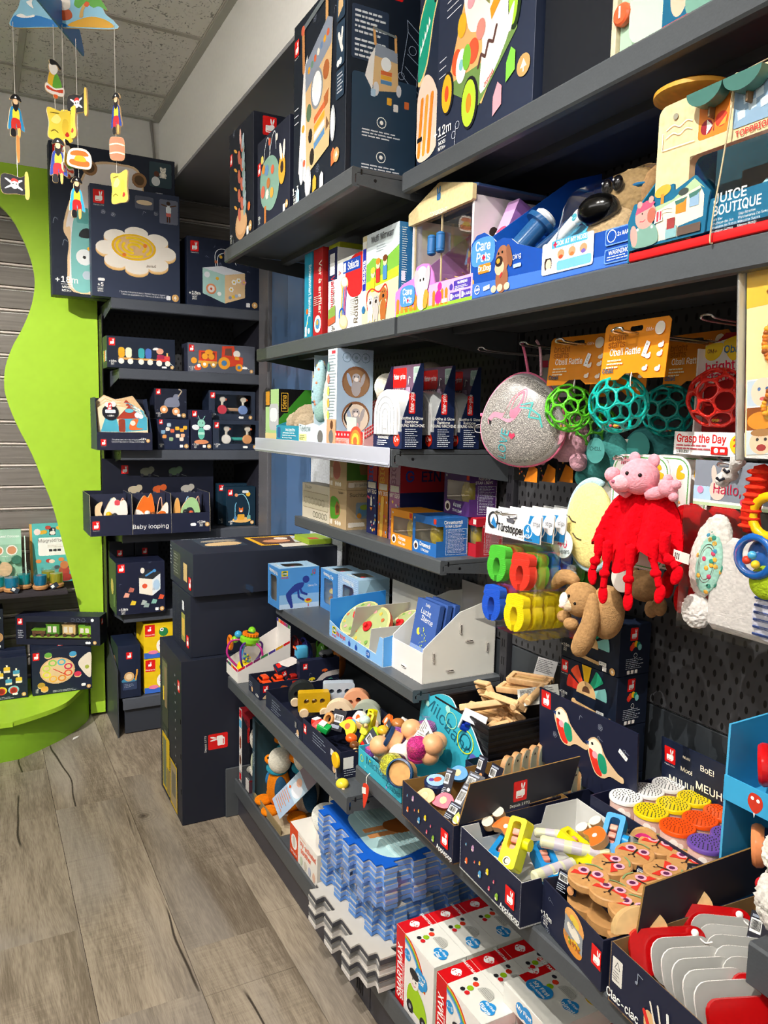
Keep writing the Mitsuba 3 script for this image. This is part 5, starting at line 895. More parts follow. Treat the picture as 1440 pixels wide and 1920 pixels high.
def flowerart(w,h):
 a=Art(w,h);a.put(RBD,1.2,h-8.3,4.8);n=8
 out=[(w*.5+(13.6+4.4*abs(math.cos(4*u))**.55)*math.cos(u),22+(8.0+2.6*abs(math.cos(4*u))**.55)*math.sin(u)) for u in np.linspace(0,2*math.pi,161)[:-1]]
 a.p([(x,y-1.3) for x,y in out],'#d7ab70').p([(x,y-.7) for x,y in out],'#e3c08b').p(out,'#ece3da')
 a.e(w*.47,23.4,10,5.9,'#e3b522').e(w*.47,23.4,8.9,5.1,'#d8b27e')
 def arc(rx,ry,t0,t1):a.l([(w*.47+rx*math.cos(t),23.4+ry*math.sin(t)) for t in np.linspace(t0,t1,22)],1.15,'#ecc625')
 arc(7.6,4.2,.3,2.0);arc(7.6,4.2,2.5,5.2);arc(7.6,4.2,5.6,6.5);arc(5,2.7,-.6,1.9);arc(5,2.7,2.6,4.6);arc(2.5,1.3,.2,4.4);a.c(w*.47+5,24.6,.9,'#df7a34').c(w*.36,19.6,.9,'#df7a34').t('Jonod',w*.66,15.2,1.1,'#7a6a5c',True,4)
 a.r(w-20.4,h-8.2,w-12,h-2.4,'#5a6170',.8).e(w-16.2,h-5.2,3.6,1.1,'#e3cda9').r(w-9.4,h-13.4,w-.8,h-2.4,'#6a7080',.8)
 a.c(w-5.2,h-4,.9,'#3a2a24').r(w-6.4,h-8.4,w-4,h-5,'#e6e9ee',.4).l([(w-8.4,h-4.8),(w-6,h-5.4)],.55,'#5a3d30').l([(w-4.4,h-5.4),(w-1.8,h-4.6)],.55,'#5a3d30').r(w-6.3,h-10,w-4.1,h-8.4,'#cf6a62').r(w-6,h-12.6,w-5.4,h-10,'#4a3028').r(w-5,h-12.6,w-4.4,h-10,'#4a3028')
 a.r(2.6,6.9,5.6,8.2,'#e3e3e6',.6);age(a,3.6,4.6,1.6,'+5');a.t("Planche d'équilibre fleur / Flower balance board",w*.56,2.7,.7,'#d3d6dc',False,0,sx=.95).t('Tabla de equilibrio flor / Balance Board Blume',w*.58,1.6,.7,'#d3d6dc',False);a.r(w-6.6,1,w-4.6,3,'#dfe1e4',.3);stamp(a,w-2.4,2.2,1.7);doodles(a,4,2,'#aab0bf',1.4,3,36,30,40);return a
def cubeart(w,h):
 a=Art(w,h);a.put(RBD,1.6,h-7,4)
 a.p([(7.4,6),(18.4,2),(18.4,15.6),(7.4,18)],'#a9cdc6').p([(18.4,2),(28.6,5.6),(28.6,17.4),(18.4,15.6)],'#dfbf95').p([(7.4,18),(18.4,15.6),(28.6,17.4),(17,19.8)],'#d9dde4')
 for p in([(14,18.6),(13.6,25),(16,27.6),(20,27),(20,22)],[(15,18.6),(15,24),(18,26),(22,26),(24,21)]):a.l(p,.35,'#e3e6e8',True)
 for x,y,r,c in((16.4,24,.8,'#e2b23c'),(18.6,26,.7,'#d96a4a'),(14,21.4,.8,'#b56a4a'),(9.6,15,1.4,'#e2e6e8'),(11.6,8.4,2.5,'#dd8a62'),(11.6,8.4,1.7,'#e9e2da'),(11.6,8.4,.6,'#c85a3c'),(15.6,6.4,1,WHT),(14.6,13.6,.8,'#e2b23c')):a.c(x,y,r,c)
 for x,y in((21.6,9),(23,12.6),(25.4,13.6),(28,13)):
  for i in range(6):a.e(x+.8*math.cos(i*1.05),y+.8*math.sin(i*1.05),.5,.5,WHT if x<27 else '#d9a0a0')
  a.c(x,y,.5,'#e9c03c')
 for i,c in enumerate(('#8b98a8','#e9c03c','#a8b5c8',WHT)):a.c(21+i*1.6,5+i*.55,.8,c)
 age(a,3.4,5,1.5,'+18m');a.r(w-7,1.2,w-5,3.2,'#dfe1e4',.3);stamp(a,w-2.6,2.4,1.5);doodles(a,5,21,'#76809a',1.1,4,4);return a
def logoside(w,h,s=2.2):a=Art(w,h);a.put(RB,w-s*1.3,h*.7,s);return a
carton('bear_activity_box','large dark box with a white bear print, standing behind the flower board box',(.338,3.875,2.102),0,.556,.085,.672,'#1f2536',front=bearart(55.6,67.2))
carton('balance_board_box','dark box printed with a scalloped white flower balance board',(.497,3.79,2.102),0,.398,.06,.492,'#343a4e',front=flowerart(39.8,49.2))
carton('activity_cube_box','dark box printed with a wooden activity cube on the top back shelf',(.930,3.795,2.102),0,.362,.3,.322,'#1d2639',front=cubeart(36.2,32.2))
def trainart(w,h):
 a=Art(w,h);a.put(RB,.9,h-4.4,2.8)
 for x0,cs in((5,('#e8a22c','#ece6c0')),(14,('#3f9fa8','#4a6cb4'))):
  for i,c in enumerate(cs):a.r(x0+i*3.2,4.8,x0+2.9+i*3.2,9.6,c,1.3)
  a.r(x0,3.9,x0+6.6,4.9,'#d29a5a');wheel(a,x0+1.3,3.2,1.3,'#e9e4d8');wheel(a,x0+5.4,3.2,1.3,'#e9e4d8')
 a.r(22.4,3.8,28.6,5.2,'#cf3e3a').r(22.6,5,26,7,'#a03050',.6).r(26,5,28.6,6.6,'#d84a4a',.4).r(27,6.4,27.8,8,'#e2b06a').e(24,8.6,1.7,1.4,'#e0a088').e(22,9.6,1.4,.6,'#e9e0dc',10);wheel(a,23.6,3,1.4,'#e9e4d8');wheel(a,27.6,3,1.3,'#e9e4d8');a.l([(11.8,4.4),(14,4.4)],.4,'#d29a5a').l([(20.8,4.4),(22.6,4.4)],.4,'#d29a5a').l([(29,3),(30.6,1.6)],.2,'#cfd3da')
 age(a,2.4,2.6,.9,'+18m');a.r(w-6.4,.7,w-4,1.6,WHT,.4);stamp(a,w-1.6,1.3,.8);return a
def tractorart(w,h):
 a=Art(w,h,'#555c68');a.put(RB,.6,h-4.2,2.6);R_,O='#d6452f','#e79a34'
 a.r(5.4,5.4,14.4,10.4,R_,.3).r(6.6,6.6,13.4,9.6,'#8a3a2a').c(8.4,7.6,1.5,O).c(11.6,7.6,1.5,O).e(10.4,9.8,2,1.2,O).r(5,4.2,14.6,5.4,'#d29a4a');wheel(a,8.2,3.8,1.8,O);wheel(a,12.6,3.8,1.5,'#d29a4a')
 a.p([(16.6,5),(17,13),(23,13.4),(24,8.6),(27.6,8),(27.6,4.4),(20,3)],R_).p([(18.2,8.6),(18.6,12),(21.8,12.2),(22,8.6)],'#6b4a44').e(24.4,9.6,1.8,1.7,'#efe7df').p([(23.6,8.6),(25.4,8.2),(25.8,6.6),(23.4,6.8)],O);wheel(a,18,4.8,3,O,'#4a7aa6');wheel(a,25.6,3,1.9,O,'#4a7aa6');a.c(3,5.4,1.5,O).e(4.8,2,1.8,1.3,'#d8583c').e(5.4,3,.9,.9,'#efe7df').l([(28,4),(30.6,2.4)],.2,'#e9e9e9');age(a,2,1.8,.8,'+12m');a.r(w-6.6,2.4,w-4,3.4,WHT,.4);stamp(a,w-1.8,1.4,.9);return a
def sidefig(w,h):a=Art(w,h,'#2a3a34');[a.r(1+i*2.4,h*.2,3+i*2.4,h*.55,c,.4) for i,c in enumerate(('#5f8a4a','#c9a24a','#b5563c','#d9d2c0','#6a8aa0','#c9a24a')) if 3+i*2.4<w];return a
carton('animal_train_box','dark box printed with a colourful animal train, left on the second back shelf',(.556,3.79,1.784),0,.312,.13,.145,'#1e2536',front=trainart(31.2,14.5),left=sidefig(13,14.5))
carton('tractor_box','grey box printed with a red toy tractor and trailer',(.928,3.79,1.784),0,.338,.12,.138,'#2a2f3d',front=tractorart(33.8,13.8))
T=Thing('counter_display','dark tray of wooden sound puzzles showing a farm scene on the back shelf','display tray',(.494,3.71,1.404),0);w,d=.246,.2
T.add('tray','paper',B(0,0,0,w,.003,.082,'#23273a'),B(0,0,0,w,d,.003,'#23273a'),YZ(ext([(0,0),(d,0),(d,.24),(.05,.24),(.003,.082)],.003,'#2b3148')),YZ(ext([(0,0),(d,0),(d,.24),(.12,.24),(.003,.082)],.003,'#2b3148'),w-.003),B(0,d-.003,0,w,d,.24,'#1c2030'))
a=Art(24.6,8.2);a.put(RBD,1.6,2,2.4).t('Puzzles sonores / Sound puzzles',13,4.6,.6,'#dfe2e8').t('Geräuschpuzzle / Puzzles sonoros',13,3.6,.6,'#dfe2e8');age(a,20.2,4.8,.8,'+18m');stamp(a,22.6,4.4,.9);T.add('front_print','paper',on(a,'front'))
for k,(y,z) in enumerate(((.018,.0),(.05,.012),(.09,.028))):
 q=Thing('sound_puzzle',('wooden farm sound puzzle with a fox and blue sky, front one in the dark tray','second sound puzzle in the dark tray, behind the front one','rear sound puzzle with a mountain top in the dark tray')[k],'puzzle',(.505,3.71+y,1.408+z),0,r=(-9,0,0))
 out=Polygon([(0,.03),(0,.19),(.04,.225),(.09,.205),(.115,.21),(.17,.225) if k==2 else(.16,.19),(.222,.15),(.222,.03)]).buffer(0);q.add('board','wood',card(out,.008,.008,'#dcb98a'))
 a=Art();a.p([(0,3),(22,3),(22,15),(16,18.8),(9,20),(4,22),(.2,19)],'#e6d3b4');a.p([(12,8),(22,9),(22,15),(16,18.6),(10,16)],'#4aa3bd').p([(8,14),(14,20.4),(20,14.6)],'#a3392c').p([(1,8),(3.4,15),(8,15),(9.6,8)],'#4aa3bd').r(9,8,12,14,'#8d3b2c',.8).p([(0,7.4),(22,8),(22,3),(0,3)],'#e9c9a0').b([(13.6,10),(15,13.6),(18,14),(17,10.4),(20,9.6),(15,8.8)],'#dd6a35').c(15.4,12.2,1.2,'#e9ddcb').e(8,5.4,3,1.4,'#c2532f').e(17,5,3,1.3,'#c2532f').c(17.6,16,1.3,WHT).c(19.2,15.4,1.1,WHT).e(14,18,2,1,'#5fb0c0')
 q.add('printed_face','paper',on(a,'front'))
 if k==0:q.add('tag','satin',card(Point(.055,.17).buffer(.036),-.004,.003,'#1a1d28'));a=Art();a.put(RB,4.2,18,2).r(3.2,16.6,7.8,18.2,'#cdd5dc',.3).t('+18m',5.5,15,.8,WHT,True).c(4.2,20.5,1.2,'#efeae2').c(6.8,20.8,1.3,'#efeae2').put(RB,4.6,19.2,1.6);q.add('tag_print','paper',tr(on(a,'front'),(0,-.007,0)))
def gen(w,h,lo,fn,a18='+12m'):
 a=Art(w,h);a.put(RB,.7,h-lo*1.45,lo);fn(a);age(a,lo*.9,2.2,lo*.36,a18);stamp(a,w-1.6,1.7,1.1);a.r(w-4.8,1.0,w-3.2,2.4,WHT,.2);doodles(a,3,int(w*7),'#69728a',.9);return a
F_ele=lambda a:(a.b([(5,6),(5.4,9.4),(8.6,10.4),(11.4,9.4),(11.6,6)],'#7d7f95'),a.c(10.4,10.6,1.5,'#7d7f95'),a.l([(11.4,11),(13,13.4),(11.8,14.4)],.6,'#b0a08a',True),wheel(a,4.4,4.4,1.9,'#e3a06a'),wheel(a,10.2,3.6,1.9,'#e3a06a'))
F_beads=lambda a:[a.r(x,y,x+2,y+1.8,c,.5) for x,y,c in((1.6,7.6,'#7fa9c4'),(3.8,9,'#e9e2d2'),(6,8.2,'#d96a4a'),(8.4,9.4,'#e8b23c'),(10.6,8.6,'#e6a03a'),(12.2,9.8,'#e8b23c'),(2.2,5.4,'#e39a5a'),(8.6,5.8,'#e9ddc8'),(11,6,'#e6b08a'),(5.4,4.2,'#8fae86'),(4.4,11,'#b9c8d4'),(10.4,4.2,'#e9ddc8'))]
F_bee=lambda a:(a.c(5.2,13,1.9,'#8fd0bb'),a.e(5.2,8,1.7,3,'#63b8a2'),a.r(3.6,7.4,6.8,8.6,'#b5e0d2'),a.e(2.4,11,1.9,1.3,'#dfe6ea',-10),a.e(8,11,1.9,1.3,'#dfe6ea',10),a.e(5.2,3.8,3.6,1.1,'#d98a62'),a.l([(4.6,14.6),(3.6,16.6)],.25,'#8fd0bb',True),a.l([(5.8,14.6),(7,16.6)],.25,'#8fd0bb',True),a.c(4.5,13.2,.25,'#222'),a.c(5.9,13.2,.25,'#222'))
carton('elephant_toy_box','small dark box printed with a grey elephant on orange wheels',(.783,3.86,1.5535),0,.156,.12,.148,'#1e2434',front=gen(15.6,14.8,2.2,F_ele))
carton('bead_set_box','small dark box printed with scattered coloured wooden beads',(.783,3.80,1.404),0,.153,.18,.148,'#232a42',front=gen(15.3,14.8,1.8,F_beads))
carton('bee_toy_box','narrow dark box printed with a mint green stacking bee',(.943,3.80,1.404),0,.106,.12,.196,'#1e2436',front=gen(10.6,19.6,2.4,F_bee))
def windowbox(lb,pos,cols):
 T=Thing('window_box',lb,'box',pos,0);w,h,d=.242,.148,.13;win=rrect(w-.05,h-.05,.008,.03,.03)
 T.add('carton','paper',card(sbox(0,0,w,h).difference(win),.003,.003,'#2f3547'),B(0,.003,0,.003,d,h,'#1c2133'),B(w-.003,.003,0,w,d,h,'#1c2133'),B(0,.003,0,w,d,.003,'#2a3042'),B(0,.003,h-.003,w,d,h,'#232838'),B(0,d-.003,0,w,d,h,'#121521'))
 a=Art(w*100,h*100);a.put(RB,.8,h*100-4,2.4);age(a,2,2.4,.8,'+12m');a.r(15.4,.8,18,2,WHT,.5);stamp(a,21.6,1.5,1.0);T.add('front_print','paper',on(a,'front'));T.add('window','clear',B(.03,.001,.03,w-.02,.0015,h-.02,'#fff'))
 q=Thing('pull_toy',f'wooden pull toy inside the {lb}','pull toy',pos,0)
 for i,x in enumerate((.075,.185)):
  q.add('wheel','satin',cyl((x,.02,.052),(x,.035,.052),.024,cols[i],20,bev=.002));q.add('duck','satin',cyl((x+.005,.03,.105),(x+.005,.045,.105),.014,'#d9d0c0',16),tr(B(-.006,0,0,.006,.012,.04,'#d9d0c0',.003),(x+.004,.032,.066)),cyl((x+.022,.033,.104),(x+.022,.04,.104),.006,'#d8683a',8))
 q.add('axle','wood',B(.07,.045,.045,.19,.06,.062,cols[2],.004))
windowbox('dark window box with red and blue wheels',(1.050,3.86,1.553),('#d8404c','#7a98d0','#c9a07a'))
windowbox('dark window box with white and orange wheels',(1.053,3.80,1.404),('#e9e6dc','#e9a26a','#3fa89a'))
T=Thing('counter_display','wide dark tray with three compartments of looping animals and white lettering','display tray',(.455,3.70,1.008),0);w,d=.556,.25
T.add('tray','paper',B(0,0,0,w,.003,.095,'#23273a'),B(0,0,0,w,d,.003,'#23273a'),B(0,d-.003,0,w,d,.19,'#1d2131'))
for x in(0,.186,.366,w-.003):T.add('divider','paper',YZ(ext([(0,0),(d,0),(d,.19),(.0,.19),(.0,.095)] if 0 else[(0,0),(d,0),(d,.19),(.012,.19),(0,.10)],.003,'#262b3f','#8d8470'),x))
for x in(.0,.186,.366):T.add('back_flap','paper',B(x+.01,.11,.09,x+.176,.112,.185,'#2b3044'))
T.add('header','paper',tr(B(.09,0,0,.64,.003,.345,'#15192a'),(0,d-.004,0)))
a=Art();a.put(RB,18,27,3.4)
for i,(x,y,k,c) in enumerate(((30,28,'bear','#8a8f7a'),(44,28,'bear','#6f8a6a'),(24,19,'rabbit','#b5a890'),(36,19,'fox','#c2552c'),(50,19,'bear','#a9a49a'))):a.e(x,y,3,2,c).c(x+2.4,y+1,1.6,c).c(x-2,y-1.8,.8,'#4a4f5a').c(x+1.6,y-1.8,.8,'#4a4f5a').l([(x+3.6,y-1.6),(x+6,y-2.4)],.25,'#8f8f8f')
T.add('header_print','paper',tr(on(a,'front'),(0,d-.004,0)))
a=Art(55.6,9.5);a.put(RBD,1,3,3.2).t('Baby looping',27,2.7,2.0,WHT,False);a.r(45.8,3,48.6,4.4,WHT,.6);age(a,51,4.4,1.1,'+12m');stamp(a,54,3.6,1.1);T.add('front_print','paper',on(a,'front'))
def plate(q,part,shapes,th,pos,rz=0,r=(0,0,0),finish='satin'):
 """flat wooden figure: outlines (polygon, colour) stacked on a common back"""
 u=unary_union([Polygon(curve(p,5,True)).buffer(.0004) for p,c in shapes]);a=Art();[a.b([(x*100,y*100) for x,y in p],c) for p,c in shapes]
 it=[card(u,th,th,'#d9b98a'),on(a,'front')];R=rot(*r) if any(r) else rot(0,0,rz)
 q.add(part,finish,[(v@R.T+np.asarray(pos),f,c) for v,f,c in flatten(it)])
W_='#efe6dc'
for k,(x0,lb,body) in enumerate(((.03,'white cat shaped wooden looping toy, left compartment',[([(0,0),(0,.05),(.03,.07),(.02,.03),(.03,0)],'#e9c9a0'),([(.04,0),(.05,.05),(.08,.09),(.10,.07),(.13,.075),(.14,.04),(.13,0)],W_),([(.085,.055),(.085,.075),(.105,.075),(.105,.055)],'#d8505a')]),(.205,'orange fox shaped wooden looping toy, middle compartment',[([(0,0),(.01,.04),(.03,.08),(.045,.095),(.06,.085),(.075,.105),(.085,.07),(.09,.02),(.08,0)],'#e06a25'),([(.0,0),(.005,.03),(.03,.02),(.04,0)],W_),([(.12,.01),(.13,.04),(.15,.06),(.155,.03),(.15,0)],W_),([(.10,.0),(.12,.02),(.14,.015),(.14,0)],'#e06a25')]),(.385,'green chameleon and hen wooden looping toy, right compartment',[([(0,0),(.005,.05),(.02,.08),(.03,.05),(.03,0)],'#e0a25a'),([(.04,0),(.045,.04),(.08,.08),(.11,.07),(.125,.03),(.12,0)],'#9cc58a'),([(.06,0),(.065,.03),(.09,.03),(.1,0)],'#333640')]))):
 q=Thing('looping_toy',lb,'wooden toy',(.455,3.70,1.008),0);plate(q,'animal_plate',body,.012,(x0,.03,.085));q.add('base','wood',B(x0,.02,.004,x0+.15,.10,.08,'#cfae80',.003))
 for j,(c,dx) in enumerate((('#7fa9c4',.05),('#d9a58a',.10))):q.add('wire','gloss',tube(curve([(x0+dx,.035,.08),(x0+dx+.012,.04,.15),(x0+dx+.025,.045,.168),(x0+dx+.03,.05,.12),(x0+dx+.034,.055,.09)]),.0025,c,6))
 q.add('bead','gloss',sph((x0+.055,.02,.097),.014,('#e8b02c','#e9e2d0','#2a2d33')[k]),sph((x0+.082,.02,.092),.012,('#2a2d33','#7a4a2c','#c8583c')[k]))
def foxloop(w,h):a=Art(w,h);a.put(RB,1,h-4.6,2.6);a.e(w*.52,3,5,1.5,'#e3b56a').r(w*.38,3,w*.62,6,'#e2a23c',.6);critter(a,w*.5,8,2.3,'#d9662c','fox',body=False);a.l([(w*.3,3),(w*.3,10),(w*.34,12)],.45,'#6fb0cc',True).l([(w*.72,3.4),(w*.78,10),(w*.6,16),(w*.36,16)],.45,'#7fb6c4',True).c(w*.34,16,.9,'#e2936a').c(w*.74,16.4,1.2,'#e2b23c').r(w*.26,3.2,w*.36,5,'#4a7fb0',.4).r(w*.7,3.4,w*.82,5.4,'#6fa99a',.4).r(w*.54,17,w*.76,18.4,'#cfd8de',.6);age(a,2.6,2,.8,'+18m');stamp(a,w-2,1.6,1);return a
carton('fox_looping_box','small dark teal box printed with a seated fox bead loop, front of two',(1.134,3.85,1.008),0,.158,.06,.203,'#17303f',front=foxloop(15.8,20.3),right=None)
carton('fox_looping_box','second dark fox loop box peeking out behind the front one',(1.112,3.925,1.008),0,.158,.06,.213,'#17303f',front=gen(15.8,21.3,2.6,lambda a:None),left=None)
F_sort=lambda a:(a.p([(10.4,10),(16.6,8.4),(16.6,17),(10.4,18)],'#e9dfd2'),a.p([(16.6,8.4),(20.4,11.4),(20.4,19),(16.6,17)],'#d9dfe6'),a.p([(9.8,17.6),(14.4,21.4),(21,19.6),(16.8,16.4)],'#2e3138'),a.e(18.6,13.6,1.6,2.6,'#a9c3de'),a.l([(13.6,18.4),(17,20.4)],.8,'#4a8fc8'),a.c(17.6,20.6,.8,'#4a8fc8'),a.c(13,13.4,1.2,'#d8593a'),a.e(12,21,1,1.4,'#e9e2d6'),[a.p([(x-1.4,y-1),(x+1,y-1.2),(x+1.6,y+.6),(x-.4,y+1.3)],c) for x,y,c in((4.4,9.6,'#e3a08c'),(6.6,12,'#b5685a'),(7.4,5.6,'#e2c23a'),(12.4,5.4,'#a9b5b2'),(13.6,4,'#8fa5a0'),(17.2,5.6,'#7fb0a4'),(20.6,7.6,'#d8593a'))])
carton('shape_sorter_box','dark box printed with a shape sorting house and loose blocks',(.571,3.74,.617),0,.226,.2,.252,'#1e2436',front=gen(22.6,25.2,3.2,F_sort,'+18m'),left=sidefig(20,25.2).r(0,0,20,25.2,'#3a4a38').c(8,12,4,'#b5a05a').r(12,3,15,9,'#5f7a4a'))
carton('dark_toy_box','dark toy box with a small red badge behind the shape sorter, left one',(.578,3.98,.617),0,.118,.16,.322,'#191d29',front=Art(11.8,32.2).put(RB,3.6,24.4,2.6).r(3,19,7,20,'#3a3f4c').lines(2,22,8,3,.8,'#6a6f7c',.2),left=sidefig(16,32.2).r(0,0,16,32.2,'#4a5a34').c(8,12,4,'#c9a03c'))
carton('dark_toy_box','dark toy box with a small red badge behind the shape sorter, right one',(.700,3.98,.617),0,.118,.16,.322,'#191d29',front=Art(11.8,32.2).put(RB,3.6,24.8,2.6).b([(5,19),(7,21),(9,20),(8,19)],'#8a6a4a'))
F_snail=lambda a:(a.e(5,8.6,3.6,1.4,'#3f7fa0'),a.c(5,10.6,2.4,'#c9a070'),a.c(5,10.6,1.5,'#e3c9a0'),a.l([(8,8.8),(8.6,11.4),(8.8,13.6)],.8,'#d8983a'),a.r(2,4,8.6,8,'#34405a',.3),a.lines(2.6,6.8,5,3,.7,'#8e97a8',.2))
carton('snail_toy_box','tall narrow dark box with a small snail print on the lowest back shelf',(.580,3.79,.189),0,.106,.22,.262,'#20263a',front=Art(10.6,26.2).put(RB,3.8,19.4,2.8) and(lambda a:(F_snail(a),a)[1])(Art(10.6,26.2).put(RB,3.8,19.4,2.8)),left=sidefig(22,26.2).c(11,12,7,'#b58a5a').c(11,12,5,'#8a6a4a'))
for k in range(2):carton('frog_game_box',('yellow box with a green frog print, upper of two on the lowest back shelf','yellow box with a green frog print, lower of two on the lowest back shelf')[k],(.706,3.81,.189+(1-k)*.1785),0,.19,.2,.177,'#e3bf1e',front=(lambda a:(a.r(.6,11,5.4,17,'#d8281f',.4),a.put(RB,1.4,13.2,2.6),a.t('Hypnotik',3,11.6,.8,WHT),a.c(9.6,13,2.2,'#2f7a4a'),a.c(8.8,14.2,.9,WHT),a.c(8.8,14.2,.4,'#222'),a.e(8.6,6,2.6,3.4,'#f0ece2'),a.p([(0,0),(19,0),(19,1.6),(0,3)],'#3a68c0'),[a.c(7.6+.9*i,6+(i%2),.3,'#d8505a') for i in range(4)],a.e(4.4,3,2.4,1,'#e07aa0'),a)[-1])(Art(19,17.7)))
t=Thing('niche_shelf','dark grey slab shelf fixed to the slatwall inside the green opening','shelf');t.add(None,'matte',B(-.7,3.985,.686,.382,4.268,.708,'#3d3c3d',.003))
def magart(w,h):
 a=Art(w,h,'#55b5b0');a.r(0,0,1,h,'#cf9a4a').put(rabbit('#14161c','#f4f3ef'),9,h-6,3);a.r(3.6,h-16.4,w+1,h-7.2,'#ecebe4',1.2).t("Magnéti'book",11,h-9.6,1.7,'#4a4038',False);a.lines(8,h-11.4,8,2,.8,'#b9a890',.2);[a.r(8.6+i*2,h-14.4,10.2+i*2,h-13.2,'#333',.2) for i in range(3)]
 rnd=random.Random(6);[a.e(rnd.uniform(2,w-2),y+rnd.uniform(-.5,.5),1.4,1,rnd.choice(['#d9884a','#e9d9c0','#b5463c','#efe9e0','#3a4a5a','#e2b23c'])) for y in(h-2.4,h-4.6,h-19,h-23) for _ in range(4)]
 a.c(3.4,h-4.2,1.6,'#efd9d0').e(15.4,5.4,2.6,3,'#b5463c').c(15.6,8.6,2,'#c97a4a').e(16,2.2,3.4,2,'#a83a34');return a
carton('magnet_game_box','turquoise magnetic game box with a white title panel on the niche shelf',(.232,4.20,.7095),0,.215,.045,.302,'#58b4ae',r=(-5,0,0),front=magart(21.5,30.2),left=Art(4.5,30.2,'#cf9a4a'))
T=Thing('counter_display','pale green display box with tilted sides at the left edge of the niche shelf','display box',(-.06,4.08,.7095),0)
T.add('back','paper',B(0,.10,0,.25,.103,.285,'#8fbba0'));T.add('side','paper',YZ(ext([(0,0),(.103,0),(.103,.25),(.06,.25),(0,.02)],.003,'#c5e0cf'),.263));T.add('floor','paper',B(0,0,0,.266,.103,.003,'#8fbba0'))
a=Art();a.c(20.6,18,2.6,'#e6e2d6').c(20.6,18,2.0,'#c98a62').c(14.6,18,2.4,'#e6e2d6').c(14.6,18,1.8,'#c98a62').r(13,21,25,28,'#a5cdb4').t('Sweet Cocoon',19,24.4,1.2,'#e9f0ea',True,sx=.9).lines(16,15,6,1,.6,'#e9f0ea',.3);T.add('back_print','paper',tr(on(a,'front'),(0,.10,0)))
T=Thing('wooden_toy','wooden toy with dark green discs inside the pale green display box','wooden toy',(-.06,4.08,.7095),0)
for x,z,r,c in((.17,.09,.036,'#d3b58c'),(.135,.12,.022,'#3f7560'),(.225,.135,.022,'#3f7560'),(.19,.14,.014,'#8ab59c'),(.12,.07,.03,'#a5745a')):T.add('disc','wood',cyl((x,.07,z),(x,.085,z),r,c,22,bev=.002))
liquid('blue_liquid',[.02,.33,.62]);liquid('teal_liquid',[.02,.42,.50]);liquid('gold_liquid',[.72,.58,.03]);liquid('lime_liquid',[.62,.62,.05])
def globe(lb,x,y,liq,tag=0):
 T=Thing('liquid_globe',lb,'liquid timer toy',(x,y,.7085));R=.032
 T.add('base','wood',lathe([(0,0),(.02,0),(.034,.008),(.037,.02),(.033,.026),(0,.026)],'#c08a5a',26));T.add('liquid',liq,lathe([(0,.026),(.027,.027),(.030,.04),(.0298,.074),(0,.074)],'#fff',26));T.add('dome','clear',lathe([(.0305,.027),(.0318,.05),(.0315,.076),(.027,.094),(.015,.105),(0,.108)],'#fff',26))
 if tag:T.add('price_tag','paper',tr(B(-.018,-.001,-.012,.018,0,.012,'#2e3542'),(.012*tag,-.036,.018),(0,30*tag,0)),tr(B(-.015,-.0016,-.006,.0,-.001,.008,'#e4e7ea'),(.012*tag,-.036,.018),(0,30*tag,0)),label='swing tag with a price')
globe('glass domed toy with bright blue liquid, left one with a price tag in front',.135,4.025,'blue_liquid',1)
globe('glass domed toy with teal liquid behind the left blue one',.192,4.085,'teal_liquid')
globe('glass domed toy with deep blue liquid in the middle of the niche shelf',.262,4.035,'blue_liquid')
globe('glass domed toy with golden liquid at the back of the niche shelf',.306,4.135,'gold_liquid')
globe('glass domed toy with lime yellow liquid at the right end of the niche shelf',.335,4.06,'lime_liquid',-1)
globe('wooden based domed toy cut off by the left edge of the photo',.075,4.06,'teal_liquid')
def paletteart(w,h):
 a=Art(w,h);a.put(RB,.5,h-5,3);a.e(11.4,11.4,8,6.6,'#d9b082').e(11.4,11.4,7.2,5.9,'#e0bf92')
 for i,c in enumerate(('#5ab0c8','#8fc85a','#c5d65a','#e2d84a','#e9b04a','#e58a3c','#dc5a3a','#c8305a')):u=1.2+i*.78;a.e(11.4+5.3*math.cos(u),11.4+4.3*math.sin(u),1.9,1.6,c).e(11.4+5.3*math.cos(u),11.4+4.3*math.sin(u),1.2,1,'#e0bf92')
 a.l([(9.6,12.4),(15,9)],.4,'#c8483a')
 for x,y,c in((7.4,19.6,'#6fae4a'),(18.6,19,'#4a9ac8'),(20.6,8.6,'#d8405a'),(4,5,'#b5903a'),(5.4,3,'#e2a24a')):a.e(x,y-.6,1.7,1.3,'#d9b98c').e(x,y,1.7,1.3,c)
 a.b([(21,14.6),(26.6,19),(27,12),(26.4,6),(23.4,9)],'#e9dcc8').c(25,11.6,1,'#a3b04a');age(a,2,2.6,.8,'+2');a.lines(9,1.3,12,2,.6,'#c9cdd6',.2);stamp(a,w-1.6,1.6,1);a.r(w-5,2,w-3,3.4,WHT,.3);return a
def drumart(w,h):
 a=Art(w,h);a.put(RB,6,h-3.6,2.4);rnd=random.Random(11)
 for x,y,c in((12,15,'#e2b83a'),(16,13,'#4f9ac0'),(9,12.4,'#e2b83a'),(12.6,9,'#4f9ac0'),(17,9.4,'#e2c03a'),(5,14,'#4f9ac0')):a.r(x-1.4,y-1.8,x+1.4,y+.6,'#e9dcc4',.3).r(x-1.4,y-.8,x+1.4,y+1,c,.4).r(x-.4,y+1,x+.4,y+2,'#e9dcc4')
 for x,c in((9.4,'#e2c83a'),(14.6,'#8fc0c8')):a.e(x,4.6,2.4,2,c).c(x,4.2,1.7,'#c83a34').c(x,4.2,1.1,'#8a2a28')
 a.r(14,2,16.4,3,WHT,.4);stamp(a,w-1.8,1.8,1);a.lines(2,1.2,14,2,.6,'#c9cdd6',.2);return a
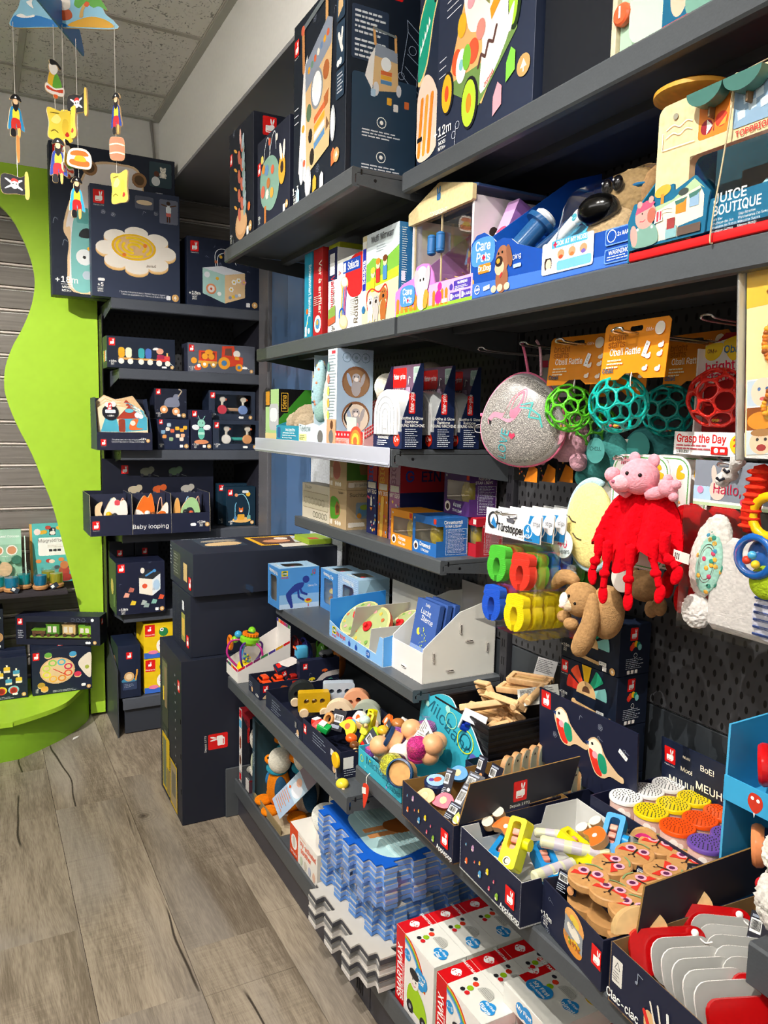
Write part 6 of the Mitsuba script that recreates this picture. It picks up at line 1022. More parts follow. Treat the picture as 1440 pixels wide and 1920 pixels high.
carton('colour_wheel_box','dark box printed with a round wooden colour palette on the green plinth',(.208,3.965,.2015),0,.272,.12,.225,'#20263a',front=paletteart(27.2,22.5),top=Art(27.2,12).put(RB,12,4,2.4))
carton('stacking_game_box','dark box printed with yellow and blue pegs at the left end of the green plinth',(-.02,3.965,.2015),0,.208,.055,.205,'#20263a',front=drumart(20.8,20.5))
carton('stacking_game_box','second dark box directly behind the peg game box on the plinth',(-.02,4.025,.2015),0,.208,.06,.222,'#20263a',front=Art(20.8,22.2).put(RB,6,19,2.4))
T=Thing('window_box','long dark window box showing a green wooden train, tilted across the plinth boxes','box',(.150,4.110,.4285),-27);w,h,d=.412,.145,.10
win=sbox(.05,.028,w-.045,h-.03)
T.add('carton','paper',card(sbox(0,0,w,h).difference(win),.003,.003,'#1f2434'),B(0,.003,0,.003,d,h,'#191d2b'),B(w-.003,.003,0,w,d,h,'#191d2b'),B(0,.003,0,w,d,.003,'#1f2434'),B(0,.003,h-.003,w,d,h,'#2a3042'),B(0,d-.003,0,w,d,h,'#35525a'))
a=Art(41.2,14.5);a.put(RB,.8,10,2.6);a.lines(1,7,3,5,.9,'#c9cdd6',.25);[a.ring(28+i*2.6,12.8,.9,.1,'#8b93a4') for i in range(3)];a.c(37.6,12.8,.8,'#dfe3e8');a.r(34,.8,36.6,1.9,WHT,.4);stamp(a,38.6,1.4,.9);T.add('front_print','paper',on(a,'front'));T.add('side_print','paper',on(Art(10,14.5).put(RB,2,10,2.4),'right',w,d,h));T.add('window','clear',B(.05,.001,.028,w-.045,.0015,h-.03,'#fff'))
q=Thing('wooden_train','green and cream wooden train inside the long dark window box','toy train',(.150,4.110,.4285),-27)
q.add('track','wood',B(.055,.03,.028,.36,.07,.034,'#9cbf4a'))
for i,(x,c,hh) in enumerate(((.065,'#6a4a34',.02),(.135,'#4f8f2a',.05),(.215,'#d9b878',.048),(.295,'#8abf2e',.042))):
 q.add('wagon','satin',B(x,.03,.044,x+.066,.065,.044+hh,c,.002),B(x-.002,.028,.043+hh,x+.068,.067,.048+hh,'#6fae34' if i!=2 else '#c9a86a',.001),[B(x+.008+j*.026,.0292,.055,x+.026+j*.026,.03,.044+hh-.008,'#e9e2cf' if i!=0 else '#8a6a4a') for j in range(2)])
 for xx in(.012,.052):q.add('wheel','satin',cyl((x+xx,.026,.042),(x+xx,.032,.042),.009,'#5a4030',14))
q.add('locomotive','satin',B(.325,.03,.044,.362,.065,.068,'#b5cf4a',.002),B(.295,.03,.044,.33,.065,.098,'#5f9f2e',.002))
q.add('logs','satin',sph((.245,.048,.098),(.028,.014,.012),'#8a6a4a'),sph((.232,.048,.103),(.016,.012,.009),'#e6e0d4'))
carton('dark_toy_box','dark box at the left edge of the photo above the peg game boxes',(-.09,4.06,.4245),0,.185,.12,.20,'#1c2130',front=Art(18.5,20).t('A',17,15,1.2,WHT).c(15.6,6,2.6,'#b58a5a').r(15,1,17,2.2,WHT,.4))
def kitch(w,h):
 a=Art(w,h);a.put(RB,w-6,h-13,3.6);a.r(4,30,15,58,'#3a4038',.5).r(5,44,14,57,'#5f6248',.4).r(6,40,8,46,'#e2c23a').r(9,38,13,55,'#7a6a52');a.r(4,14,15,30,'#2c3130').r(8,16,12,28,'#555a4e')
 a.r(4,2,17,26,'#c9a820').r(5,3.4,11,24,'#6d7556').r(12,2.6,24,13,'#8a7a4a');a.r(18,1,30,20,'#c9a820').r(19,2,29,19,'#9a8a6a').r(21,6,27,16,'#6f6a5a');[a.c(28,10+i*3.6,.5,'#8d9096') for i in range(14)];return a
def midl(w,h):a=Art(w,h);[a.l([(2+i*2.6,2),(2+i*2.6,h-2)],.16,'#4b4f5a') for i in range(5)];a.r(w-14,4,w-8,15,'#8a8a4a',.4).r(w-13,6,w-9,13,'#c9a24a').put(RB,w-6,3,3.8).r(w-12,16.4,w-9,20,'#c9ccd2');return a
def topl(w,h):a=Art(w,h);a.r(6,3,18,h-3,'#3b4036',.5).lines(7,h-4.4,8,7,1.2,'#7d7f78',.3).r(w-14,4,w-8,11,'#b59a6a',.4).put(RB,w-6,2,3.8);a.lines(1,h-2,3,6,1.4,'#8d9096',.4);return a
def toptop(w,h):
 a=Art(w,h);a.r(8,14,26,34,'#343a48',.6).b([(10,17),(20,16),(25,20),(22,25),(12,23)],'#c2a37a').b([(11,26),(24,27),(23,31),(12,30)],'#8d8478').r(30,10,52,33,'#dfa52a').r(32,12,50,31,'#5a3d30').e(40,20,6,4,'#c98a62').e(44,26,3,3,'#e9d9c8').p([(37,4),(60,5),(58,13),(38,12)],'#d9cfc6').p([(46,14),(62,14),(64,30),(50,31)],'#bfc3c8').e(52,22,4,3,'#e3b98a');a.lines(4,36,22,2,1,'#8d929e',.3);return a
t=carton('playhouse_carton','tall dark carton standing on the floor, bottom of the tall stack',(.655,2.812,.001),0,.52,.375,.648,'#222534',cat='carton',left=kitch(37.5,64.8))
a=Art();b=rabbit();a.put(b,17.8,28.4,6.2,90).t('Depuis 1970',9.4,31,.8,WHT,False,90);t.add('badge_print','paper',on(a,'front'))
t.add('flap_notch','matte',[B(-.0006,.012,z,.004,.02,z+.02,'#0f1118') for z in(.12,.26,.40)],B(.2,-.0006,.645,.26,.004,.6485,'#0f1118'))
t=carton('playhouse_carton','dark carton in the middle of the tall stack with fine vertical lines',(.698,2.84,.650),0,.54,.30,.240,'#222534',cat='carton',left=midl(30,24))
t=carton('playhouse_carton','dark carton on top of the tall stack with photo prints on its lid',(.702,2.812,.891),0,.60,.375,.163,'#252938',cat='carton',left=topl(37.5,16.3),top=toptop(60,37.5))
t.add('closure_tape','clear',tr(cyl((0,0,0),(0,-.0008,0),.024,'#fff',20),(.21,-.0008,.012)),label='round clear closing sticker')
carton('lime_box','small flat lime green box lying at the far right of the top carton',(1.185,2.86,1.0555),0,.10,.16,.022,'#8fae32',top=Art(10,16).r(1,1,5,5,'#d8452f'))
T=Thing('pirate_mobile','wooden pirate mobile with hanging figures below the ceiling','mobile')
def seg(part,shapes,pos,rz=0,th=.005):plate(T,part,[([(x*.01,y*.01) for x,y in p],c) for p,c in shapes],th,pos,rz)
O3=np.array([.14,2.575,2.655]);rzb=-28
seg('cross_board',[([(0,0),(0,3),(1.5,5),(3,8),(8,9.6),(14,9),(18,10),(22,9),(25,7),(26.5,4),(29,2),(29,0),(14,.2)],'#8fc7e2'),([(0,0),(0,2.6),(2,3.4),(4,2.8),(7,3.2),(10,2.4),(14,1.4),(16,.4),(8,.2)],'#2a7ac0'),([(1,3),(2.4,3.6),(4,3),(6,3.4),(6,2.8),(3,2.5)],WHT),([(15.6,.6),(19,2.4),(23,3.2),(27,2.2),(28.6,.4),(22,.3)],'#e0a826'),([(19,3),(19.6,5.4),(20.6,7),(21.2,6.6),(20.3,4.8),(20,3)],'#c9a25a'),([(17.6,6.4),(18.6,8.6),(20.8,7.6),(22.4,9),(25,8),(27,5),(24.6,6),(23,5.6),(20.8,6.8),(19,5.4)],'#5fa845'),([(20.4,6.2),(21,7.2),(22,6.8),(21.4,5.8)],'#d8602f'),([(10,4),(10.4,7.4),(12.4,8.4),(13,5),(12,3.6)],'#27447a'),([(11.4,2.6),(12,4.6),(16,5),(17,3),(15,2)],'#c2582c'),([(13.4,5),(13.6,9),(16,9),(16.4,5.4)],'#ede3d8'),([(4,6.6),(5,7.2),(6.4,8.4),(5.6,6.6),(6,5)],WHT)],O3,rzb)
c0=O3+rot(0,0,rzb)@np.array([.135,0,0])
T.add('cross_board','satin',tr([(v,f,c) for v,f,c in YZ(ext([(-.16,.0),(-.10,.055),(.02,.075),(.13,.055),(.16,.01),(.16,-.004),(-.16,-.004)],.006,'#2f66a8'))],c0,(0,0,rzb)))
T.add('string','matte',tube([c0+[0,0,.05],[c0[0],c0[1],3.09]],.0012,'#d8d4cc',5))
PIR=lambda coat,pants,s=1.0:[([(x*s,y*s) for x,y in p],c) for p,c in(([(-1.3,8.4),(-1.9,5.4),(-2.2,2),(-.6,3),(1.2,2.6),(2.4,2.2),(1.8,5.6),(1.3,8.2),(0,9)],coat),([(-.7,8),(-.8,5),(.9,5),(.8,8)],'#e9c93c'),([(-1.1,5.2),(-1.3,2),(-.2,2),(0,4),(.4,2.4),(1.3,2.4),(1,5.2)],pants),([(-1.4,2.2),(-1.5,.3),(-.2,.3),(-.3,2.2)],'#1b1a1e'),([(.5,2.6),(.6,.2),(1.1,.2),(1.2,2.6)],'#c9a25a'),([(-.7,10.4),(-.8,8.8),(0,7.4),(.8,8.8),(.7,10.4)],'#1e1c20'),([(-.55,10.8),(-.5,9.6),(.5,9.6),(.55,10.8)],'#e3b98e'),([(-1.5,10.6),(-1,11.8),(0,12.4),(1.2,11.8),(1.6,10.5),(0,11.1)],'#17161a'),([(-.3,11.3),(0,11.8),(.3,11.3)],WHT))]
FLAG=[([(-3.4,-2.4),(-3.6,2.2),(-1.4,2.8),(1.2,2.2),(3,2.6),(2.8,-2),(0,-2.4)],'#18181b'),([(2.6,-3),(2.6,3.2),(3.4,3.4),(3.6,-2.8)],'#d9b04a'),([(-2.4,-1.2),(-2.2,-.7),(1.2,1.4),(1.6,1)],WHT),([(-2.4,1.2),(-2,1.5),(1.6,-.8),(1.3,-1.2)],WHT),([(-1.2,-.2),(-1,1),(-.2,1.4),(.6,1),(.8,-.2),(.2,-1),(-.6,-1)],WHT),([(-1.1,.7),(-.8,1.6),(.4,1.6),(.8,.7),(-.2,1)],'#c8302c'),([(-.8,.1),(-.6,.5),(-.3,.1)],'#222'),([(.1,.1),(.3,.5),(.5,.1)],'#222')]
MAP=[([(-3.2,-4),(-3,0),(-3.4,4),(0,3.7),(3.2,4.2),(3,0),(3.2,-4),(0,-4.3)],'#d9bf45'),([(-2.4,1),(-1,2.6),(.2,1.6),(-.6,.2),(-2,.2)],'#e6d678'),([(.4,-.6),(1,1.8),(2.2,1.2),(2,-1.6),(1,-2.4)],'#cdb03a'),([(1.2,-2.6),(1.8,-1.6),(2.4,-2.4),(1.8,-3)],'#b5332c'),([(-2.6,-2.2),(-1.6,-1.6),(-.6,-2.2),(-.7,-2.4),(-1.6,-1.9),(-2.5,-2.4)],'#6a5a20'),([(-2.5,2.9),(-.5,3.1),(-.5,2.9),(-2.5,2.7)],'#6a5a20')]
CHEST=[([(-3,-2.2),(-3.2,.8),(-2,2.6),(1.4,3),(3,1.6),(3.2,-1),(2,-2.4)],'#efe6da'),([(-2.4,.8),(-1.8,2),(1.2,2.4),(2.2,1.2)],'#d8783c'),([(-2.4,-1.8),(-2.4,-.4),(2.2,-.2),(2,-1.8)],'#d8783c'),([(-1.4,-.6),(-1,.8),(1,.9),(1.6,-.4)],'#e2b83a')]
BARREL=[([(-1.8,-2.8),(-2.1,0),(-1.8,2.8),(0,3.2),(1.8,2.8),(2.1,0),(1.8,-2.8),(0,-3.2)],'#c8602a'),([(-1.9,1.2),(0,1.6),(1.9,1.2),(1.9,.8),(0,1.2),(-1.9,.8)],'#e9c9a0'),([(-1.9,-1.2),(0,-.8),(1.9,-1.2),(1.9,-1.6),(0,-1.2),(-1.9,-1.6)],'#e9c9a0')]
PARROT=[([(-1.8,-1.6),(-1.4,1.8),(-.6,2.2),(.4,-.4),(.2,-2)],'#dfb52e'),([(-.6,-2),(.2,1.8),(1.2,1),(1.8,-1.6)],'#5fa63c'),([(-1.2,2),(-1.4,4),(-.2,4.6),(.9,3.4),(.4,1.8),(-.4,1.4)],'#eee9e2'),([(-1,4),(-1.2,5.4),(.4,5.2),(1.8,3.8),(1.4,3.2),(.6,4.2)],'#1c1b1f'),([(-2.4,-1.2),(-2,-3.6),(2,-4),(2.4,-1.6),(0,-2.2)],'#e9e2da'),([(-2.1,-1.9),(-1.9,-2.9),(1.9,-3.1),(2.1,-2.1),(0,-2.7)],'#cf4a34'),([(-.4,-4),(-.2,-4.8),(.6,-4.8),(.6,-3.9)],'#d8602f')]
SWORD=[([(-.3,-3),(-.4,3),(.4,3),(.3,-3)],'#d8703a')]
hang=[(.138,2.547,2.345,PIR('#2f7aa8','#b5302c',.95),10,'pirate_figure',.062),(.141,2.540,2.312,SWORD,0,'wooden_peg',0),(.130,2.528,2.208,FLAG,-4,'pirate_flag',0),(.240,2.507,2.508,PARROT,8,'parrot_figure',0),(.250,2.487,2.382,MAP,8,'treasure_map',0),(.273,2.50,2.395,MAP,-60,'treasure_map',0),(.295,2.469,2.442,FLAG,-52,'pirate_flag',0),(.240,2.468,2.215,PIR('#2a3f8c','#b52a34',1.0),-6,'pirate_figure',.065),(.268,2.478,2.285,PARROT,50,'parrot_figure',0),(.296,2.45,2.285,CHEST,6,'treasure_chest',0),(.284,2.437,2.118,PIR('#3a9ad0','#c8282c',.92),4,'pirate_figure',.05),(.392,2.414,2.36,PIR('#2a3f8c','#b52a34',.92),-58,'pirate_figure',.055),(.391,2.402,2.317,BARREL,-20,'barrel_figure',0),(.393,2.386,2.208,MAP,-58,'treasure_map',0)]
for x,y,z,sh,rz,nm,up in hang:seg(nm,sh,(x,y,z-up*0),rz)
for x,y,z1,z0 in((.138,2.550,2.66,2.22),(.240,2.510,2.66,2.40),(.262,2.497,2.66,2.25),(.295,2.472,2.62,2.16),(.392,2.416,2.66,2.22)):T.add('string','matte',tube([(x,y+.003,z1),(x,y+.003,z0)],.0009,'#cfccc4',5))
# ================================================================ goods hanging on the pegboard
def hook(lb,y,z,x0,w=.012):
 t=Thing('peg_hook',lb,'hook')
 t.add(None,'chrome',tube(curve([(1.272,y+w,z),(1.2,y+w,z-.004),(x0+.02,y+w,z-.002),(x0,y+w*.7,z+.004),(x0,y-w*.7,z+.004),(x0+.02,y-w,z-.002),(1.2,y-w,z-.004),(1.272,y-w,z)],4),.0022,'#fff',7),B(1.262,y-.018,z-.012,1.2745,y+.018,z+.012,'#fff',.002))
for lb,y,z,x0 in(('empty double wire hook at the left above the flamingo cushion',1.46,1.722,1.02),('wire hook carrying the flamingo cushion straps',1.335,1.725,1.04),('wire hook through the left orange card with the green ball',1.195,1.718,1.02),('wire hook through the right orange card with the teal ball',.972,1.712,.955),('wire hook above the red ball card',.86,1.728,1.03),('wire hook above the pink plush card',.985,1.498,.985),('wire hook above the grey rabbit card bag',.80,1.497,1.02),('wire hook above the door stopper bags',1.31,1.366,.975)):hook(lb,y,z,x0)
def obl(R,tr_=.0022,seed=0):
 """ball of 32 tangent rings (soccer ball faces)"""
 ic=trimesh.creation.icosahedron();V=np.array(ic.vertices);V/=np.linalg.norm(V[0]);C=np.array(ic.triangles_center);C/=np.linalg.norm(C,axis=1,keepdims=True);out=[]
 Rt=rot(20+seed*17,35+seed*29,seed*13)
 for cs,ang in((V,17.4),(C,21.2)):
  for c in cs@Rt.T:
   a=np.cross(c,[0,0,1] if abs(c[2])<.9 else[1,0,0]);a/=np.linalg.norm(a);b=np.cross(c,a);q=math.radians(ang);th=np.arange(24)*2*math.pi/24
   out.append(R*(math.cos(q)*c+math.sin(q)*(np.cos(th)[:,None]*a+np.sin(th)[:,None]*b)))
 return out
def oball(name,lb,pos,R,cols,seed):
 t=Thing(name,lb,'rattle ball',pos)
 rings=obl(R,seed=seed);by={}
 for i,r in enumerate(rings):by.setdefault(cols[(i*7+seed)%len(cols)],[]).append(tube(r*.985,R*.052,cols[(i*7+seed)%len(cols)],7,True))
 for c,its in by.items():t.add('ring_lattice','gloss',its)
 rnd=random.Random(seed);t.add('rattle_capsule','clear',sph((0,R*.05,-R*.75),(R*.4,R*.4,R*.16),'#fff',3));t.add('bead','gloss',[sph((rnd.uniform(-.25,.25)*R,rnd.uniform(-.2,.2)*R,-R*.76),R*.055,rnd.choice(['#d8405a','#e9b23c','#4a8fd0']),1) for _ in range(6)],kind='stuff')
oball('rattle_ball','green ring lattice ball under the left orange card',(1.074,1.219,1.590),.048,['#58b82a'],0)
oball('rattle_ball','bright teal ring lattice ball in the middle under the right orange card',(1.010,1.018,1.594),.051,['#12a596'],1)
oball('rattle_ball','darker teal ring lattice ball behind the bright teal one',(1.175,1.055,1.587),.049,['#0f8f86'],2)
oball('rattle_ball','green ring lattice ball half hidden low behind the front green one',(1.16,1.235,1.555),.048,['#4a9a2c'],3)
oball('rattle_ball','multicoloured red yellow and blue ring lattice ball on the red card',(1.120,.900,1.606),.050,['#cf2f26','#cf2f26','#cf2f26','#d8b02a','#cf2f26','#3fa03a','#2459a8'],4)
oball('rattle_ball','green and blue ring lattice ball at the right edge beside the amber bag',(1.19,.835,1.650),.045,['#3fa88a','#2f9f5a','#2459a8'],5)
def obcard(w,h):
 a=Art(w,h);a.t('bright',3.2,h-3.0,1.15,'#a85a10',True).t('starts',3.2,h-4.2,1.15,'#a85a10',True).t('Oball Rattle',5.4,h-5.6,1.15,'#f3e6cf',True,0,'c',sx=.86);a.lines(1.4,h-6.6,4.4,3,.6,'#f0d9b0',.28);a.c(w-2,h-1.8,1.1,'#f3ead8').t('0M+',w-4.2,h-2.1,.6,'#f3e6cf');price(a,w-4.6,h-5,2.6,70)
 for x,y in((w-1.4,h-4.6),(w-4,3.6),(w-1.5,3.8),(w-4.4,1.6),(w-1.6,1.4)):a.e(x,y,.6,.4,'#f3e6cf').c(x+.4,y+.4,.25,'#f3e6cf')
 a.t('Oball',1.9,1.2,.8,'#33506a',True);return a
def orangecard(lb,pos,r,c='#e0861c'):
 t=Thing('hang_card',lb,'card',pos,-90,r=r);w,h=.150,.098
 poly=Polygon([(0,0),(.045,0),(.06,.010),(.09,.010),(.105,0),(.15,0),(.15,.092),(.144,.098),(.006,.098),(0,.092)]).difference(rrect(.03,.009,.004,.06,.080))
 t.add('board','paper',card(poly,0,.0012,c));t.add('board_print','paper',tr(on(obcard(15,9.8),'front'),(0,-.0012,0)));t.add('tie','matte',tube(curve([(.075,.0,.012),(.078,-.004,.0),(.076,0,-.012)]),.0012,'#d8d4cc',5))
orangecard('left bright orange header card above the green ball',(1.060,1.275,1.636),(-6,0,6))
orangecard('right bright orange header card above the bright teal ball',(.985,1.040,1.634),(-5,0,-2))
orangecard('dim orange header card behind, between the teal balls and the red card',(1.19,1.085,1.632),(-4,0,-4),'#cf7a1a')  # rear copies of the card: shade put into a darker orange
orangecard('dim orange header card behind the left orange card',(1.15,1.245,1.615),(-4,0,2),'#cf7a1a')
T=Thing('hang_card','red and white blister card with a multicoloured lattice ball','card',(1.095,.965,1.508),-90);w=.22
T.add('board','paper',card([(.012,.04),(w,.04),(w,.21),(.05,.21),(.03,.195),(.012,.19)],.055,.0015,'#8a1218'),card(rrect(.11,.05,.012,.085,.19),.055,.0015,'#a3161c'))
T.add('base','paper',B(0,0,0,w,.05,.040,'#e9e6e0'),B(.008,.035,.04,.0115,.055,.185,'#e9e6e0'))
a=Art(22,4.0);a.t('Grasp the Day',5.6,2.2,1.35,'#cf2a2c',True,sx=.82);a.lines(.6,1.5,8,2,.55,'#b5525a',.26);bars(a,.6,.15,3.2,.8);a.r(8,.3,11.2,1.6,'#d8241f',.1).c(9,.95,.45,WHT).r(9.8,.7,10.7,1.2,WHT).c(13.2,2.1,1.6,'#e9c02a').t('2',12.6,1.7,1.3,'#cf2a2c',True);T.add('base_print','paper',on(a,'front'))
T.add('label_card','paper',card(Polygon([(.012,.125),(.03,.125),(.07,.135),(.088,.16),(.09,.205),(.012,.19)]).buffer(.001),.052,.001,'#dcd8d2'));a=Art();a.b([(1.3,19),(1.3,17),(2.8,16.4),(4.4,17.4),(4.6,19.3)],'#e3c62a').b([(5,19.6),(5.6,17.4),(7,16.2),(8.6,17.4),(8.8,20.3)],'#e3c62a').t('Oball',7,17.6,1.2,'#2c5a8a',True).t('0M+',2.6,17.7,.7,'#8a5a2a',True).t('bright',4.4,14.6,1.6,'#cf2a4a',True,3).t('starts',4.4,12.9,1.6,'#cf2a4a',True,3);T.add('label_print','paper',tr(on(a,'front'),(0,.051,0)))
T.add('hang_strip','satin',B(.085,.05,.200,.2,.052,.207,'#a9a29c'))
T=Thing('flamingo_cushion','glittery grey egg-shaped cushion with a pink flamingo and pink piping','cushion',(1.055,1.345,1.565),-90,r=(0,0,26))
rx,ry,rz_=.098,.042,.100
def eggs(it):
 v,f,c=it;v=v.copy();v[:,0]*=1-.18*v[:,2]/rz_;return(v,f,c)
T.add('cover','plush',eggs(sph((0,0,0),(rx,ry,rz_),'#a9a5a2',4)))
T.add('glitter','glitter',[tr(x,s=(1.004,1.012,1.004)) for x in[eggs(sph((0,0,0),(rx,ry,rz_),'#a9a5a2',4))] if 0] or[eggs(tr(sph((0,-.0016,0),(rx*.985,ry,rz_*.985),'#8f8b89',4),(0,0,0)))],label='glitter fabric front')
ang=np.linspace(0,2*math.pi,61)[:-1];T.add('piping','plush',eggs(tube(np.c_[rx*1.0*np.cos(ang),np.zeros(60),rz_*1.0*np.sin(ang)],.0035,'#d8708f',8,True)))
a=Art();a.b([(-6.6,.2),(-5,1.6),(-3,1.4),(-2,1.8),(-.6,4.6),(2.2,6.6),(2.4,4),(1,1),(-1,-.6),(-3.4,.2),(-5,.4),(-6.4,-1)],'#e88296').b([(-1,1.2),(.4,5),(2,6),(1.6,3),(.4,.4)],'#d96a84').l([(1.4,2.6),(3.6,2.4),(5.6,1),(6.2,-1.4)],.35,'#3f9f9a').l([(1.6,3.2),(4,3.6),(3.4,.6),(5.8,.2)],.35,'#3f9f9a').p([(-6.6,.2),(-6,-1.4),(-5.6,-.4)],'#2a2a2e').t('LOVE',-1.8,-5.6,1.9,'#3fa0a8',False,74).p([(-.4,-4.2),(.5,-3.4),(.2,-2.8),(-.3,-3.1),(-.8,-2.7),(-1.1,-3.4)],'#d8405a')
def onegg(a):
 out=[]
 for v,f,c in a.items():
  x,z=v[:,0],v[:,1];k=1-.18*z/rz_;y=-ry*np.sqrt(np.clip(1-(x/k/rx)**2-(z/rz_)**2,.02,1))-.0018-v[:,2];out.append((np.c_[x,y,z],f,c))
 return out
a.L=[(g if isinstance(g,tuple) else g.segmentize(.5),c) for g,c in a.L]
T.add('embroidery','satin',onegg(a))
T.add('strap','plush',tube(curve([(.01,.0,.098),(.0,.0,.14),(-.01,.004,.165)]),.003,'#d8708f',6),tube(curve([(.035,.01,.095),(.03,.01,.15),(.02,.01,.17)]),.003,'#e3b0c0',6))
T.add('loop','chrome',tube(curve([(-.095,.0,-.01),(-.115,0,-.015),(-.115,0,-.028),(-.095,0,-.03)]),.0016,'#fff',5));T.add('tab','plush',B(-.103,-.006,.006,-.092,.006,.014,'#d8708f',.002))
for i,(x,y,z,c,lb) in enumerate(((1.135,1.30,1.53,'#b98a96','dusty pink cushion behind the flamingo cushion'),(1.17,1.22,1.495,'#3f7a78','teal bear-shaped cushion behind the green balls'),(1.20,1.11,1.505,'#2f5f60','dark teal cushion below the teal balls'))):
 t=Thing('heat_cushion',lb,'cushion',(x,y,z),-90);t.add('cover','plush',sph((0,0,0),(.075,.03,.055),c,3));t.add('paw','plush',sph((-.05,.0,-.05),(.02,.02,.022),c,2),sph((.05,0,-.05),(.02,.02,.022),c,2))
 if i<2:t.add('swing_tag','paper',tr(cyl((0,0,0),(0,-.001,0),.026,'#c98a9a' if i==0 else '#4a8a86',24),(.035,-.05,.01)));a=Art();a.t('MAKE YOU',0,.5,.55,'#3a2a34').t('FEEL MY LOVE',0,-.5,.5,'#3a2a34',sx=.8) if i==0 else a.t('CHILL',0,0,.8,'#1d3a3c');t.add('tag_print','paper',tr(on(a,'front'),(.035,-.051,.01)))
 elif i==2:t.add('swing_tag','paper',tr(cyl((0,0,0),(0,-.001,0),.03,'#2f6a68',24),(.0,-.04,.01)))
t=Thing('hang_card','white hang card with a red logo behind the flamingo straps','card',(1.19,1.46,1.62),-90,r=(0,0,8));t.add('board','paper',B(0,0,0,.11,.0012,.10,'#8f8a88'));t.add('board_print','paper',on(Art(11,10).r(.6,7,2.6,8.6,'#b52a4a').l([(3,3),(6,6),(9,4)],.3,'#3a3a40',True).r(6,1,10.6,9,'#6a4a40').e(2,1.6,1.6,1.2,'#8a6a5c'),'front'))
for k in range(4):
 t=Thing('ornament_bag',('dark bag of small glittering ornaments hanging below the flamingo cushion, front one','second dark ornament bag','third dark ornament bag','rearmost dark ornament bag')[k],'bag',(1.08+k*.04,1.40-k*.012,1.43),-90);t.add('bag','satin',B(0,0,0,.085,.004,.055,'#17171c'));t.add('print','paper',on((lambda a:([a.c(random.Random(k*50+i).uniform(.4,8),random.Random(k*70+i+9).uniform(.4,5),.22,['#d8702a','#e9b23c','#4a8fa0','#c8405a'][i%4]) for i in range(18)],a.p([(4,0),(8.5,0),(8.5,3),(6,4)],'#c9741e'),a)[-1])(Art(8.5,5.5)),'front'))
T=Thing('moon_plush','pale yellow crescent moon music plush with sleepy face and pale blue rim','plush toy',(1.11,1.192,1.352),-90)
ang=np.linspace(math.radians(70),math.radians(320),40)
T.add('face','plush',tr(sph((0,0,0),(.066,.024,.088),'#e6d68c',4),(.012,0,0)));T.add('rim','plush',tube(np.c_[.012+.068*np.cos(ang),np.full(40,.006),.091*np.sin(ang)],.008,'#a9c4cc',8))
T.add('stitching','matte',tube(curve([(-.028,-.0215,.016),(-.018,-.0235,.008),(-.004,-.025,.006)]),.0012,'#4a4238',5),tube(curve([(-.012,-.0235,-.018),(0,-.0245,-.026),(.014,-.0245,-.028)]),.0012,'#4a4238',5),[tube([(-.028+.006*i,-.0225-.001*i,.014-.003*i),(-.033+.006*i,-.0235,.018-.003*i)],.0009,'#4a4238',4) for i in range(3)])
T.add('pull_cord','plush',[sph((-.032+.004*math.sin(i),-.004,-.098-i*.012),(.010,.010,.009),'#d3d8da',2) for i in range(7)])
T.add('tag','paper',tr(cyl((0,0,0),(0,-.0012,0),.030,'#cfe0e2',28),(-.028,-.034,-.042)));a=Art();a.t('NICI',-.2,1.2,.75,'#d8324c',True).t('40',-.1,-.7,1.7,'#d8325c',True).t('years',.6,-2.0,.95,'#2c2c30',False,8).p([(.9,-.2),(1.1,.2),(1.5,.2),(1.2,.5),(1.3,.9),(.9,.7),(.6,.9),(.7,.5),(.4,.2),(.8,.2)],WHT);T.add('tag_print','paper',tr(on(a,'front'),(-.028,-.0352,-.042)))
t=Thing('hang_card','off-white card with a lime dot behind the moon plush','card',(1.18,1.232,1.36),-90);t.add('board','paper',card(rrect(.12,.17,.008).difference(rrect(.03,.008,.004,.06,.135)),0,.0012,'#b9b5a8'));a=Art();a.t('MY FIRST',5.4,14.4,1.2,'#6b675c',False,sx=.8).c(2.4,11.6,1.8,'#b5c832').t('Clim',2.4,9.2,.8,'#6f7d20');t.add('board_print','paper',tr(on(a,'front'),(0,-.0012,0)))
t=Thing('paper_tag','small white round tag hanging below the moon plush','tag',(1.10,1.075,1.262),-90);t.add(None,'paper',cyl((0,0,0),(0,-.001,0),.027,'#cfc9bf',24))
def roundcard(x,y,lb,n):
 t=Thing('hang_card',lb,'card',(x,y,1.30),-90);w,h=.135,.205;o=rrect(w,h,.03,0,0,6).difference(rrect(.03,.008,.004,.05,h-.022))
 t.add('board','paper',card(o,0,.0014,'#e4e1de'))
 a=Art();a.g(affinity.scale(rrect(w,h,.03,0,0,6).buffer(-.004).difference(rrect(w,h,.03,0,0,6).buffer(-.0062)),100,100,origin=(0,0)),'#5f9a5c');price(a,8.4,17,3,60,'€ 24.99');a.b([(10.4,17),(10.6,18.4),(11.2,19),(11.7,18.3),(11.2,17.8),(12.2,17.4),(12,16.6),(10.8,16.4)],'#e0b02c').t('My first',4.6,18.6,1.3,'#b5485a',True,sx=.8);[a.c(x_,y_,.25,c) for x_,y_,c in((9,14.8,'#8fb5d0'),(10.6,14.9,'#c9a0d0'),(11.4,12.4,'#e0a06a'),(2,12,'#8fb5d0'))]
 t.add('board_print','paper',tr(on(a,'front'),(0,-.0014,0)))
roundcard(1.055,1.068,'white rounded card with a green border behind the pink plush',0)
for k in(1,2,3):roundcard(1.055+k*.038,1.062-k*.006,f'white rounded green-bordered card, {("second", "third", "rearmost")[k - 1]} behind the pink plush',k)
T=Thing('comforter','pink plush animal head and arms on a red dotted comforter cloth with knotted ends','plush toy',(1.0,.950,1.464),-90,r=(0,0,8))
P_='#e39aa8'
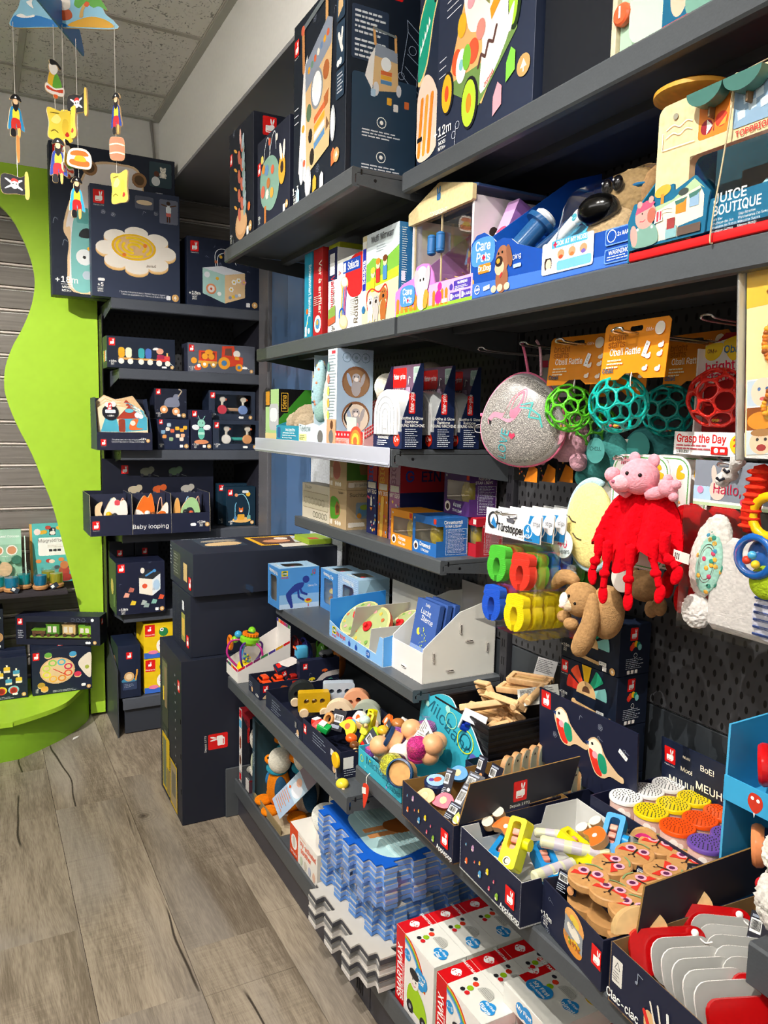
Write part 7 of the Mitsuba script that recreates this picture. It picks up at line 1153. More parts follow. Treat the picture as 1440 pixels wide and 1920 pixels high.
T.add('head','plush',sph((0,0,.006),(.034,.03,.031),P_,4),sph((-.018,-.022,-.006),(.018,.018,.015),'#e8a6b2',3));T.add('ear','plush',sph((-.016,.006,.036),(.011,.007,.012),P_,2),sph((.022,.006,.034),(.011,.007,.012),P_,2));T.add('eye','gloss',sph((-.004,-.029,.012),.0035,'#20181c'),sph((.018,-.024,.010),.0035,'#20181c'));T.add('nose','matte',sph((-.024,-.039,-.003),(.004,.003,.003),'#a05a70'))
T.add('arm','plush',tube(curve([(-.02,.0,-.024),(-.04,-.004,-.012),(-.05,-.006,.004)]),[.011]*12+[.014],P_,9),sph((-.051,-.006,.006),.014,P_));T.add('arm','plush',tube(curve([(.02,.0,-.022),(.042,-.004,-.018),(.058,-.006,-.01)]),[.011]*12+[.014],P_,9),sph((.060,-.006,-.008),.016,P_),[sph((.060+dx,-.008,-.008+dz),.008,P_) for dx,dz in((.016,.006),(.012,-.014),(.0,.014))])
nu,nv=90,46;U,Vv=np.meshgrid(np.linspace(-1,1,nu),np.linspace(0,1,nv),indexing='ij')
spread=.022+.098*Vv**.5*(1-.22*Vv)
X_=U*spread-.012*Vv;fold=np.cos(U*9.5+.8)
Yy=-.03*np.cos(U*1.5)*(.3+.9*Vv**.7)-.013*fold*Vv**.6+.02-.02*Vv*(U>.2)
Zz=-.018-Vv*(.122+.022*np.cos(U*6.0+.4))*(1-.22*np.abs(U)**3)
dots=np.clip(np.cos(U*26)*np.cos(Vv*30),.35,1)-.35;Yy=Yy-.0045*dots
v=np.stack([X_,Yy,Zz],-1).reshape(-1,3);i,j=np.meshgrid(np.arange(nu-1),np.arange(nv-1),indexing='ij');f=quads(np.stack([i*nv+j,i*nv+j+1,(i+1)*nv+j+1,(i+1)*nv+j],-1).reshape(-1,4))
T.add('cloth','plush',(v,f,'#d3101e'),(v+[0,.003,0],f[:,::-1],'#b80d18'))
for u,dz,dx in((-.62,.030,-.006),(-.30,.05,.0),(.28,.052,.004),(.74,.042,.018),(.98,.022,.026)):
 k0=np.array([u*.082-.010,-.02-.01*(abs(u)<.5),-.140+.03*abs(u)**3]);p=curve([k0+[0,0,.03],k0,k0+[dx*.6,-.004,-dz*.55],k0+[dx,-.006,-dz]],5)
 T.add('knotted_end','plush',tube(p,[.009]*6+[.006]*(len(p)-6),'#d3101e',9),sph(k0+[dx*.5,-.005,-dz*.5],(.0095,.009,.008),'#d3101e',3),sph(k0+[dx*1.1,-.006,-dz-.012],(.0095,.005,.017),'#d3101e',3,(0,dx*900,0)))
for k in range(2):
 t=Thing('comforter',('second red comforter hanging behind the front one','third red comforter at the back')[k],'plush toy',(1.10+k*.06,.925-k*.01,1.35),-90);t.add('cloth','plush',tr(sph((0,0,.0),(.05,.03,.075),'#a80c18',3)),sph((.02,-.01,.05),(.035,.02,.02),'#b80d18',3));t.add('knotted_end','plush',[sph((dx,-.01,-.075-dz),(.012,.01,.026),'#b80d18',2) for dx,dz in((-.03,.0),(.0,.02),(.03,.008))])
T=Thing('rabbit_plush','light brown lop-eared plush rabbit hanging over the musical instrument boxes','plush toy',(1.075,1.155,1.205),-90)
Br='#a37f58'
T.add('head','plush',sph((0,0,0),(.038,.034,.036),Br,4),sph((-.010,-.026,-.008),(.018,.014,.016),'#d9c2a0',3));T.add('muzzle','plush',tr(sph((0,0,0),(.011,.006,.017),'#ece4da',3),(-.012,-.037,.0),(0,12,0)),sph((-.014,-.041,-.012),(.006,.004,.004),'#e3bcb4'));T.add('eye','gloss',sph((-.002,-.033,.010),.0035,'#15110f'),sph((.014,-.030,-.002),.0035,'#15110f'))
T.add('ear','plush',tube(curve([(-.015,.0,.034),(-.045,-.004,.040),(-.066,-.006,.026),(-.078,-.008,.006)]),[.008,.010,.012,.013,.014,.015,.015,.016,.016,.016,.016,.015,.014,.013,.012,.010,.008,.005,.003],Br,10));T.add('ear','plush',tube(curve([(.030,.0,.016),(.042,-.012,-.03),(.034,-.022,-.075),(.020,-.026,-.105)]),[.010,.012,.014,.015,.016,.017,.018,.018,.019,.020,.020,.021,.021,.020,.019,.018,.016,.012,.007],Br,10));T.add('body','plush',sph((.04,.03,-.02),(.035,.035,.055),Br,3));T.add('paw','plush',sph((-.036,-.012,-.042),(.016,.014,.013),Br,2),sph((-.008,-.018,-.05),(.017,.014,.013),Br,2))
t=Thing('rabbit_plush','second brown plush rabbit in shadow behind the first','plush toy',(1.19,1.10,1.235),-90);t.add('body','plush',sph((0,0,0),(.05,.03,.032),'#8a6a4a',3));t.add('head','plush',sph((-.055,0,.02),(.026,.026,.03),'#8a6a4a',3));t.add('foot','plush',sph((.05,-.01,-.03),(.016,.012,.02),'#8a6a4a',2),sph((.03,-.01,-.04),(.014,.012,.018),'#8a6a4a',2))
def ushape():return unary_union([affinity.scale(Point(.033,.038).buffer(1,quad_segs=10),.035,.038),rrect(.060,.032,.012,.003,.054)]).difference(unary_union([affinity.scale(Point(.033,.036).buffer(1,quad_segs=8),.0125,.023),rrect(.009,.03,.002,.0285,-.01)])).union(rrect(.016,.008,.003,.001,.06))
Ugeo=affinity.scale(ushape(),.98,.92,origin=(0,0))
SC=(('#4fb83a','#d8392c','#2459c4','#e6d018'),('#d8392c','#4fb83a','#d8392c','#e6d018'),('#4fb83a','#2459c4','#e6d018','#e6d018'),('#2459c4','#2459c4','#2459c4','#e6d018'),('#4fb83a','#4fb83a','#e6d018','#2459c4'),('#4fb83a','#4fb83a','#2459c4','#2459c4'),('#8a2a34','#a8323c','#e6d018','#e6d018'))
for k in range(7):
 x=1.0+k*.030;y=1.412-k*.003
 T=Thing('door_stopper_pack','clear bag of four foam door stoppers with a white header card, '+('front of the row','second of the row','third of the row','fourth of the row','fifth of the row','sixth of the row','rearmost of the row')[k],'door stopper pack',(x,y,1.112),-90,r=(-3,0,0));w=.198
 T.add('header','paper',B(.004,.001,.20,w-.002,.0035,.258,'#e6e6e4'))
 a=Art();a.c(3.2,23.2,1.9,'#2a2c30').c(3.4,23.3,1.3,'#e3e6e8').p([(2.6,22.4),(4.6,21.4),(4.8,22.2),(3.4,24)],'#2a6fa8').t('Türstopper',9.6,21.2,1.6,'#1d1f24',True,0,'c',sx=.8).p([(8,24.2),(11,24),(10.6,23.2),(8.4,23.4)],'#55585e').l([(8,25),(9.4,24.2),(11.6,24.6)],.3,'#55585e').p([(14.6,20.2),(19.6,20.2),(19.6,25.6),(16,25.6)],'#2273ae').c(15.6,22.3,1.6,'#e6e6e4').c(15.6,22.3,1.35,'#2273ae').t('4',15.6,22,1.3,WHT,True).t('pcs',15.6,21.2,.55,WHT).b([(16.4,23.6),(17.6,25.7),(19.6,25.7),(19.6,22),(17.6,22.2)],'#e3e6e8').t('stiga',18.3,23.6,.9,'#33363c',True,sx=.8).t('www.stiga.eu',15,20.5,.5,'#33363c');T.add('header_print','paper',on(a,'front'))
 T.add('bag','clear',B(0,-.006,0,w,-.0055,.20,'#fff'),B(0,.0215,0,w,.022,.20,'#fff'),B(w-.0006,-.006,0,w,.022,.20,'#fff'),B(0,-.006,0,w,.022,.0006,'#fff'))
 for i,(ux,uz,sx) in enumerate(((.026,.098,1),(.108,.094,1),(.018,.008,1),(.100,.004,1))):
  its=card(affinity.translate(Ugeo,ux,uz),.019,.019,SC[k][i]);rib=[]
  if k==0:
   for zz in np.arange(.003,.082,.0042):
    for q in polys(affinity.translate(Ugeo,ux,uz).intersection(sbox(0,uz+zz,1,uz+zz+.0018))):
     x0,z0,x1,z1=q.bounds;rib.append(B(x0+.001,-.0008,z0,x1-.001,.0004,z1,SC[k][i]))
  T.add('door_stopper','matte',its,rib)
T=Thing('comforter_bag','clear bag with a grey rabbit header card and a white fluffy rabbit comforter','bag',(1.045,.874,1.225),-90);w=.19
T.add('header','paper',B(0,0,.205,w,.002,.278,'#7f8794'));a=Art();a.r(0,20.5,19,21,'#b5c8a0').r(0,21,19,21.4,'#e9e9e2').r(0,21.4,3.4,23.6,'#a9c8e0').e(4.6,23.2,1.5,1.7,'#d3c0b4').e(3.8,25.6,.5,1.5,'#d3c0b4',8).e(5.4,25.6,.5,1.5,'#d3c0b4',-10).c(4.1,23.5,.13,'#333').c(5.1,23.5,.13,'#333').c(4.6,22.9,.2,'#c9788a').t('Hallo, kleiner',9.8,22.6,1.6,'#b5304a',False,0,'c',sx=.9).t('Stern',12,24.4,1.2,'#4a4f5a').c(1.4,23,.6,'#d889b5').e(9.6,21.6,.7,.6,'#c8405a');T.add('header_print','paper',on(a,'front'))
T.add('bag','clear',B(0,-.022,0,w,-.0215,.205,'#fff'),B(0,.022,0,w,.0225,.205,'#fff'),B(0,-.022,0,.0006,.022,.205,'#fff'))
t=Thing('comforter','white fluffy rabbit comforter with a flowered green ear inside the clear bag','plush toy',(1.045,.874,1.225),-90)
t.add('cloth','plush',B(.045,-.015,.008,.185,.012,.16,'#d9d5cf',.012));t.add('ear','plush',fur(sph((.045,-.004,.125),(.034,.016,.07),'#e3dfd8',4,(0,14,0)),.006));t.add('ear_lining','plush',starry(sph((.052,-.016,.115),(.024,.007,.05),'#9fcfc0',3,(0,8,0)),40,2,('#c8506a','#4a8fb0','#e9b04a','#3f8f7a')));t.add('paw','plush',fur(sph((.025,-.004,.03),(.026,.016,.028),'#e6e2dc',4),.006));t.add('applique','plush',sph((.165,-.016,.05),(.03,.004,.035),'#d3d6e0',3),[B(.14,-.0215,.022+i*.011,.19,-.019,.026+i*.011,'#4a5f9a',.001) for i in range(6)])
t=Thing('care_label','white printed care label sticking out from the red comforter','label',(.992,.862,1.342),-90,r=(0,4,-8));t.add(None,'paper',B(0,0,0,.036,.0008,.017,'#dedad0'),[B(.004+i*.004,-.0004,.003,.006+i*.004,0,.013,'#555') for i in range(3)])
T=Thing('activity_spiral','hanging activity toy with red coil, blue rattle ball and striped patch at the right edge','baby toy',(.965,.705,1.40),-90)
T.add('coil','plush',tube(curve([(.012,0,.10),(.006,0,.07),(.0,-.004,.04),(.002,0,.012)]),.013,'#c82a1e',10),[sph((.008-.0012*i,-.006,.095-i*.011),(.015,.012,.0045),'#d83a28',2) for i in range(8)]);T.add('ring','gloss',tr(tube(np.c_[.028*np.cos(np.arange(24)*.2618),np.zeros(24),.028*np.sin(np.arange(24)*.2618)],.007,'#e3b51c',9,True),(.034,-.008,.035)))
T.add('rattle','clear',sph((.018,-.012,-.022),.026,'#fff',3));T.add('rattle_rim','gloss',tube(np.c_[.018+.027*np.cos(np.arange(20)*.314),np.full(20,-.012),-.022+.027*np.sin(np.arange(20)*.314)],.006,'#1f5aa8',8,True),sph((.018,.006,-.022),(.024,.008,.024),'#1f5aa8',2));T.add('bead','gloss',[sph((.018+dx,-.018,-.028+dz),.006,c) for dx,dz,c in((-.008,0,'#d8402a'),(.006,-.004,'#e9c02a'),(0,.008,'#3f9fd0'))]);T.add('patch','plush',sph((.03,0,-.058),(.026,.012,.024),'#9ab52a',3))
T.add('zebra_tail','plush',tube(curve([(-.075,.02,.075),(-.05,.01,.085),(-.025,.0,.115),(-.005,.01,.15)]),[.006,.008,.010,.012]*4+[.014,.014,.014],'#c9c6c0',9),[tube([(-.06+i*.011,-.004,.082+i*.013),(-.056+i*.011,-.002,.078+i*.013),(-.05+i*.011,.002,.082+i*.013)],.0022,'#33343a',5) for i in range(5)])
T=Thing('amber_necklace_bag','clear bag with a yellow card, baby photos and an amber bead necklace','bag',(.93,.703,1.515),-90,r=(0,-4,0));w=.16
T.add('bag','clear',B(0,-.012,-.005,w,-.0114,.285,'#fff'),B(0,.004,-.005,w,.0046,.285,'#fff'));T.add('bag_seam','satin',B(-.002,-.012,-.005,.003,.004,.285,'#b9b9b4',.002))
T.add('card','paper',B(.006,0,0,w,.0015,.27,'#e6d59a'));a=Art(16,27);a.r(.6,20,16,27,'#e2b43a').r(.8,0,16,10.4,'#efe9dc')
a.r(.9,6.8,5.4,10.2,'#b9c8d4').e(3.2,8.6,1.7,1.9,'#f0cdb5').c(2.7,9,.25,'#4a6a9a').c(3.9,9,.25,'#4a6a9a').e(3.3,7.7,.5,.25,'#c9605a').r(.9,3.6,5.4,6.6,'#8a4a1c').e(3,4.8,2,1.2,'#d98a2a').e(4.4,5.8,1,1,'#e9c24a').r(.9,.3,5.4,3.4,'#c9d3d8').e(3.2,1.9,1.8,1.6,'#eec3a5').c(2.6,2.3,.22,'#333').c(3.8,2.3,.22,'#333').e(3.2,1.2,.7,.45,'#a03a3a').e(3.2,3.2,1.6,.5,'#a5764a').r(5.6,.3,16,1.8,'#2f5a42').t('Lang',8,.7,.8,WHT)
T.add('card_print','paper',on(a,'front'));rnd=random.Random(3);T.add('amber_bead','clearsolid' if 0 else 'gloss',[sph((.045+.008*math.sin(i*.35)+rnd.uniform(-.002,.002),-.006+rnd.uniform(-.001,.001),.215-i*.0048),rnd.uniform(.0032,.0046),rnd.choice(['#c8741a','#a8560f','#e09a2c','#8f4a10']),1) for i in range(34)],kind='stuff')
# ================================================================ low shelf trays
def opentray(lb,pos,rz,w,d,hf,hb,col='#23273a',inner='#8a6f4a',hs=None,front=None,right=None,name='counter_display',cat='display tray'):
 T=Thing(name,lb,cat,pos,rz);sd=hs or[(0,0),(d,0),(d,hb),(d*.8,hb),(d*.3,hf),(0,hf)]
 T.add('front','paper',B(0,0,0,w,.0015,hf,col),B(.0015,.0015,.003,w-.0015,.003,hf-.0004,inner));T.add('back','paper',B(0,d-.003,0,w,d,hb,inner))
 for x,c,k in((0,col,0),(w-.0015,col,1)):T.add('side','paper',YZ(ext(sd,.0015,c),x),YZ(ext(sd,.0012,inner),.0015 if k==0 else w-.0027))
 T.add('floor','paper',B(0,0,0,w,d,.003,inner))
 if front:T.add('front_print','paper',on(front,'front'))
 if right:T.add('side_print','paper',on(right,'right',w,d,hf))
 return T
T=Thing('counter_display','white display tray with a multicoloured striped rim at the far end of the low shelf','display tray',(.806,2.735,.613),-90);w,d=.14,.20
T.add('tray','paper',card([(0,0),(w,0),(w,.05),(0,.05)],.002,.002,'#e6e3de'),YZ(ext([(0,0),(d,0),(d,.135),(0,.05)],.002,'#dcd9d4'),w-.002),YZ(ext([(0,0),(d,0),(d,.155),(0,.05)],.002,'#dcd9d4'),0),B(0,d-.002,0,w,d,.19,'#d6d2cc'),B(0,0,0,w,d,.002,'#cfccc6'))
CS=('#d8282a','#b02a6a','#6a2f5a','#3f7a4a','#4a3a8a','#e0a22c','#d8282a');L_=math.hypot(d,.085)/7
for i in range(7):T.add('rim_stripe','paper',[(np.c_[w+.0003+v[:,2],(i/7*d+v[:,0]),v[:,1]+.042+(i/7+v[:,0]/d-0)*.085*1.0],f,c) for v,f,c in Art().r(.1,0,d*100/7-.2,.9,CS[i]).items()],B(i*w/7,-.0006,.04,(i+.9)*w/7,0,.05,CS[(i+2)%7]),B(i*w/7,d-.0026,.178,(i+.85)*w/7,d-.002,.19,CS[(i+4)%7]))
t=Thing('rattle_stick','baby rattle with a green and orange top, yellow base and coloured loops','rattle',(.806,2.735,.613),-90,r=(0,0,0))
ax0,ax1=np.array([.072,.05,.035]),np.array([.080,.07,.175]);AL=lambda it:align(it,ax0,ax1)
t.add('base','gloss',AL(lathe([(0,-.02),(.03,-.018),(.034,-.004),(.028,.014),(.02,.02),(0,.02)],'#e6c81c',22)));t.add('barrel','clear',AL(cyl((0,0,.02),(0,0,.085),.018,'#fff',18)));t.add('bead','gloss',AL([sph((random.Random(i).uniform(-.011,.011),random.Random(i+5).uniform(-.011,.011),.024+(i%7)*.004),.0045,('#3f8fd0','#2a4fa0','#d8b52a','#5fb04a')[i%4],1) for i in range(18)]),kind='stuff')
t.add('top','gloss',AL([lathe([(0,.085),(.026,.087),(.036,.098),(.036,.112),(.022,.12),(0,.121)],'#7cc42c',24),sph((-.018,.01,.132),(.018,.014,.016),'#7cc42c')]));t.add('rim','gloss',AL([lathe([(.014,.121),(.026,.122),(.026,.13),(.016,.132)],'#ea7a1c',24)]+[cyl((.026*math.cos(i*.393),.026*math.sin(i*.393),.121),(.026*math.cos(i*.393),.026*math.sin(i*.393),.131),.004,'#ea7a1c',7) for i in range(16)]),label='orange toothed ring');t.add('mirror','chrome',AL(sph((0,0,.126),(.015,.015,.008),'#fff')))
for i,(c,s) in enumerate((('#b02a7a',1),('#5a2f8a',.9),('#2f8fd0',.8),('#b02a7a',1.1),('#5a2f8a',1.05))):u=i*1.25+.5;t.add('loop','gloss',AL(tube(curve([(.03*math.cos(u),.03*math.sin(u),.1),(.062*s*math.cos(u),.062*s*math.sin(u),.085),(.066*s*math.cos(u+.15),.066*s*math.sin(u+.15),.04),(.03*math.cos(u+.3),.03*math.sin(u+.3),.0)]),.004,c,7)))
t.add('mirror_ring','gloss',tr(tube(np.c_[.022*np.cos(np.arange(20)*.314),np.zeros(20),.024*np.sin(np.arange(20)*.314)],.006,'#ea7a1c',8,True),(.008,.012,.115)));t.add('teether','gloss',sph((.05,.03,.155),.014,'#3f9fd0'),sph((.043,.02,.135),.013,'#7cc42c'))
a=Art(12,5.6);a.put(RB,9.4,2.6,1.7)
opentray('small dark tray of orange toy cars beside the white striped tray',(.822,2.520,.613),-90,.118,.19,.056,.056,inner='#1d2232',front=Art(11.8,5.6).lines(1,3.4,4,3,.6,'#8d93a2',.2).t('+18m',9.6,.6,.9,WHT,True).c(4.4,1.6,.9,'#c9a27a'),right=Art(19,5.6).put(RB,1.2,2.4,1.9).b([(7,2.4),(8,4),(10,3.4),(9,2)],'#c2552c').b([(1,.4),(2.4,1.6),(4,1),(3.4,.3)],'#c9ae86'))
for i,(lb,x,y) in enumerate((('orange toy car at the front of the small dark tray',.03,.02),('orange toy car in the middle of the small dark tray',.045,.065),('dark red toy car at the back of the small dark tray',.05,.115))):
 t=Thing('toy_car',lb,'toy car',(.822,2.520,.650),-90);c=('#dd4a22','#e0481f','#8f2420')[i];t.add('body','gloss',B(x,y,0,x+.07,y+.032,.016,c,.004),B(x+.016,y+.003,.016,x+.052,y+.029,.029,c,.004));t.add('window','gloss',B(x+.02,y-.0004,.018,x+.048,y+.004,.026,'#2b1b1c'));[t.add('wheel','gloss',cyl((x+wx,y-.002,.002),(x+wx,y+.006,.002),.008,'#1c1a1c',14)) for wx in(.016,.054)]
def roadart(w,h):a=Art(w,h,'#22273a');a.b([(0,2.4),(3,4.6),(6,4),(9,6.4),(w,7),(w,5.4),(10,4.8),(7,2.6),(4,3),(0,1)],'#c9c2bc').put(RB,1.2,h-3,1.7).c(w-3.4,3,1.4,'#4f9f86').r(w-3.7,.8,w-3.1,2.4,'#b5542c').e(4.6,4.9,1.2,.6,'#d8c02a').e(9.4,7.4,1.1,.6,'#d8602f');[a.c(x,y,.2,'#222') for x,y in((4,4.5),(5.2,4.5),(9,7),(10,7))];doodles(a,2,3,'#aeb4c2',.8);return a
carton('road_print_box','dark box printed with a winding pale road, standing behind the toy car tray',(.965,2.43,.613),-90,.03,.15,.115,'#22273a',front=None,right=roadart(15,11.5))
carton('road_print_box','open dark box printed with a road, leaning among the toy cars',(.925,2.50,.620),-90,.05,.085,.09,'#22273a',r=(18,12,0),right=roadart(8.5,9),front=Art(5,9).r(.6,7.6,4,8.8,'#d8281f',.3).b([(0,3),(2,5),(5,4),(5,2),(2,2)],'#c9c2bc'),top=Art(5,8.5).b([(0,2),(5,4),(5,8),(0,7)],'#c9c2bc').r(.6,.8,3.4,2.2,'#d8281f',.2))
t=Thing('toy_car','small light blue toy car between the road printed boxes','toy car',(1.005,2.56,.69),-90);t.add('body','gloss',B(0,0,0,.03,.05,.05,'#4fa3cc',.008));t.add('bumper','gloss',B(0,-.004,.04,.03,.0,.05,'#d8602f',.002))
t=Thing('toy_car','small grey toy car on top of the rear road printed box','toy car',(1.05,2.44,.729),-90);t.add('body','gloss',B(0,0,0,.03,.05,.022,'#6b6f74',.008));t.add('wheel','gloss',cyl((-.002,.012,.004),(.032,.012,.004),.008,BLK,12),cyl((-.002,.04,.004),(.032,.04,.004),.008,BLK,12))
for i,(x,y,c) in enumerate(((1.08,2.62,'#3a3f8a'),(1.13,2.58,'#4f8a2a'),(1.06,2.66,'#8a2a30'),(1.16,2.5,'#c2702a'))):t=Thing('rattle_toy',('dark blue','green','dark red','orange')[i]+' plastic toy in shadow at the back of the low shelf','toy',(x,y,.613),-90);t.add('body','gloss',sph((0,0,.06),(.03,.025,.06),c,2));t.add('loop','gloss',tube(np.c_[.035*np.cos(np.arange(16)*.393),np.full(16,-.01),.10+.03*np.sin(np.arange(16)*.393)],.004,c,6,True))
opentray('long dark tray of pastel wooden vehicles with round wheels',(.824,2.345,.613),-90,.318,.26,.055,.06,inner='#1b2030',front=Art(31.8,5.5).lines(6,4,9,5,.8,'#8d93a2',.2).c(29,1.6,1,'#c9a27a').r(26.6,2.6,28,4.4,'#777').t('+12m',28.4,.4,.8,WHT,True),right=Art(26,5.5).t('+12m',4,.8,.8,WHT,True).c(2,3,1,'#c9a27a'))
def vehicle(lb,x,y,z,c,shape,rz=0):
 t=Thing('wooden_vehicle',lb,'wooden toy',(.824,2.345,.618),-90)
 if shape=='bar':g=rrect(.10,.064,.007).difference(unary_union([Point(.026+i*.025,.036).buffer(.0085,quad_segs=5) for i in range(3)]))
 else:g=Polygon([(0,0),(0,.015)]+[(.044+.044*math.cos(u),.018+.046*math.sin(u)) for u in np.linspace(math.pi,0,22)]+[(.088,0)]).buffer(.001).difference(unary_union([Point(.024,.026).buffer(.009,quad_segs=5),Point(.05,.034).buffer(.009,quad_segs=5)]))
 P=lambda it:tr(it,(x,y,z),(0,0,rz));t.add('body','satin',P(card(g,.032,.032,c)))
 W2=.10 if shape=='bar' else .088
 for wx in(.018,W2-.018):
  for yy in(-.008,.034):t.add('wheel','wood',P(cyl((wx,yy,0),(wx,yy+.009,0),.015,'#dcc09a',16,bev=.002)))
vehicle('mustard yellow wooden vehicle with three holes, front of the pastel tray',.175,.045,.024,'#c2991c','bar',72)
vehicle('pale blue grey wooden vehicle with three holes behind the yellow one',.165,.135,.040,'#a9b5c2','bar',70)
vehicle('peach half-round wooden vehicle at the back of the pastel tray',.225,.175,.030,'#dd9a78','half',60)
vehicle('cream half-round wooden vehicle in the middle of the pastel tray',.265,.095,.022,'#dfc8a8','half',58)
vehicle('grey green half-round wooden vehicle at the right of the pastel tray',.305,.17,.022,'#a3ab9c','half',52)
vehicle('black wooden vehicle at the left of the pastel tray',.06,.06,.018,'#2c2d30','half',75)
opentray('dark tray heaped with small bright wooden whistles and clappers',(.824,2.022,.613),-90,.266,.25,.075,.07,front=Art(26.6,7.5).put(RB,.8,3.4,2.2).lines(8,6,10,4,.8,'#8d93a2',.2).c(23,1.4,1,'#c9a27a').r(20.6,4.6,22.6,6.4,'#cfcfcb',.2),right=Art(25,7.5).r(.8,2.6,3.8,5.8,'#e6e6e2').lines(1,2,4,3,.6,'#aeb4c2',.2),inner='#15192a')
rnd=random.Random(21)
def clapper(t,M,c,c2='#e08a6a'):
 fr=rrect(.022,.062,.006,-.011,-.031).difference(rrect(.010,.034,.004,-.005,-.008));E2=lambda it:tr(it,*M)
 t.add('frame','satin',E2(ext(fr,.018,c)));t.add('tongue','satin',E2(B(-.0045,.0,.003,.0045,.016,.015,c2,.002)));t.add('handle','satin',E2(cyl((0,-.03,.009),(0,-.085,.009),.006,c,12,bev=.002)))
HEAP=[('clapper','lemon yellow clapper, larger one in the heap of small toys','#d9d21e',(.195,.12,.105),(60,10,30)),('clapper','lemon yellow clapper with a smiling face behind the larger one','#d9d21e',(.16,.15,.10),(75,0,20)),('ball','pale mint wooden egg on top of the small toy heap','#b9d0c4',(.205,.10,.125),.016),('ball','bright orange wooden egg at the front of the small toy heap','#dc5a22',(.215,.055,.085),.016),('leaf','yellow leaf-shaped whistle with an orange star','#e2c81e',(.16,.075,.092),(50,20,10)),('block','green and white wooden block toy at the front of the heap','#1f9a4a',(.105,.02,.072),(10,20,40)),('ball','coral red wooden toy at the front left of the heap','#d8504a',(.07,.02,.070),.02),('ring','natural wooden ring at the left of the small toy heap','#c98a52',(.06,.06,.082),.018),('tag','black swing tag with a barcode in the left of the heap','#1d1f28',(.085,.075,.085),(60,0,30)),('tag','dark grey swing tag with a red badge at the back of the heap','#3a3f4a',(.235,.15,.095),(65,0,-20)),('tag','dark swing tag at the right of the heap','#3a3f4a',(.25,.09,.085),(55,10,-10)),('ball','light blue wooden toy in the middle of the heap','#4a9ac8',(.13,.10,.088),.014),('ball','red and white wooden bead near the left of the heap','#d8402f',(.11,.10,.09),.012),('block','small natural wooden block under the yellow clappers','#c99a62',(.14,.12,.075),(0,10,30)),('leaf','orange fox-shaped wooden toy at the back of the heap','#dd6a2a',(.19,.185,.10),(60,0,-20)),('ball','brown wooden cup toy at the back of the heap','#b5743f',(.225,.195,.105),.02),('ball','yellow wooden cup at the back beside the tooth box tray','#dfae2c',(.258,.13,.11),.017),('block','red block in the left corner of the heap','#c8362c',(.045,.03,.06),(0,0,20)),('disc','flat yellow wooden disc hanging over the near corner of the heap','#e2b018',(.262,-.012,.055),.021),('ball','yellow wooden ball lying on the shelf below the heap tray','#dfc83a',(.30,-.01,.006),.017),('leaf','white wooden flower toy in the heap','#e6e0d6',(.12,.13,.095),(70,0,10)),('block','bright blue block at the back of the heap','#2f7fc0',(.21,.22,.085),(0,20,40)),('leaf','lime green leaf whistle under the mint egg','#a9c82a',(.225,.12,.085),(50,-20,20)),('ball','dark brown wooden bead at the right of the heap','#6a4228',(.245,.05,.078),.013)]
for kind,lb,c,p,q in HEAP:
 t=Thing('small_toy' if kind!='tag' else 'swing_tag',lb,'toy' if kind!='tag' else 'tag',(.824,2.022,.613),-90)
 if kind=='clapper':clapper(t,(p,q),c)
 elif kind=='ball':t.add('body','gloss',sph(p,(q,q,q*.8),c,3));t.add('stem','wood',cyl(p,(p[0]+.02,p[1]-.005,p[2]-.012),.005,'#d3ae7c',10))
 elif kind=='ring':t.add(None,'wood',tr(lathe([(q*.6,-.008),(q,-.008),(q,.008),(q*.6,.008),(q*.6,-.008)],c,20),p,(60,0,20)))
 elif kind=='disc':t.add('disc','satin',cyl((p[0],p[1]-.004,p[2]),(p[0],p[1]+.004,p[2]),q,c,24,bev=.002));t.add('cord','matte',tube([(p[0],p[1],p[2]-q),(p[0]+.004,p[1],p[2]-.05)],.001,'#dcd6cc',5))
 elif kind=='block':t.add('block','satin',tr(B(-.018,-.014,0,.018,.014,.02,c,.003),p,q));t.add('face','satin',tr(B(-.016,-.012,.0205,.002,.012,.023,'#efeae0',.001),p,q))
 elif kind=='leaf':t.add('plate','satin',tr(ext(Polygon(curve([(-.026,-.014),(-.012,.016),(.01,.02),(.028,.006),(.02,-.018),(0,-.012)],5,True)),.010,c),p,q));t.add('print','paper',tr(ext(Point(0,0).buffer(.009,quad_segs=3),.0006,'#d8602f' if c!='#dd6a2a' else '#efe2d0'),p,q)[0:1]) if 0 else t.add('spot','satin',tr(ext(Point(0,0).buffer(.009,quad_segs=3),.0108,'#d8602f' if c!='#dd6a2a' else '#efe2d0'),p,q))
 elif kind=='tag':t.add('card','paper',tr(B(-.022,-.030,0,.022,.030,.001,c),p,q));b=Art();bars(b,-1.6,-.6,3.2,2.2,14,8);b.r(-1.8,-2.4,1.2,-1.4,'#d8281f' if c!='#1d1f28' else '#8d93a2',.2);t.add('print','paper',tr(tr(b.items(),(0,0,.001)),p,q))
t=Thing('swing_tag','red and white heart-edged swing tag hanging from a white string over the shelf lip','tag',(.810,1.565,.660),-90);t.add('card','paper',card(Polygon(curve([(-.012,.026),(.016,.03),(.012,0),(-.006,-.034),(-.012,-.01)],5,True)),-.008,.001,'#cf3a28'));t.add('price','paper',card([(-.016,.0),(.004,.006),(.003,.022),(-.016,.016)],-.0085,.0012,'#e3dfd8'));t.add('string','matte',tube(curve([(.004,-.008,.028),(.0,-.006,.046),(.006,0,.058)]),.0009,'#efece6',5))
T=Thing('counter_display','turquoise display tray with a wavy bubble-printed back card for small boxes','display tray',(.820,1.643,.702),-90);w,d=.218,.20;TQ='#3aa3b8'
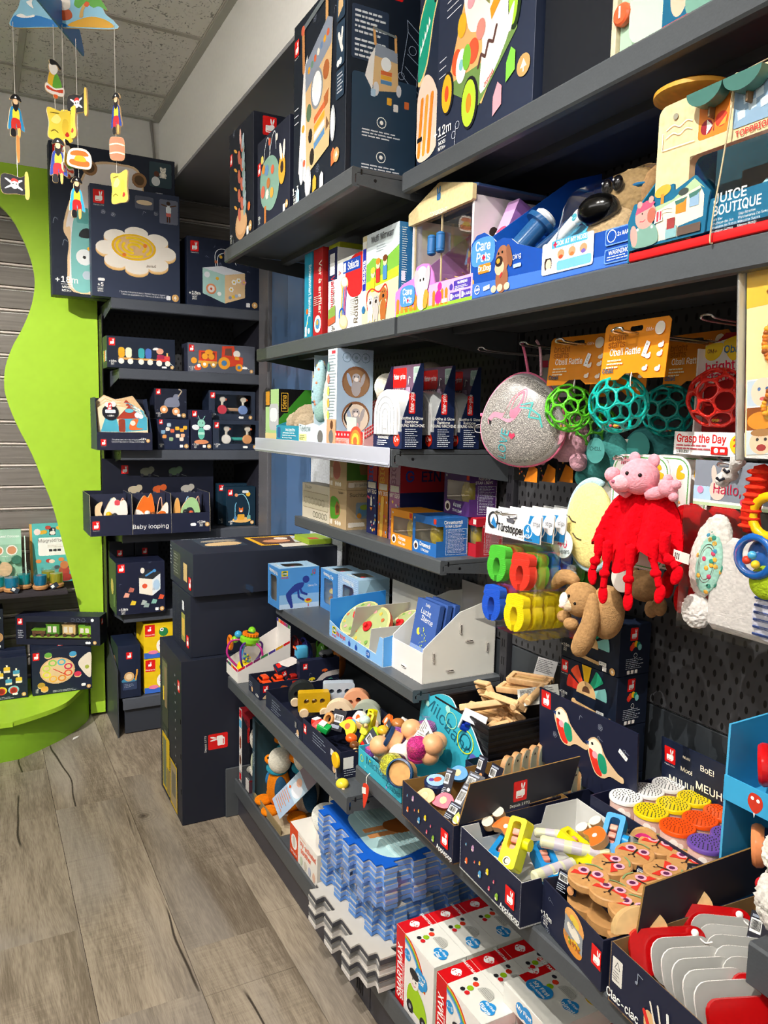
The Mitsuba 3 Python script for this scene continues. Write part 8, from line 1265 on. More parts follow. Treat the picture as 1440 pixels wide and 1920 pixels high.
T.add('tray','paper',B(0,0,0,w,.002,.046,TQ),B(0,0,0,.002,d,.05,TQ),B(w-.002,0,0,w,d,.05,'#3090a8'),B(0,0,0,w,d,.003,TQ));a=Art(21.8,4.6);a.t('Milchzahn',10.5,2.2,1.9,'#1d5a6e',False).t('Zauber',18,1,1.5,'#1d5a6e',False).ring(2,2.6,.9,.2,'#c9d83a');[a.c(x,y,r,c) for x,y,r,c in((4,1.2,.3,'#7fd0d8'),(6.4,3.6,.3,'#c9d83a'),(15,.8,.3,'#9a8ac8'))];T.add('front_print','paper',on(a,'front'))
hp=affinity.scale(Polygon(curve([(.0,.0),(-.002,.105),(.022,.125),(.055,.145),(.09,.150),(.115,.132),(.14,.128),(.165,.11),(.195,.075),(.22,.06),(.225,0)],5)).buffer(0),1.42,1.12,origin=(0,0))
T.add('back_card','paper',tr(FX(ext(hp,.003,TQ,'#dfeef0')),(-.045,d,0),(-6,0,0)));a=Art();a.t('Milch',5.4,9,3.0,'#1d5a6e',False,-20,'c').t('zahn',12.6,6.2,3.0,'#1d5a6e',False,-22,'c')
for x,y,r,c in((2,11,.7,'#9bd0c8'),(9,12.6,.8,'#9bd0c8'),(18.4,5.4,1.1,'#5a5aa8'),(20.4,2.6,1.2,'#b5a3d8'),(17.4,2.6,.9,'#9bd0c8'),(14,10.6,.5,'#2f6a9a'),(19.6,4.8,.5,'#e0c8a0'),(21,4,.5,'#a3c83a'),(1.4,5,1,'#8fd0d8'),(4,2.6,.6,'#1d5a6e')):a.c(x,y,r,c)
a.ring(15.6,8,2.6,.25,'#d8e03a').ring(15.6,8,1.7,.22,'#174a5c').ring(10.6,10.6,1.9,.2,'#9fd0a8').ring(8.4,4,1.4,.2,'#d8e03a');T.add('back_print','paper',tr(tr(on(a,'front'),(0,-.003,0)),(-.045,d,0),(-6,0,0),(1.36,1,1.1)))
SK='#d99f72'
def toothbox(lb,p,s=1.0,lying=(0,0,0),base=False):
 t=Thing('tooth_box',lb,'wooden box',(.820,1.643,.702),-90);Q=lambda it:tr(it,p,lying,s)
 t.add('body','satin',Q(sph((0,0,0),(.026,.026,.024),SK,3)));t.add('head','satin',Q(sph((0,0,.030),(.0265,.0265,.025),SK,3)));t.add('tooth_mark','paper',Q(sph((-.008,-.0245,.004),(.008,.003,.007),'#f2efe9',2)))
 if base:t.add('band','satin',Q(lathe([(.027,-.022),(.03,-.02),(.03,-.012),(.026,-.010)],'#1f3f66',22)))
toothbox('round natural wooden tooth box pair at the front left of the turquoise tray',(.045,.045,.045),.92,(40,0,30));toothbox('round natural wooden tooth box pair at the back centre of the turquoise tray',(.085,.115,.075),.98,(0,-32,20));toothbox('round natural wooden tooth box pair leaning at the right, the largest',(.178,.095,.080),.98,(-10,18,0));toothbox('upright tooth box half hidden behind the glitter jars',(.115,.15,.06),.9,(0,30,0))
t=Thing('tooth_box','white round tooth box with a pale animal print in the middle of the tray','wooden box',(.820,1.643,.702),-90);t.add('body','satin',sph((.105,.06,.055),(.03,.028,.028),'#dcd3c4',3));t.add('lid','satin',sph((.12,.085,.072),(.03,.028,.022),'#e0d8ca',3));t.add('print','paper',tr(ext(Point(0,0).buffer(.008),.0004,'#a3947c'),(.10,.033,.058),(80,0,0)))
def jar(lb,p,c,r,cap='#2a2b30',wrap=True):
 t=Thing('glitter_jar',lb,'jar',(.820,1.643,.702),-90);Q=lambda it:tr(it,p,r);t.add('body','glitter',Q(lathe([(0,.004),(.02,.004),(.026,.012),(.027,.028),(.022,.040),(0,.042)],c,22)));t.add('cap','gloss',Q(lathe([(0,-.004),(.024,-.004),(.025,.004),(.0,.004)],cap,22)))
 t.add('cap_label','paper',Q(cyl((0,0,-.0048),(0,0,-.004),.020,'#c9c5bd',20)),[Q(B(-.012,-.0135+i*.005,-.0053,.012,-.012+i*.005,-.0048,'#4a4a4a')) for i in range(5)])
 if wrap:t.add('wrapper','clear',Q(lathe([(.027,-.005),(.0285,.02),(.025,.042),(.008,.055),(.018,.066)],'#fff',14)))
jar('lime green glitter jar lying with its printed base towards the aisle',(.150,.030,.058),'#b9b83a',(76,0,18));jar('pink glitter jar wrapped in clear film, right of the lime one',(.163,.075,.075),'#c2347a',(10,10,0),'#c2347a');jar('purple glitter jar wrapped in clear film at the back left',(.055,.105,.062),'#8a4f9a',(70,0,-40),'#6a3f7a');jar('small purple sequin jar behind the tooth boxes',(.075,.15,.07),'#8a4f8a',(0,0,0),'#6a3f7a')
t=Thing('tooth_box','round wooden box with a navy rim and printed label, back left of the turquoise tray','wooden box',(.820,1.643,.702),-90);t.add('body','wood',tr(cyl((0,0,0),(0,0,.03),.026,SK,24,bev=.003),(.072,.075,.068),(62,0,-35)));t.add('rim','satin',tr(lathe([(.0255,.026),(.030,.028),(.030,.036),(.0255,.038)],'#1f3556',24),(.072,.075,.068),(62,0,-35)));t.add('label','paper',tr(cyl((0,0,-.0006),(0,0,0),.02,'#d3b9a0',20),(.072,.075,.068),(62,0,-35)))
t=Thing('tooth_box','wooden cup-shaped box with a navy rim lying at the near end of the turquoise tray','wooden box',(.820,1.643,.702),-90);t.add('body','wood',tr(cyl((0,0,0),(0,0,.04),.026,'#c9965f',24,r1=.029,bev=.002),(.195,.028,.058),(70,0,35)));t.add('rim','satin',tr(lathe([(.029,.036),(.032,.038),(.032,.046),(.028,.048)],'#1f4468',24),(.195,.028,.058),(70,0,35)));t.add('label','paper',tr(cyl((0,0,-.0006),(0,0,0),.02,'#d9cfc2',20),(.195,.028,.058),(70,0,35)))
for i,(lb,p,q) in enumerate((('white barcode swing tag in the middle of the turquoise tray',(.125,.12,.112),(58,14,-14)),('clear wrapped white tag beside the pink jar',(.14,.11,.095),(40,10,20)))):t=Thing('swing_tag',lb,'tag',(.820,1.643,.702),-90);t.add('card','paper',tr(B(-.036,-.015,0,.036,.015,.001,'#dcdad4'),p,q));b=Art();bars(b,.4,-1,2.4,2,12,4);b.lines(-3.2,.8,3,5,.5,'#666',.2);t.add('print','paper',tr(tr(b.items(),(0,0,.001)),p,q))
for i,(x,y) in enumerate(((.16,.012),(.18,.02),(.2,.05),(.17,.045))):t=Thing('carved_figure',('small carved wooden figure at the near front of the turquoise tray','second small carved figure beside it','carved wooden bead string at the near end','carved wooden figure under the lime jar')[i],'wooden toy',(.820,1.643,.702),-90);t.add('body','wood',sph((x,y,.036),(.016,.010,.010),'#d9b98c',2));t.add('head','wood',sph((x+.014,y,.042),.009,'#d9b98c',2))
t=Thing('sequin_tin','small round tin with a sparkly picture at the left of the turquoise tray','tin',(.820,1.643,.702),-90);t.add('tin','glitter',cyl((.016,.03,.03),(.016,.03,.045),.018,'#7a4f9a',20));t.add('picture','paper',cyl((.016,.03,.0452),(.016,.03,.0456),.014,'#c8506a',18))
AN=(('#5f9ac0',2.2,5.6,.25),('#b58ab0',4.6,6,.55),('#d8602f',2.6,2.6,.55),('#d8a02c',7.2,4.6,.35),('#d8c02a',9.8,4.4,.55),('#4a8fc0',7.4,2.6,.62),('#c8506a',12,3.8,.3),('#c8506a',10.6,1.8,.4),('#7fa83a',13,1.6,.6),('#d8503a',5.6,4,.25))
def popart(w,h,nm='Applepop'):
 a=Art(w,h)
 for c,x,y,s in AN:x,y=x*w/20,y*h/8;a.e(x,y,s*.8,s,c).c(x+s*.3,y+s*.9,s*.55,c).c(x-s*.4,y-s*.6,s*.4,'#e9d9c0')
 a.put(RB,w-4.4,h*.28,2.8).t(nm,w-3,h*.08,.95,WHT,True);return a
opentray('dark tray of tags and small wooden toys, far one of the matching pair',(.797,1.380,.702),-91.5,.212,.28,.079,.08,inner='#8a6a40',front=popart(21.2,7.9))
opentray('dark tray of clappers and wrapped rolls, near one of the matching pair',(.800,1.158,.702),-93,.202,.28,.083,.085,inner='#c9c9c4',front=popart(20.2,8.3),hs=[(0,0),(.28,0),(.28,.085),(.2,.085),(.19,.05),(.05,.05),(.04,.083),(0,.083)])
def lidpanel(lb,pts,art,c='#25262e',y=0):
 t=Thing('lid_panel',lb,'cardboard panel',(0,0,0));g=Polygon(pts);it=FX(ext(g,.0016,c,'#8a6a40'));it2=FX(ext(g,.0016,'#8a6a40'));t.add('card','paper',tr(it,(0,y,0)),tr(it2,(0,y+.0016,0)));art.L and t.add('card_print','paper',tr(on(art,'front'),(pts[0][0],y-.0016,pts[0][1])));return t
lidpanel('folded-up dark lid with a red badge between the two matching trays',[(.797,.785),(1.078,.796),(1.10,.866),(.822,.864)],Art().put(RB,13,1.8,3.4).t('Depuis 1970',14.6,.8,.6,WHT),y=1.163)
lidpanel('tall dark folded-up lid with a thick brown edge, right of the butterfly discs',[(.850,.790),(1.20,.788),(1.20,.871),(.862,.872)],Art(),y=.762)
def tag3(lb,p,q,c='#1d1f2a',w=.03,h=.045,k=0):
 t=Thing('swing_tag',lb,'tag',p,0,r=q);t.add('card','paper',B(-w/2,-h/2,0,w/2,h/2,.0008,c));b=Art();bars(b,-w*45,-h*10,w*50,h*40,12,k);b.r(-w*40,h*34,w*20,h*42,'#8d93a2').c(w*25,-h*30,w*18,'#e3e0da' if k%2 else '#c98a5a').lines(-w*45,-h*28,w*50,4,.35,'#aeb4c2',.16);t.add('print','paper',tr(b.items(),(0,0,.0008)))
for k,(lb,p,q,w,h) in enumerate((('dark barcode tag standing at the back of the far matching tray',(.965,1.325,.80),(70,0,-80),.026,.05),('dark barcode tag with a price at the back right of the far matching tray',(.965,1.275,.80),(68,0,-84),.036,.05),('dark barcode tag leaning in the middle of the far matching tray',(.915,1.285,.785),(50,10,-60),.036,.055),('dark tag with a crossed circle at the left of the far matching tray',(.88,1.325,.785),(60,0,-60),.022,.055),('large dark barcode tag across the front of the far matching tray',(.868,1.255,.775),(42,8,-66),.03,.075),('dark barcode tag at the near front corner of the far matching tray',(.832,1.225,.772),(52,0,-80),.045,.035))):tag3(lb,p,q,w=w,h=h,k=k)
for k,(lb,p,c) in enumerate((('yellow edged wooden whistle at the near front of the far matching tray',(.845,1.205,.765),'#d9d21e'),('red wooden piece among the tags of the far matching tray',(.855,1.30,.755),'#c8405a'),('natural wooden piece at the front left of the far matching tray',(.83,1.335,.755),'#c99a62'),('blue plastic cap toy at the back of the far matching tray',(.93,1.36,.775),'#2f7fc0'))):t=Thing('small_toy',lb,'toy',p,-90);t.add('plate','satin',tr(ext(Polygon(curve([(-.022,-.012),(-.01,.014),(.012,.016),(.024,0),(.01,-.016)],5,True)),.010,c),(0,0,0),(40,0,30)));t.add('core','wood',tr(ext(Point(0,0).buffer(.008),.0106,'#d9b98c'),(0,0,0),(40,0,30)))
t=Thing('sequin_tin','round tin with a colourful picture lid at the far end of the far matching tray','tin',(.868,1.355,.76),0,r=(8,-8,0));t.add('tin','gloss',cyl((0,0,0),(0,0,.02),.026,'#1f2a4a',22,bev=.003));t.add('picture','paper',cyl((0,0,.0202),(0,0,.0208),.021,'#8fb5d0',20),sph((.004,0,.0205),(.010,.008,.001),'#d8503a',2),sph((-.008,.006,.0205),(.006,.006,.001),'#5a3f8a',2))
def bigclap(lb,p,q,c,handle=True):
 t=Thing('clapper',lb,'wooden clapper',p,0,r=q);fr=rrect(.036,.092,.006,-.018,-.046).difference(rrect(.018,.050,.006,-.009,-.012));t.add('frame','satin',ext(fr,.03,c));t.add('tongue','satin',B(-.0075,.0,.006,.0075,.012,.026,'#dd8a78',.002),B(-.0075,-.014,.004,.0075,-.003,.024,'#dd8a78',.002),B(-.0075,.014,.008,.0075,.026,.028,'#e09a88',.002));t.add('badge','paper',tr(ext(Point(0,-.034).buffer(.008),.0006,'#e3dfc0'),(0,0,.03)),tr(ext(Point(0,-.034).buffer(.0055).difference(Point(.001,-.034).buffer(.0045)),.0006,'#3a3a1a'),(0,0,.0306)))
 if handle:t.add('handle','satin',cyl((.018,.005,.015),(.030,.005,.015),.011,c,16))
bigclap('lemon yellow clapper standing upright in the near matching tray',(.872,1.068,.772),(52,-6,-70),'#dfdb1c');bigclap('lemon yellow clapper lying at the right of the near matching tray',(.965,1.015,.755),(20,10,20),'#dfdb1c');bigclap('bright blue clapper with pink tongue at the right of the near matching tray',(1.035,.995,.775),(40,0,-60),'#1f8fd0');bigclap('blue clapper lying under the yellow ones',(.905,1.03,.735),(10,0,-20),'#1f7fc0',False);bigclap('second blue clapper at the bottom of the near matching tray',(.86,1.11,.725),(10,10,-60),'#1f7fc0',False)
def roll(lb,p0,p1,r=.014):
 t=Thing('wrapped_stick',lb,'toy stick',(0,0,0));p0,p1=np.array(p0),np.array(p1);r*=.8;t.add('stick','satin',cyl(p0,p1,r,'#d3d3b0',18,bev=.004),[align(lathe([(r*1.005,0),(r*1.01,.016),(r*1.005,.018)],'#c3bcc4',18),p0+(p1-p0)*k,p1) for k in(.2,.45,.7)]);t.add('wrapper','clear',align(lathe([(r*.3,-.012),(r*1.1,0),(r*1.12,np.linalg.norm(p1-p0)),(r*.6,np.linalg.norm(p1-p0)+.012),(r*1.1,np.linalg.norm(p1-p0)+.026)],'#fff',12),p0,p1))
roll('pale striped stick wrapped in clear film running from the yellow clapper',(.905,1.05,.785),(1.0,.965,.775));roll('pale striped wrapped stick at the front right of the near matching tray',(.85,1.0,.755),(.945,1.0,.757));roll('pale striped wrapped stick at the back of the near matching tray',(1.03,1.06,.775),(1.075,1.0,.79),.013);roll('clear wrapped stick behind the fox pieces',(.95,1.12,.755),(1.03,1.05,.760),.012)
def foxpiece(lb,p,q):
 t=Thing('fox_toy',lb,'wooden toy',p,0,r=q);t.add('body','satin',ext(Polygon(curve([(-.02,-.016),(-.012,.014),(.014,.018),(.03,.004),(.026,-.02),(0,-.012)],5,True)),.014,'#b98a60'),ext(Polygon(curve([(-.019,-.015),(-.012,.013),(.014,.017),(.029,.004),(.025,-.019),(0,-.012)],5,True)),.0145,'#dd6a2a',z0=0));t.add('paw','satin',[ext(Point(x,y).buffer(.012),.015,'#e6dcc8','#b98a60') for x,y in((-.03,.016),(-.034,-.012))]);t.add('heart','paper',tr(ext(Point(.006,-.002).buffer(.005,quad_segs=2),.0008,'#efe6da'),(0,0,.0145)))
foxpiece('orange fox piece with white paws at the left of the near matching tray',(.885,1.125,.775),(30,0,-80));foxpiece('orange fox piece at the right of the near matching tray',(1.0,1.0,.79),(30,0,-110));tag3('dark barcode tag at the near end of the near matching tray',(.895,.985,.745),(40,0,-70),k=3)
t=Thing('butterfly_piece','wooden half moon with a pink stripe standing behind the butterfly discs','wooden toy',(1.075,.955,.79),-90,r=(0,-30,30));t.add('body','wood',FX(ext(Polygon([(.026*math.cos(u),.026*math.sin(u)) for u in np.linspace(-.3,2.2,14)]).buffer(.002),.010,'#c99a62')));t.add('stripe','paper',tr(FX(ext(Polygon([(.02*math.cos(u),.02*math.sin(u)) for u in np.linspace(-.2,2.1,12)]),.0006,'#c8327a')),(0,-.010,0)))
def burger(w,h):
 a=Art(w,h);b=Art();b.e(0,0,2.9,1.9,'#d98a3c',-18).e(.2,3.6,2.9,2,'#e0a05a',-18).e(.3,3.9,1.4,.9,'#e2c04a',-18).p([(-2.6,1.0),(-2.4,4),(2.8,2.6),(2.8,-.6)],'#8f9298').e(.2,2,2,1,'#e3dccb',-18);rnd=random.Random(3);[b.c(rnd.uniform(-2,2.4),rnd.uniform(-.3,.8)-.0,.3,rnd.choice(['#d89a1c','#b5602a','#7f8a2c','#e2b83a'])) for _ in range(18)];a.put(b,w*.55,h*.34,.95);age(a,1.6,2.2,.9,'+10m');doodles(a,7,31,'#737a8a',.9);a.put(RB,w-2.4,h*.4,2.6);return a
opentray('dark tray of wooden butterfly discs with a jar picture on its front',(.832,.952,.702),-98,.168,.245,.083,.083,inner='#25293a',front=burger(16.8,8.3));
t=Thing('tray_divider','dark cardboard divider strips between the butterfly discs','divider',(.832,.952,.702),-98);t.add('strip','paper',B(.004,.075,.003,.162,.077,.082,'#2b3044'),B(.004,.15,.003,.162,.152,.085,'#2b3044'));t.add('strip','paper',B(.082,.078,.003,.084,.24,.084,'#2b3044'))
def bdisc(lb,x,y,z,rz,tx=0,ty=0):
 t=Thing('butterfly_disc',lb,'wooden toy',(.832+(x-.832)*.86+.024,.952+(y-.952)*.97-.004,z+.002),0,r=(tx,ty,rz),group='wooden butterfly discs');t.add('disc','wood',cyl((0,0,-.014),(0,0,0),.0345,'#c0905c',30,bev=.002));t.add('lower_disc','wood',cyl((0,0,-.060),(0,0,-.046),.0345,'#c0905c',26));t.add('window','clear',lathe([(.03,-.046),(.03,-.014)],'#fff',20))
 a=Art();
 for s in(-1,1):a.p([(0,-.1),(s*2.8,-1.0),(s*2.6,.3),(s*.4,.4)],'#cf3a30').c(s*1.2,.9,.95,'#e3a3b4').c(s*1.2,.9,.52,'#5a2a50').c(s*.5,-1.5,.16,'#2c2322').l([(s*.15,-1),(s*.45,-1.4)],.1,'#2c2322')
 a.l([(0,.9),(0,-1.1)],.26,'#2c2322').l([(-1.4,2.6),(0,2.95),(1.4,2.6)],.3,'#7f9a6a',True);t.add('butterfly_print','paper',a.items());return t
for lb,x,y,rz,tx in(('wooden butterfly disc at the far front corner of its tray',.868,.905,-62,3),('wooden butterfly disc second in the front row',.872,.856,-66,-4),('wooden butterfly disc at the near front, partly under the brown edge',.868,.808,-70,2),('wooden butterfly disc turned sideways at the far end of the second row',.940,.915,-120,4),('wooden butterfly disc turned sideways beside the lid in the second row',.942,.848,10,-3),('wooden butterfly disc at the far end of the third row',1.012,.922,-70,2),('wooden butterfly disc turned round in the middle of the third row',1.018,.86,-160,3),('wooden butterfly disc at the far end of the back row',1.082,.925,-68,2),('wooden butterfly disc at the near end of the back row',1.088,.862,-66,3)):bdisc(lb,x,y,.802,rz,tx)
for k,(x,y) in enumerate(((.862,.945),(.905,.945),(1.062,.895),(.99,.893),(1.055,.84))):tag3(('dark barcode tag in the far front gap of the butterfly tray','dark barcode tag beside the sideways disc','white barcode tag before the back row disc','dark barcode tag before the third row disc','pale printed tag at the back of the butterfly tray')[k],(x,y-.02,.785),(78,0,-80),'#1d1f2a',.04,.03,k)
opentray('large dark tray holding twelve round sound tubs in four colours',(1.082,1.108,.702),-90,.29,.185,.108,.108,inner='#20243a')
T=Thing('header_card','dark back card lettered with animal noises behind the sound tubs','card',(1.345,1.148,.702)) if 0 else Thing('header_card','dark back card lettered with animal noises behind the sound tubs','card',(1.262,1.082,.775),-90,r=(5,0,0))
w,h=.29,.14;T.add('board','paper',B(0,-.003,0,w,0,h,'#20253a'));a=Art(29,14);a.put(RBD,.8,9,2.8)
for s,x,y,hh in(('Muh!',7,13,1.0),('Moo!',7,9.6,1.6),('BoE!',12.4,12,2.0),('MUUU!',5.6,5.4,2.4),('MEUH!',13.2,7,2.7),('Moo!',18.4,7.6,1.3),('MEUH!',13.4,2.6,1.9),('MUU',19.4,3,2.0),('Muh!',17.4,.9,1.2),('BoE!',23.4,10,2.2),('MUH!',24.6,4.6,2.2)):a.t(s,x*.92,y*.84+.6,hh*.58,'#efe9da',True)
T.add('board_print','paper',tr(on(a,'front'),(0,-.003,0)))
slots=[(r*math.cos(u),r*math.sin(u),u) for r,n in((.007,6),(.013,11),(.019,16),(.025,21)) for u in np.arange(n)*2*math.pi/n]
for r_,(c,nm,y) in enumerate((('#e9e8e4','white',1.046),('#e6c81a','yellow',.982),('#e8541c','orange',.919),('#6a4f9e','purple',.856))):
 for k,x in enumerate((1.104,1.164,1.222)):
  t=Thing('sound_tub',f'round animal sound tub with a {nm} dotted lid, '+('nearest the aisle','middle one','nearest the wall')[k]+f' in the {nm} row','sound tub',(x+.012,y,.758));t.add('tub','paper',cyl((0,0,-.006),(0,0,.066),.030,'#d9b5a8',26));t.add('lid','gloss',lathe([(0.029,.064),(.0325,.064),(.0325,.069),(.031,.071),(0,.071)],c,30));t.add('lid_slot','matte',[tr(B(-.0022,-.0009,.0708,.0022,.0009,.0713,'#2c2d30' if nm!='orange' else '#8f2f12'),(a_,b_,0),(0,0,35)) for a_,b_,u in slots],kind='stuff')
  t.add('cloud','paper',[tr(cyl((0,-.0302,0),(0,-.0299,0),r2,c2,10),(0,0,z),(0,0,q)) for z,r2,c2,q in((.05,.008,'#efe9e2',-60),(.046,.007,'#efe9e2',-40),(.03,.009,'#c98a4a',-10),(.02,.008,'#6f9a6a',-70))])
opentray('wide dark tray of bird shaped wooden whistles',(.985,1.415,.702),-90,.235,.285,.075,.075,inner='#161a28',right=Art(28.5,7.5).e(20,5,3,1.2,'#cfae86').put(RB,25,4.4,2))
T=Thing('header_card','dark back card with two painted birds standing behind the bird whistles','card',(1.150,1.345,.775),-90,r=(3,0,0));w,h=.300,.178;T.add('board','paper',B(0,-.004,0,w,0,h,'#1f2436'));a=Art(30.5,18.5);a.put(RB,.8,13.6,3.2);doodles(a,6,5,'#8d93a2',1,5,1,28,17)
BIRD=[([(-4,2.6),(-2,4.6),(0,4),(1.6,1.6),(5,-.6),(6.6,-1),(6.4,-2.2),(3,-2.2),(1,-3.4),(-1.4,-3.2),(-3,-.6)],'#d9ba8e'),([(-3.6,2.6),(-2,4.2),(0,3.6),(.6,1.6),(-1,1.2),(-2.8,1.4)],'#e9e6cf'),([(-3.2,1.6),(-1.6,1),(.6,-2.8),(-1.2,-3),(-2.8,-.6)],'#d8382c'),([(-.4,1.6),(1.4,1.2),(2,-1.6),(.6,-2.4),(-.6,-.6)],'#1f8f6a')]
for bx,by in((9.4,11),(20,8)):q=Art();[q.b(p,c) for p,c in BIRD];q.c(-2.4,3,.34,'#222').c(-1.6,.8,.8,'#e8a0ac').p([(-4.6,2.8),(-3.4,3.2),(-3.5,2.2)],'#223a6a');a.put(q,bx,by,1.0)
price(a,26.4,12,2.6,-30,'€ 4.95');T.add('board_print','paper',tr(on(a,'front'),(0,-.004,0)))
def bird(lb,x,y):t=Thing('bird_whistle',lb,'bird whistle',(x,y,.772),0,r=(0,0,22));g=Polygon(curve([(-.04,.0),(-.036,.03),(-.02,.044),(0,.038),(.016,.018),(.05,.002),(.06,-.004),(.058,-.016),(0,-.036),(-.03,-.034)],5,True));t.add('body','wood',tr(FX(ext(g,.011,'#b98a5e')),(0,0,0)));g2=Polygon(curve([(-.039,.0),(-.035,.029),(-.02,.043),(-.004,.036),(.002,.01),(-.01,-.01),(-.03,-.02)],5,True));t.add('painted_face','satin',tr(FX(ext(g2,.0006,'#cdd6bc')),(0,-.011,0)),tr(FX(ext(g2,.0006,'#cdd6bc')),(0,.0006,0)));t.add('wing','satin',tr(FX(ext(Polygon(curve([(-.008,.012),(.012,.006),(.016,-.012),(-.004,-.016)],5,True)),.0009,'#1f8f6a')),(0,-.0112,0)));t.add('eye','gloss',sph((-.02,-.0118,.028),(.0028,.001,.0028),'#151515',1))
for i in range(6):bird(('leftmost pale green bird whistle of the far row','second bird whistle of the far row','third bird whistle of the far row','fourth bird whistle of the far row','fifth bird whistle of the far row','rightmost bird whistle of the far row')[i],1.045+i*.030,1.330+i*.0065)
for i in range(5):bird(('leftmost bird whistle of the near row','second bird whistle of the near row','third bird whistle of the near row','fourth bird whistle of the near row','rightmost bird whistle of the near row')[i],1.085+i*.030,1.215+i*.004)
T=Thing('crate','black woven crate holding pale wooden rattles','crate',(1.035,1.628,.702),-90);w,d,h=.232,.215,.15
for q in(B(0,0,0,w,.004,h,'#131315'),B(0,d-.004,0,w,d,h,'#131315'),B(0,0,0,.004,d,h,'#131315'),B(w-.004,0,0,w,d,h,'#131315')):T.add('wall','satin',q)
T.add('floor','satin',B(0,0,0,w,d,.004,'#131315'));T.add('slat','satin',[B(-.001+(x%.04>.02)*0,-.0012,z,w+.001,.0,z+.008,'#1a1a1d') for z in np.arange(.01,h,.016) for x in(0,)],[B(w,0,z,w+.0012,d,z+.008,'#1a1a1d') for z in np.arange(.01,h,.016)],kind='stuff');T.add('rim','satin',B(-.003,-.003,h-.006,w+.003,.005,h+.002,'#1a1a1d',.002),B(w-.005,-.003,h-.006,w+.003,d,h+.002,'#1a1a1d',.002),B(-.003,-.003,h-.006,.005,d,h+.002,'#1a1a1d',.002))
T.add('filler','paper',B(.006,.006,.06,w-.006,d-.006,.075,'#2b2018'))
PW='#d6ae7c'
def rattle(lb,p,q):
 t=Thing('ratchet_rattle',lb,'wooden rattle',p,0,r=q);t.add('frame','wood',B(-.058,-.021,-.008,.058,-.013,.008,PW,.002),B(-.058,.013,-.008,.058,.021,.008,PW,.002),B(-.058,-.013,-.008,-.044,.013,.008,PW,.002));t.add('tongue','wood',B(-.044,-.011,-.003,.035,-.002,.003,'#caa06c'),B(-.044,.002,-.003,.035,.011,.003,'#caa06c'));t.add('cog','wood',[tr(B(-.010,-.0045,-.0045,.010,.0045,.0045,PW),(.045,s*.0065,0),(0,0,0)) for s in(-1,1)],[tr(B(-.0095,-.0045,-.0045,.0095,.0045,.0045,PW),(.045,s*.0065,0),(0,45,0)) for s in(-1,1)]);t.add('handle','wood',cyl((.045,-.021,0),(.045,-.105,0),.0088,PW,14,bev=.002))
for lb,p,q in(('wooden rattle leaning at the left of the crate',(1.135,1.555,.880),(68,16,70)),('wooden rattle lying across the back of the crate',(1.215,1.475,.918),(12,-4,-66)),('second wooden rattle across the back, just below the first',(1.19,1.485,.895),(8,-8,-70)),('wooden rattle with its handle pointing over the near edge of the crate',(1.130,1.462,.880),(36,4,96)),('wooden rattle with its handle crossing in front',(1.09,1.50,.862),(30,10,150)),('wooden rattle buried low at the front of the crate',(1.12,1.53,.828),(16,0,-70)),('wooden rattle at the bottom right of the crate',(1.17,1.50,.828),(10,0,-100))):rattle(lb,p,q)
t=Thing('printed_sheet','folded clear leaflet with small print lying over the wooden rattles','leaflet',(1.185,1.405,.905),0,r=(24,-14,-40));t.add('sheet','satin',B(-.05,-.03,0,.05,.03,.0008,'#bdbcb6'));t.add('print','paper',tr(Art().lines(-4.4,2.3,8.8,11,.42,'#55565a',.16).items(),(0,0,.0008)))
t=Thing('printed_sheet','pale leaflet standing up behind the wooden rattles','leaflet',(1.25,1.46,.945),0,r=(66,0,-76));t.add('sheet','satin',B(-.03,-.026,0,.03,.026,.0008,'#a3a4a2'));t.add('print','paper',tr(Art().lines(-2.6,2,5,8,.42,'#55565a',.16).items(),(0,0,.0008)))
t=Thing('pencil_sharpener_toy','white and royal blue plastic toy between the bubble card and the crate','toy',(1.045,1.470,.845),0,r=(24,20,-40));t.add('shell','gloss',B(-.03,-.02,.0,.03,.02,.006,'#e6e6e8',.002),B(-.03,-.02,-.03,-.024,.02,.0,'#e6e6e8',.002));t.add('body','gloss',B(-.024,-.02,-.034,.03,.02,-.012,'#1f3fb8',.003),B(-.018,-.022,-.012,-.004,.018,0,'#16308f',.002),B(.008,-.022,-.012,.02,.018,0,'#16308f',.002))
def hornart(w,h):
 a=Art(w,h);a.put(RBD,.5,h-3.4,2.2)
 for i,(c,u) in enumerate((('#d8382c',168),('#dd5030',132),('#e2b01e',92),('#1f8a66',50),('#7fc5c2',12))):
  q=math.radians(u);d_,n_=np.array([math.cos(q),math.sin(q)]),np.array([-math.sin(q),math.cos(q)]);o=np.array([w*.5,h*.45]);P1,P2=o+d_*2.2,o+d_*6.0;a.p([P1+n_*.6,P1-n_*.6,P2-n_*1.5,P2+n_*1.5],c).e(*P2,.35,1.5,c,u)
 a.p([(w*.5-3,h*.40)]+[(w*.5+3*math.cos(t_),h*.42+2.9*math.sin(t_)) for t_ in np.linspace(math.pi,0,14)]+[(w*.5+3,h*.40)],'#d6ab76').p([(w*.5-1.2,h*.45)]+[(w*.5+1.2*math.cos(t_),h*.47+1.3*math.sin(t_)) for t_ in np.linspace(math.pi,0,10)],'#5a4030')
 a.l([(5.2,1.9),(12.2,1.5)],.75,'#d6ab76').c(5.2,1.9,.75,'#d6ab76');age(a,1.6,2.6,.7,'+18m');price(a,w-4.4,1.8,2.2);a.r(w-4.4,.3,w-3.2,1.3,WHT);stamp(a,w-1.5,.9,.8);return a
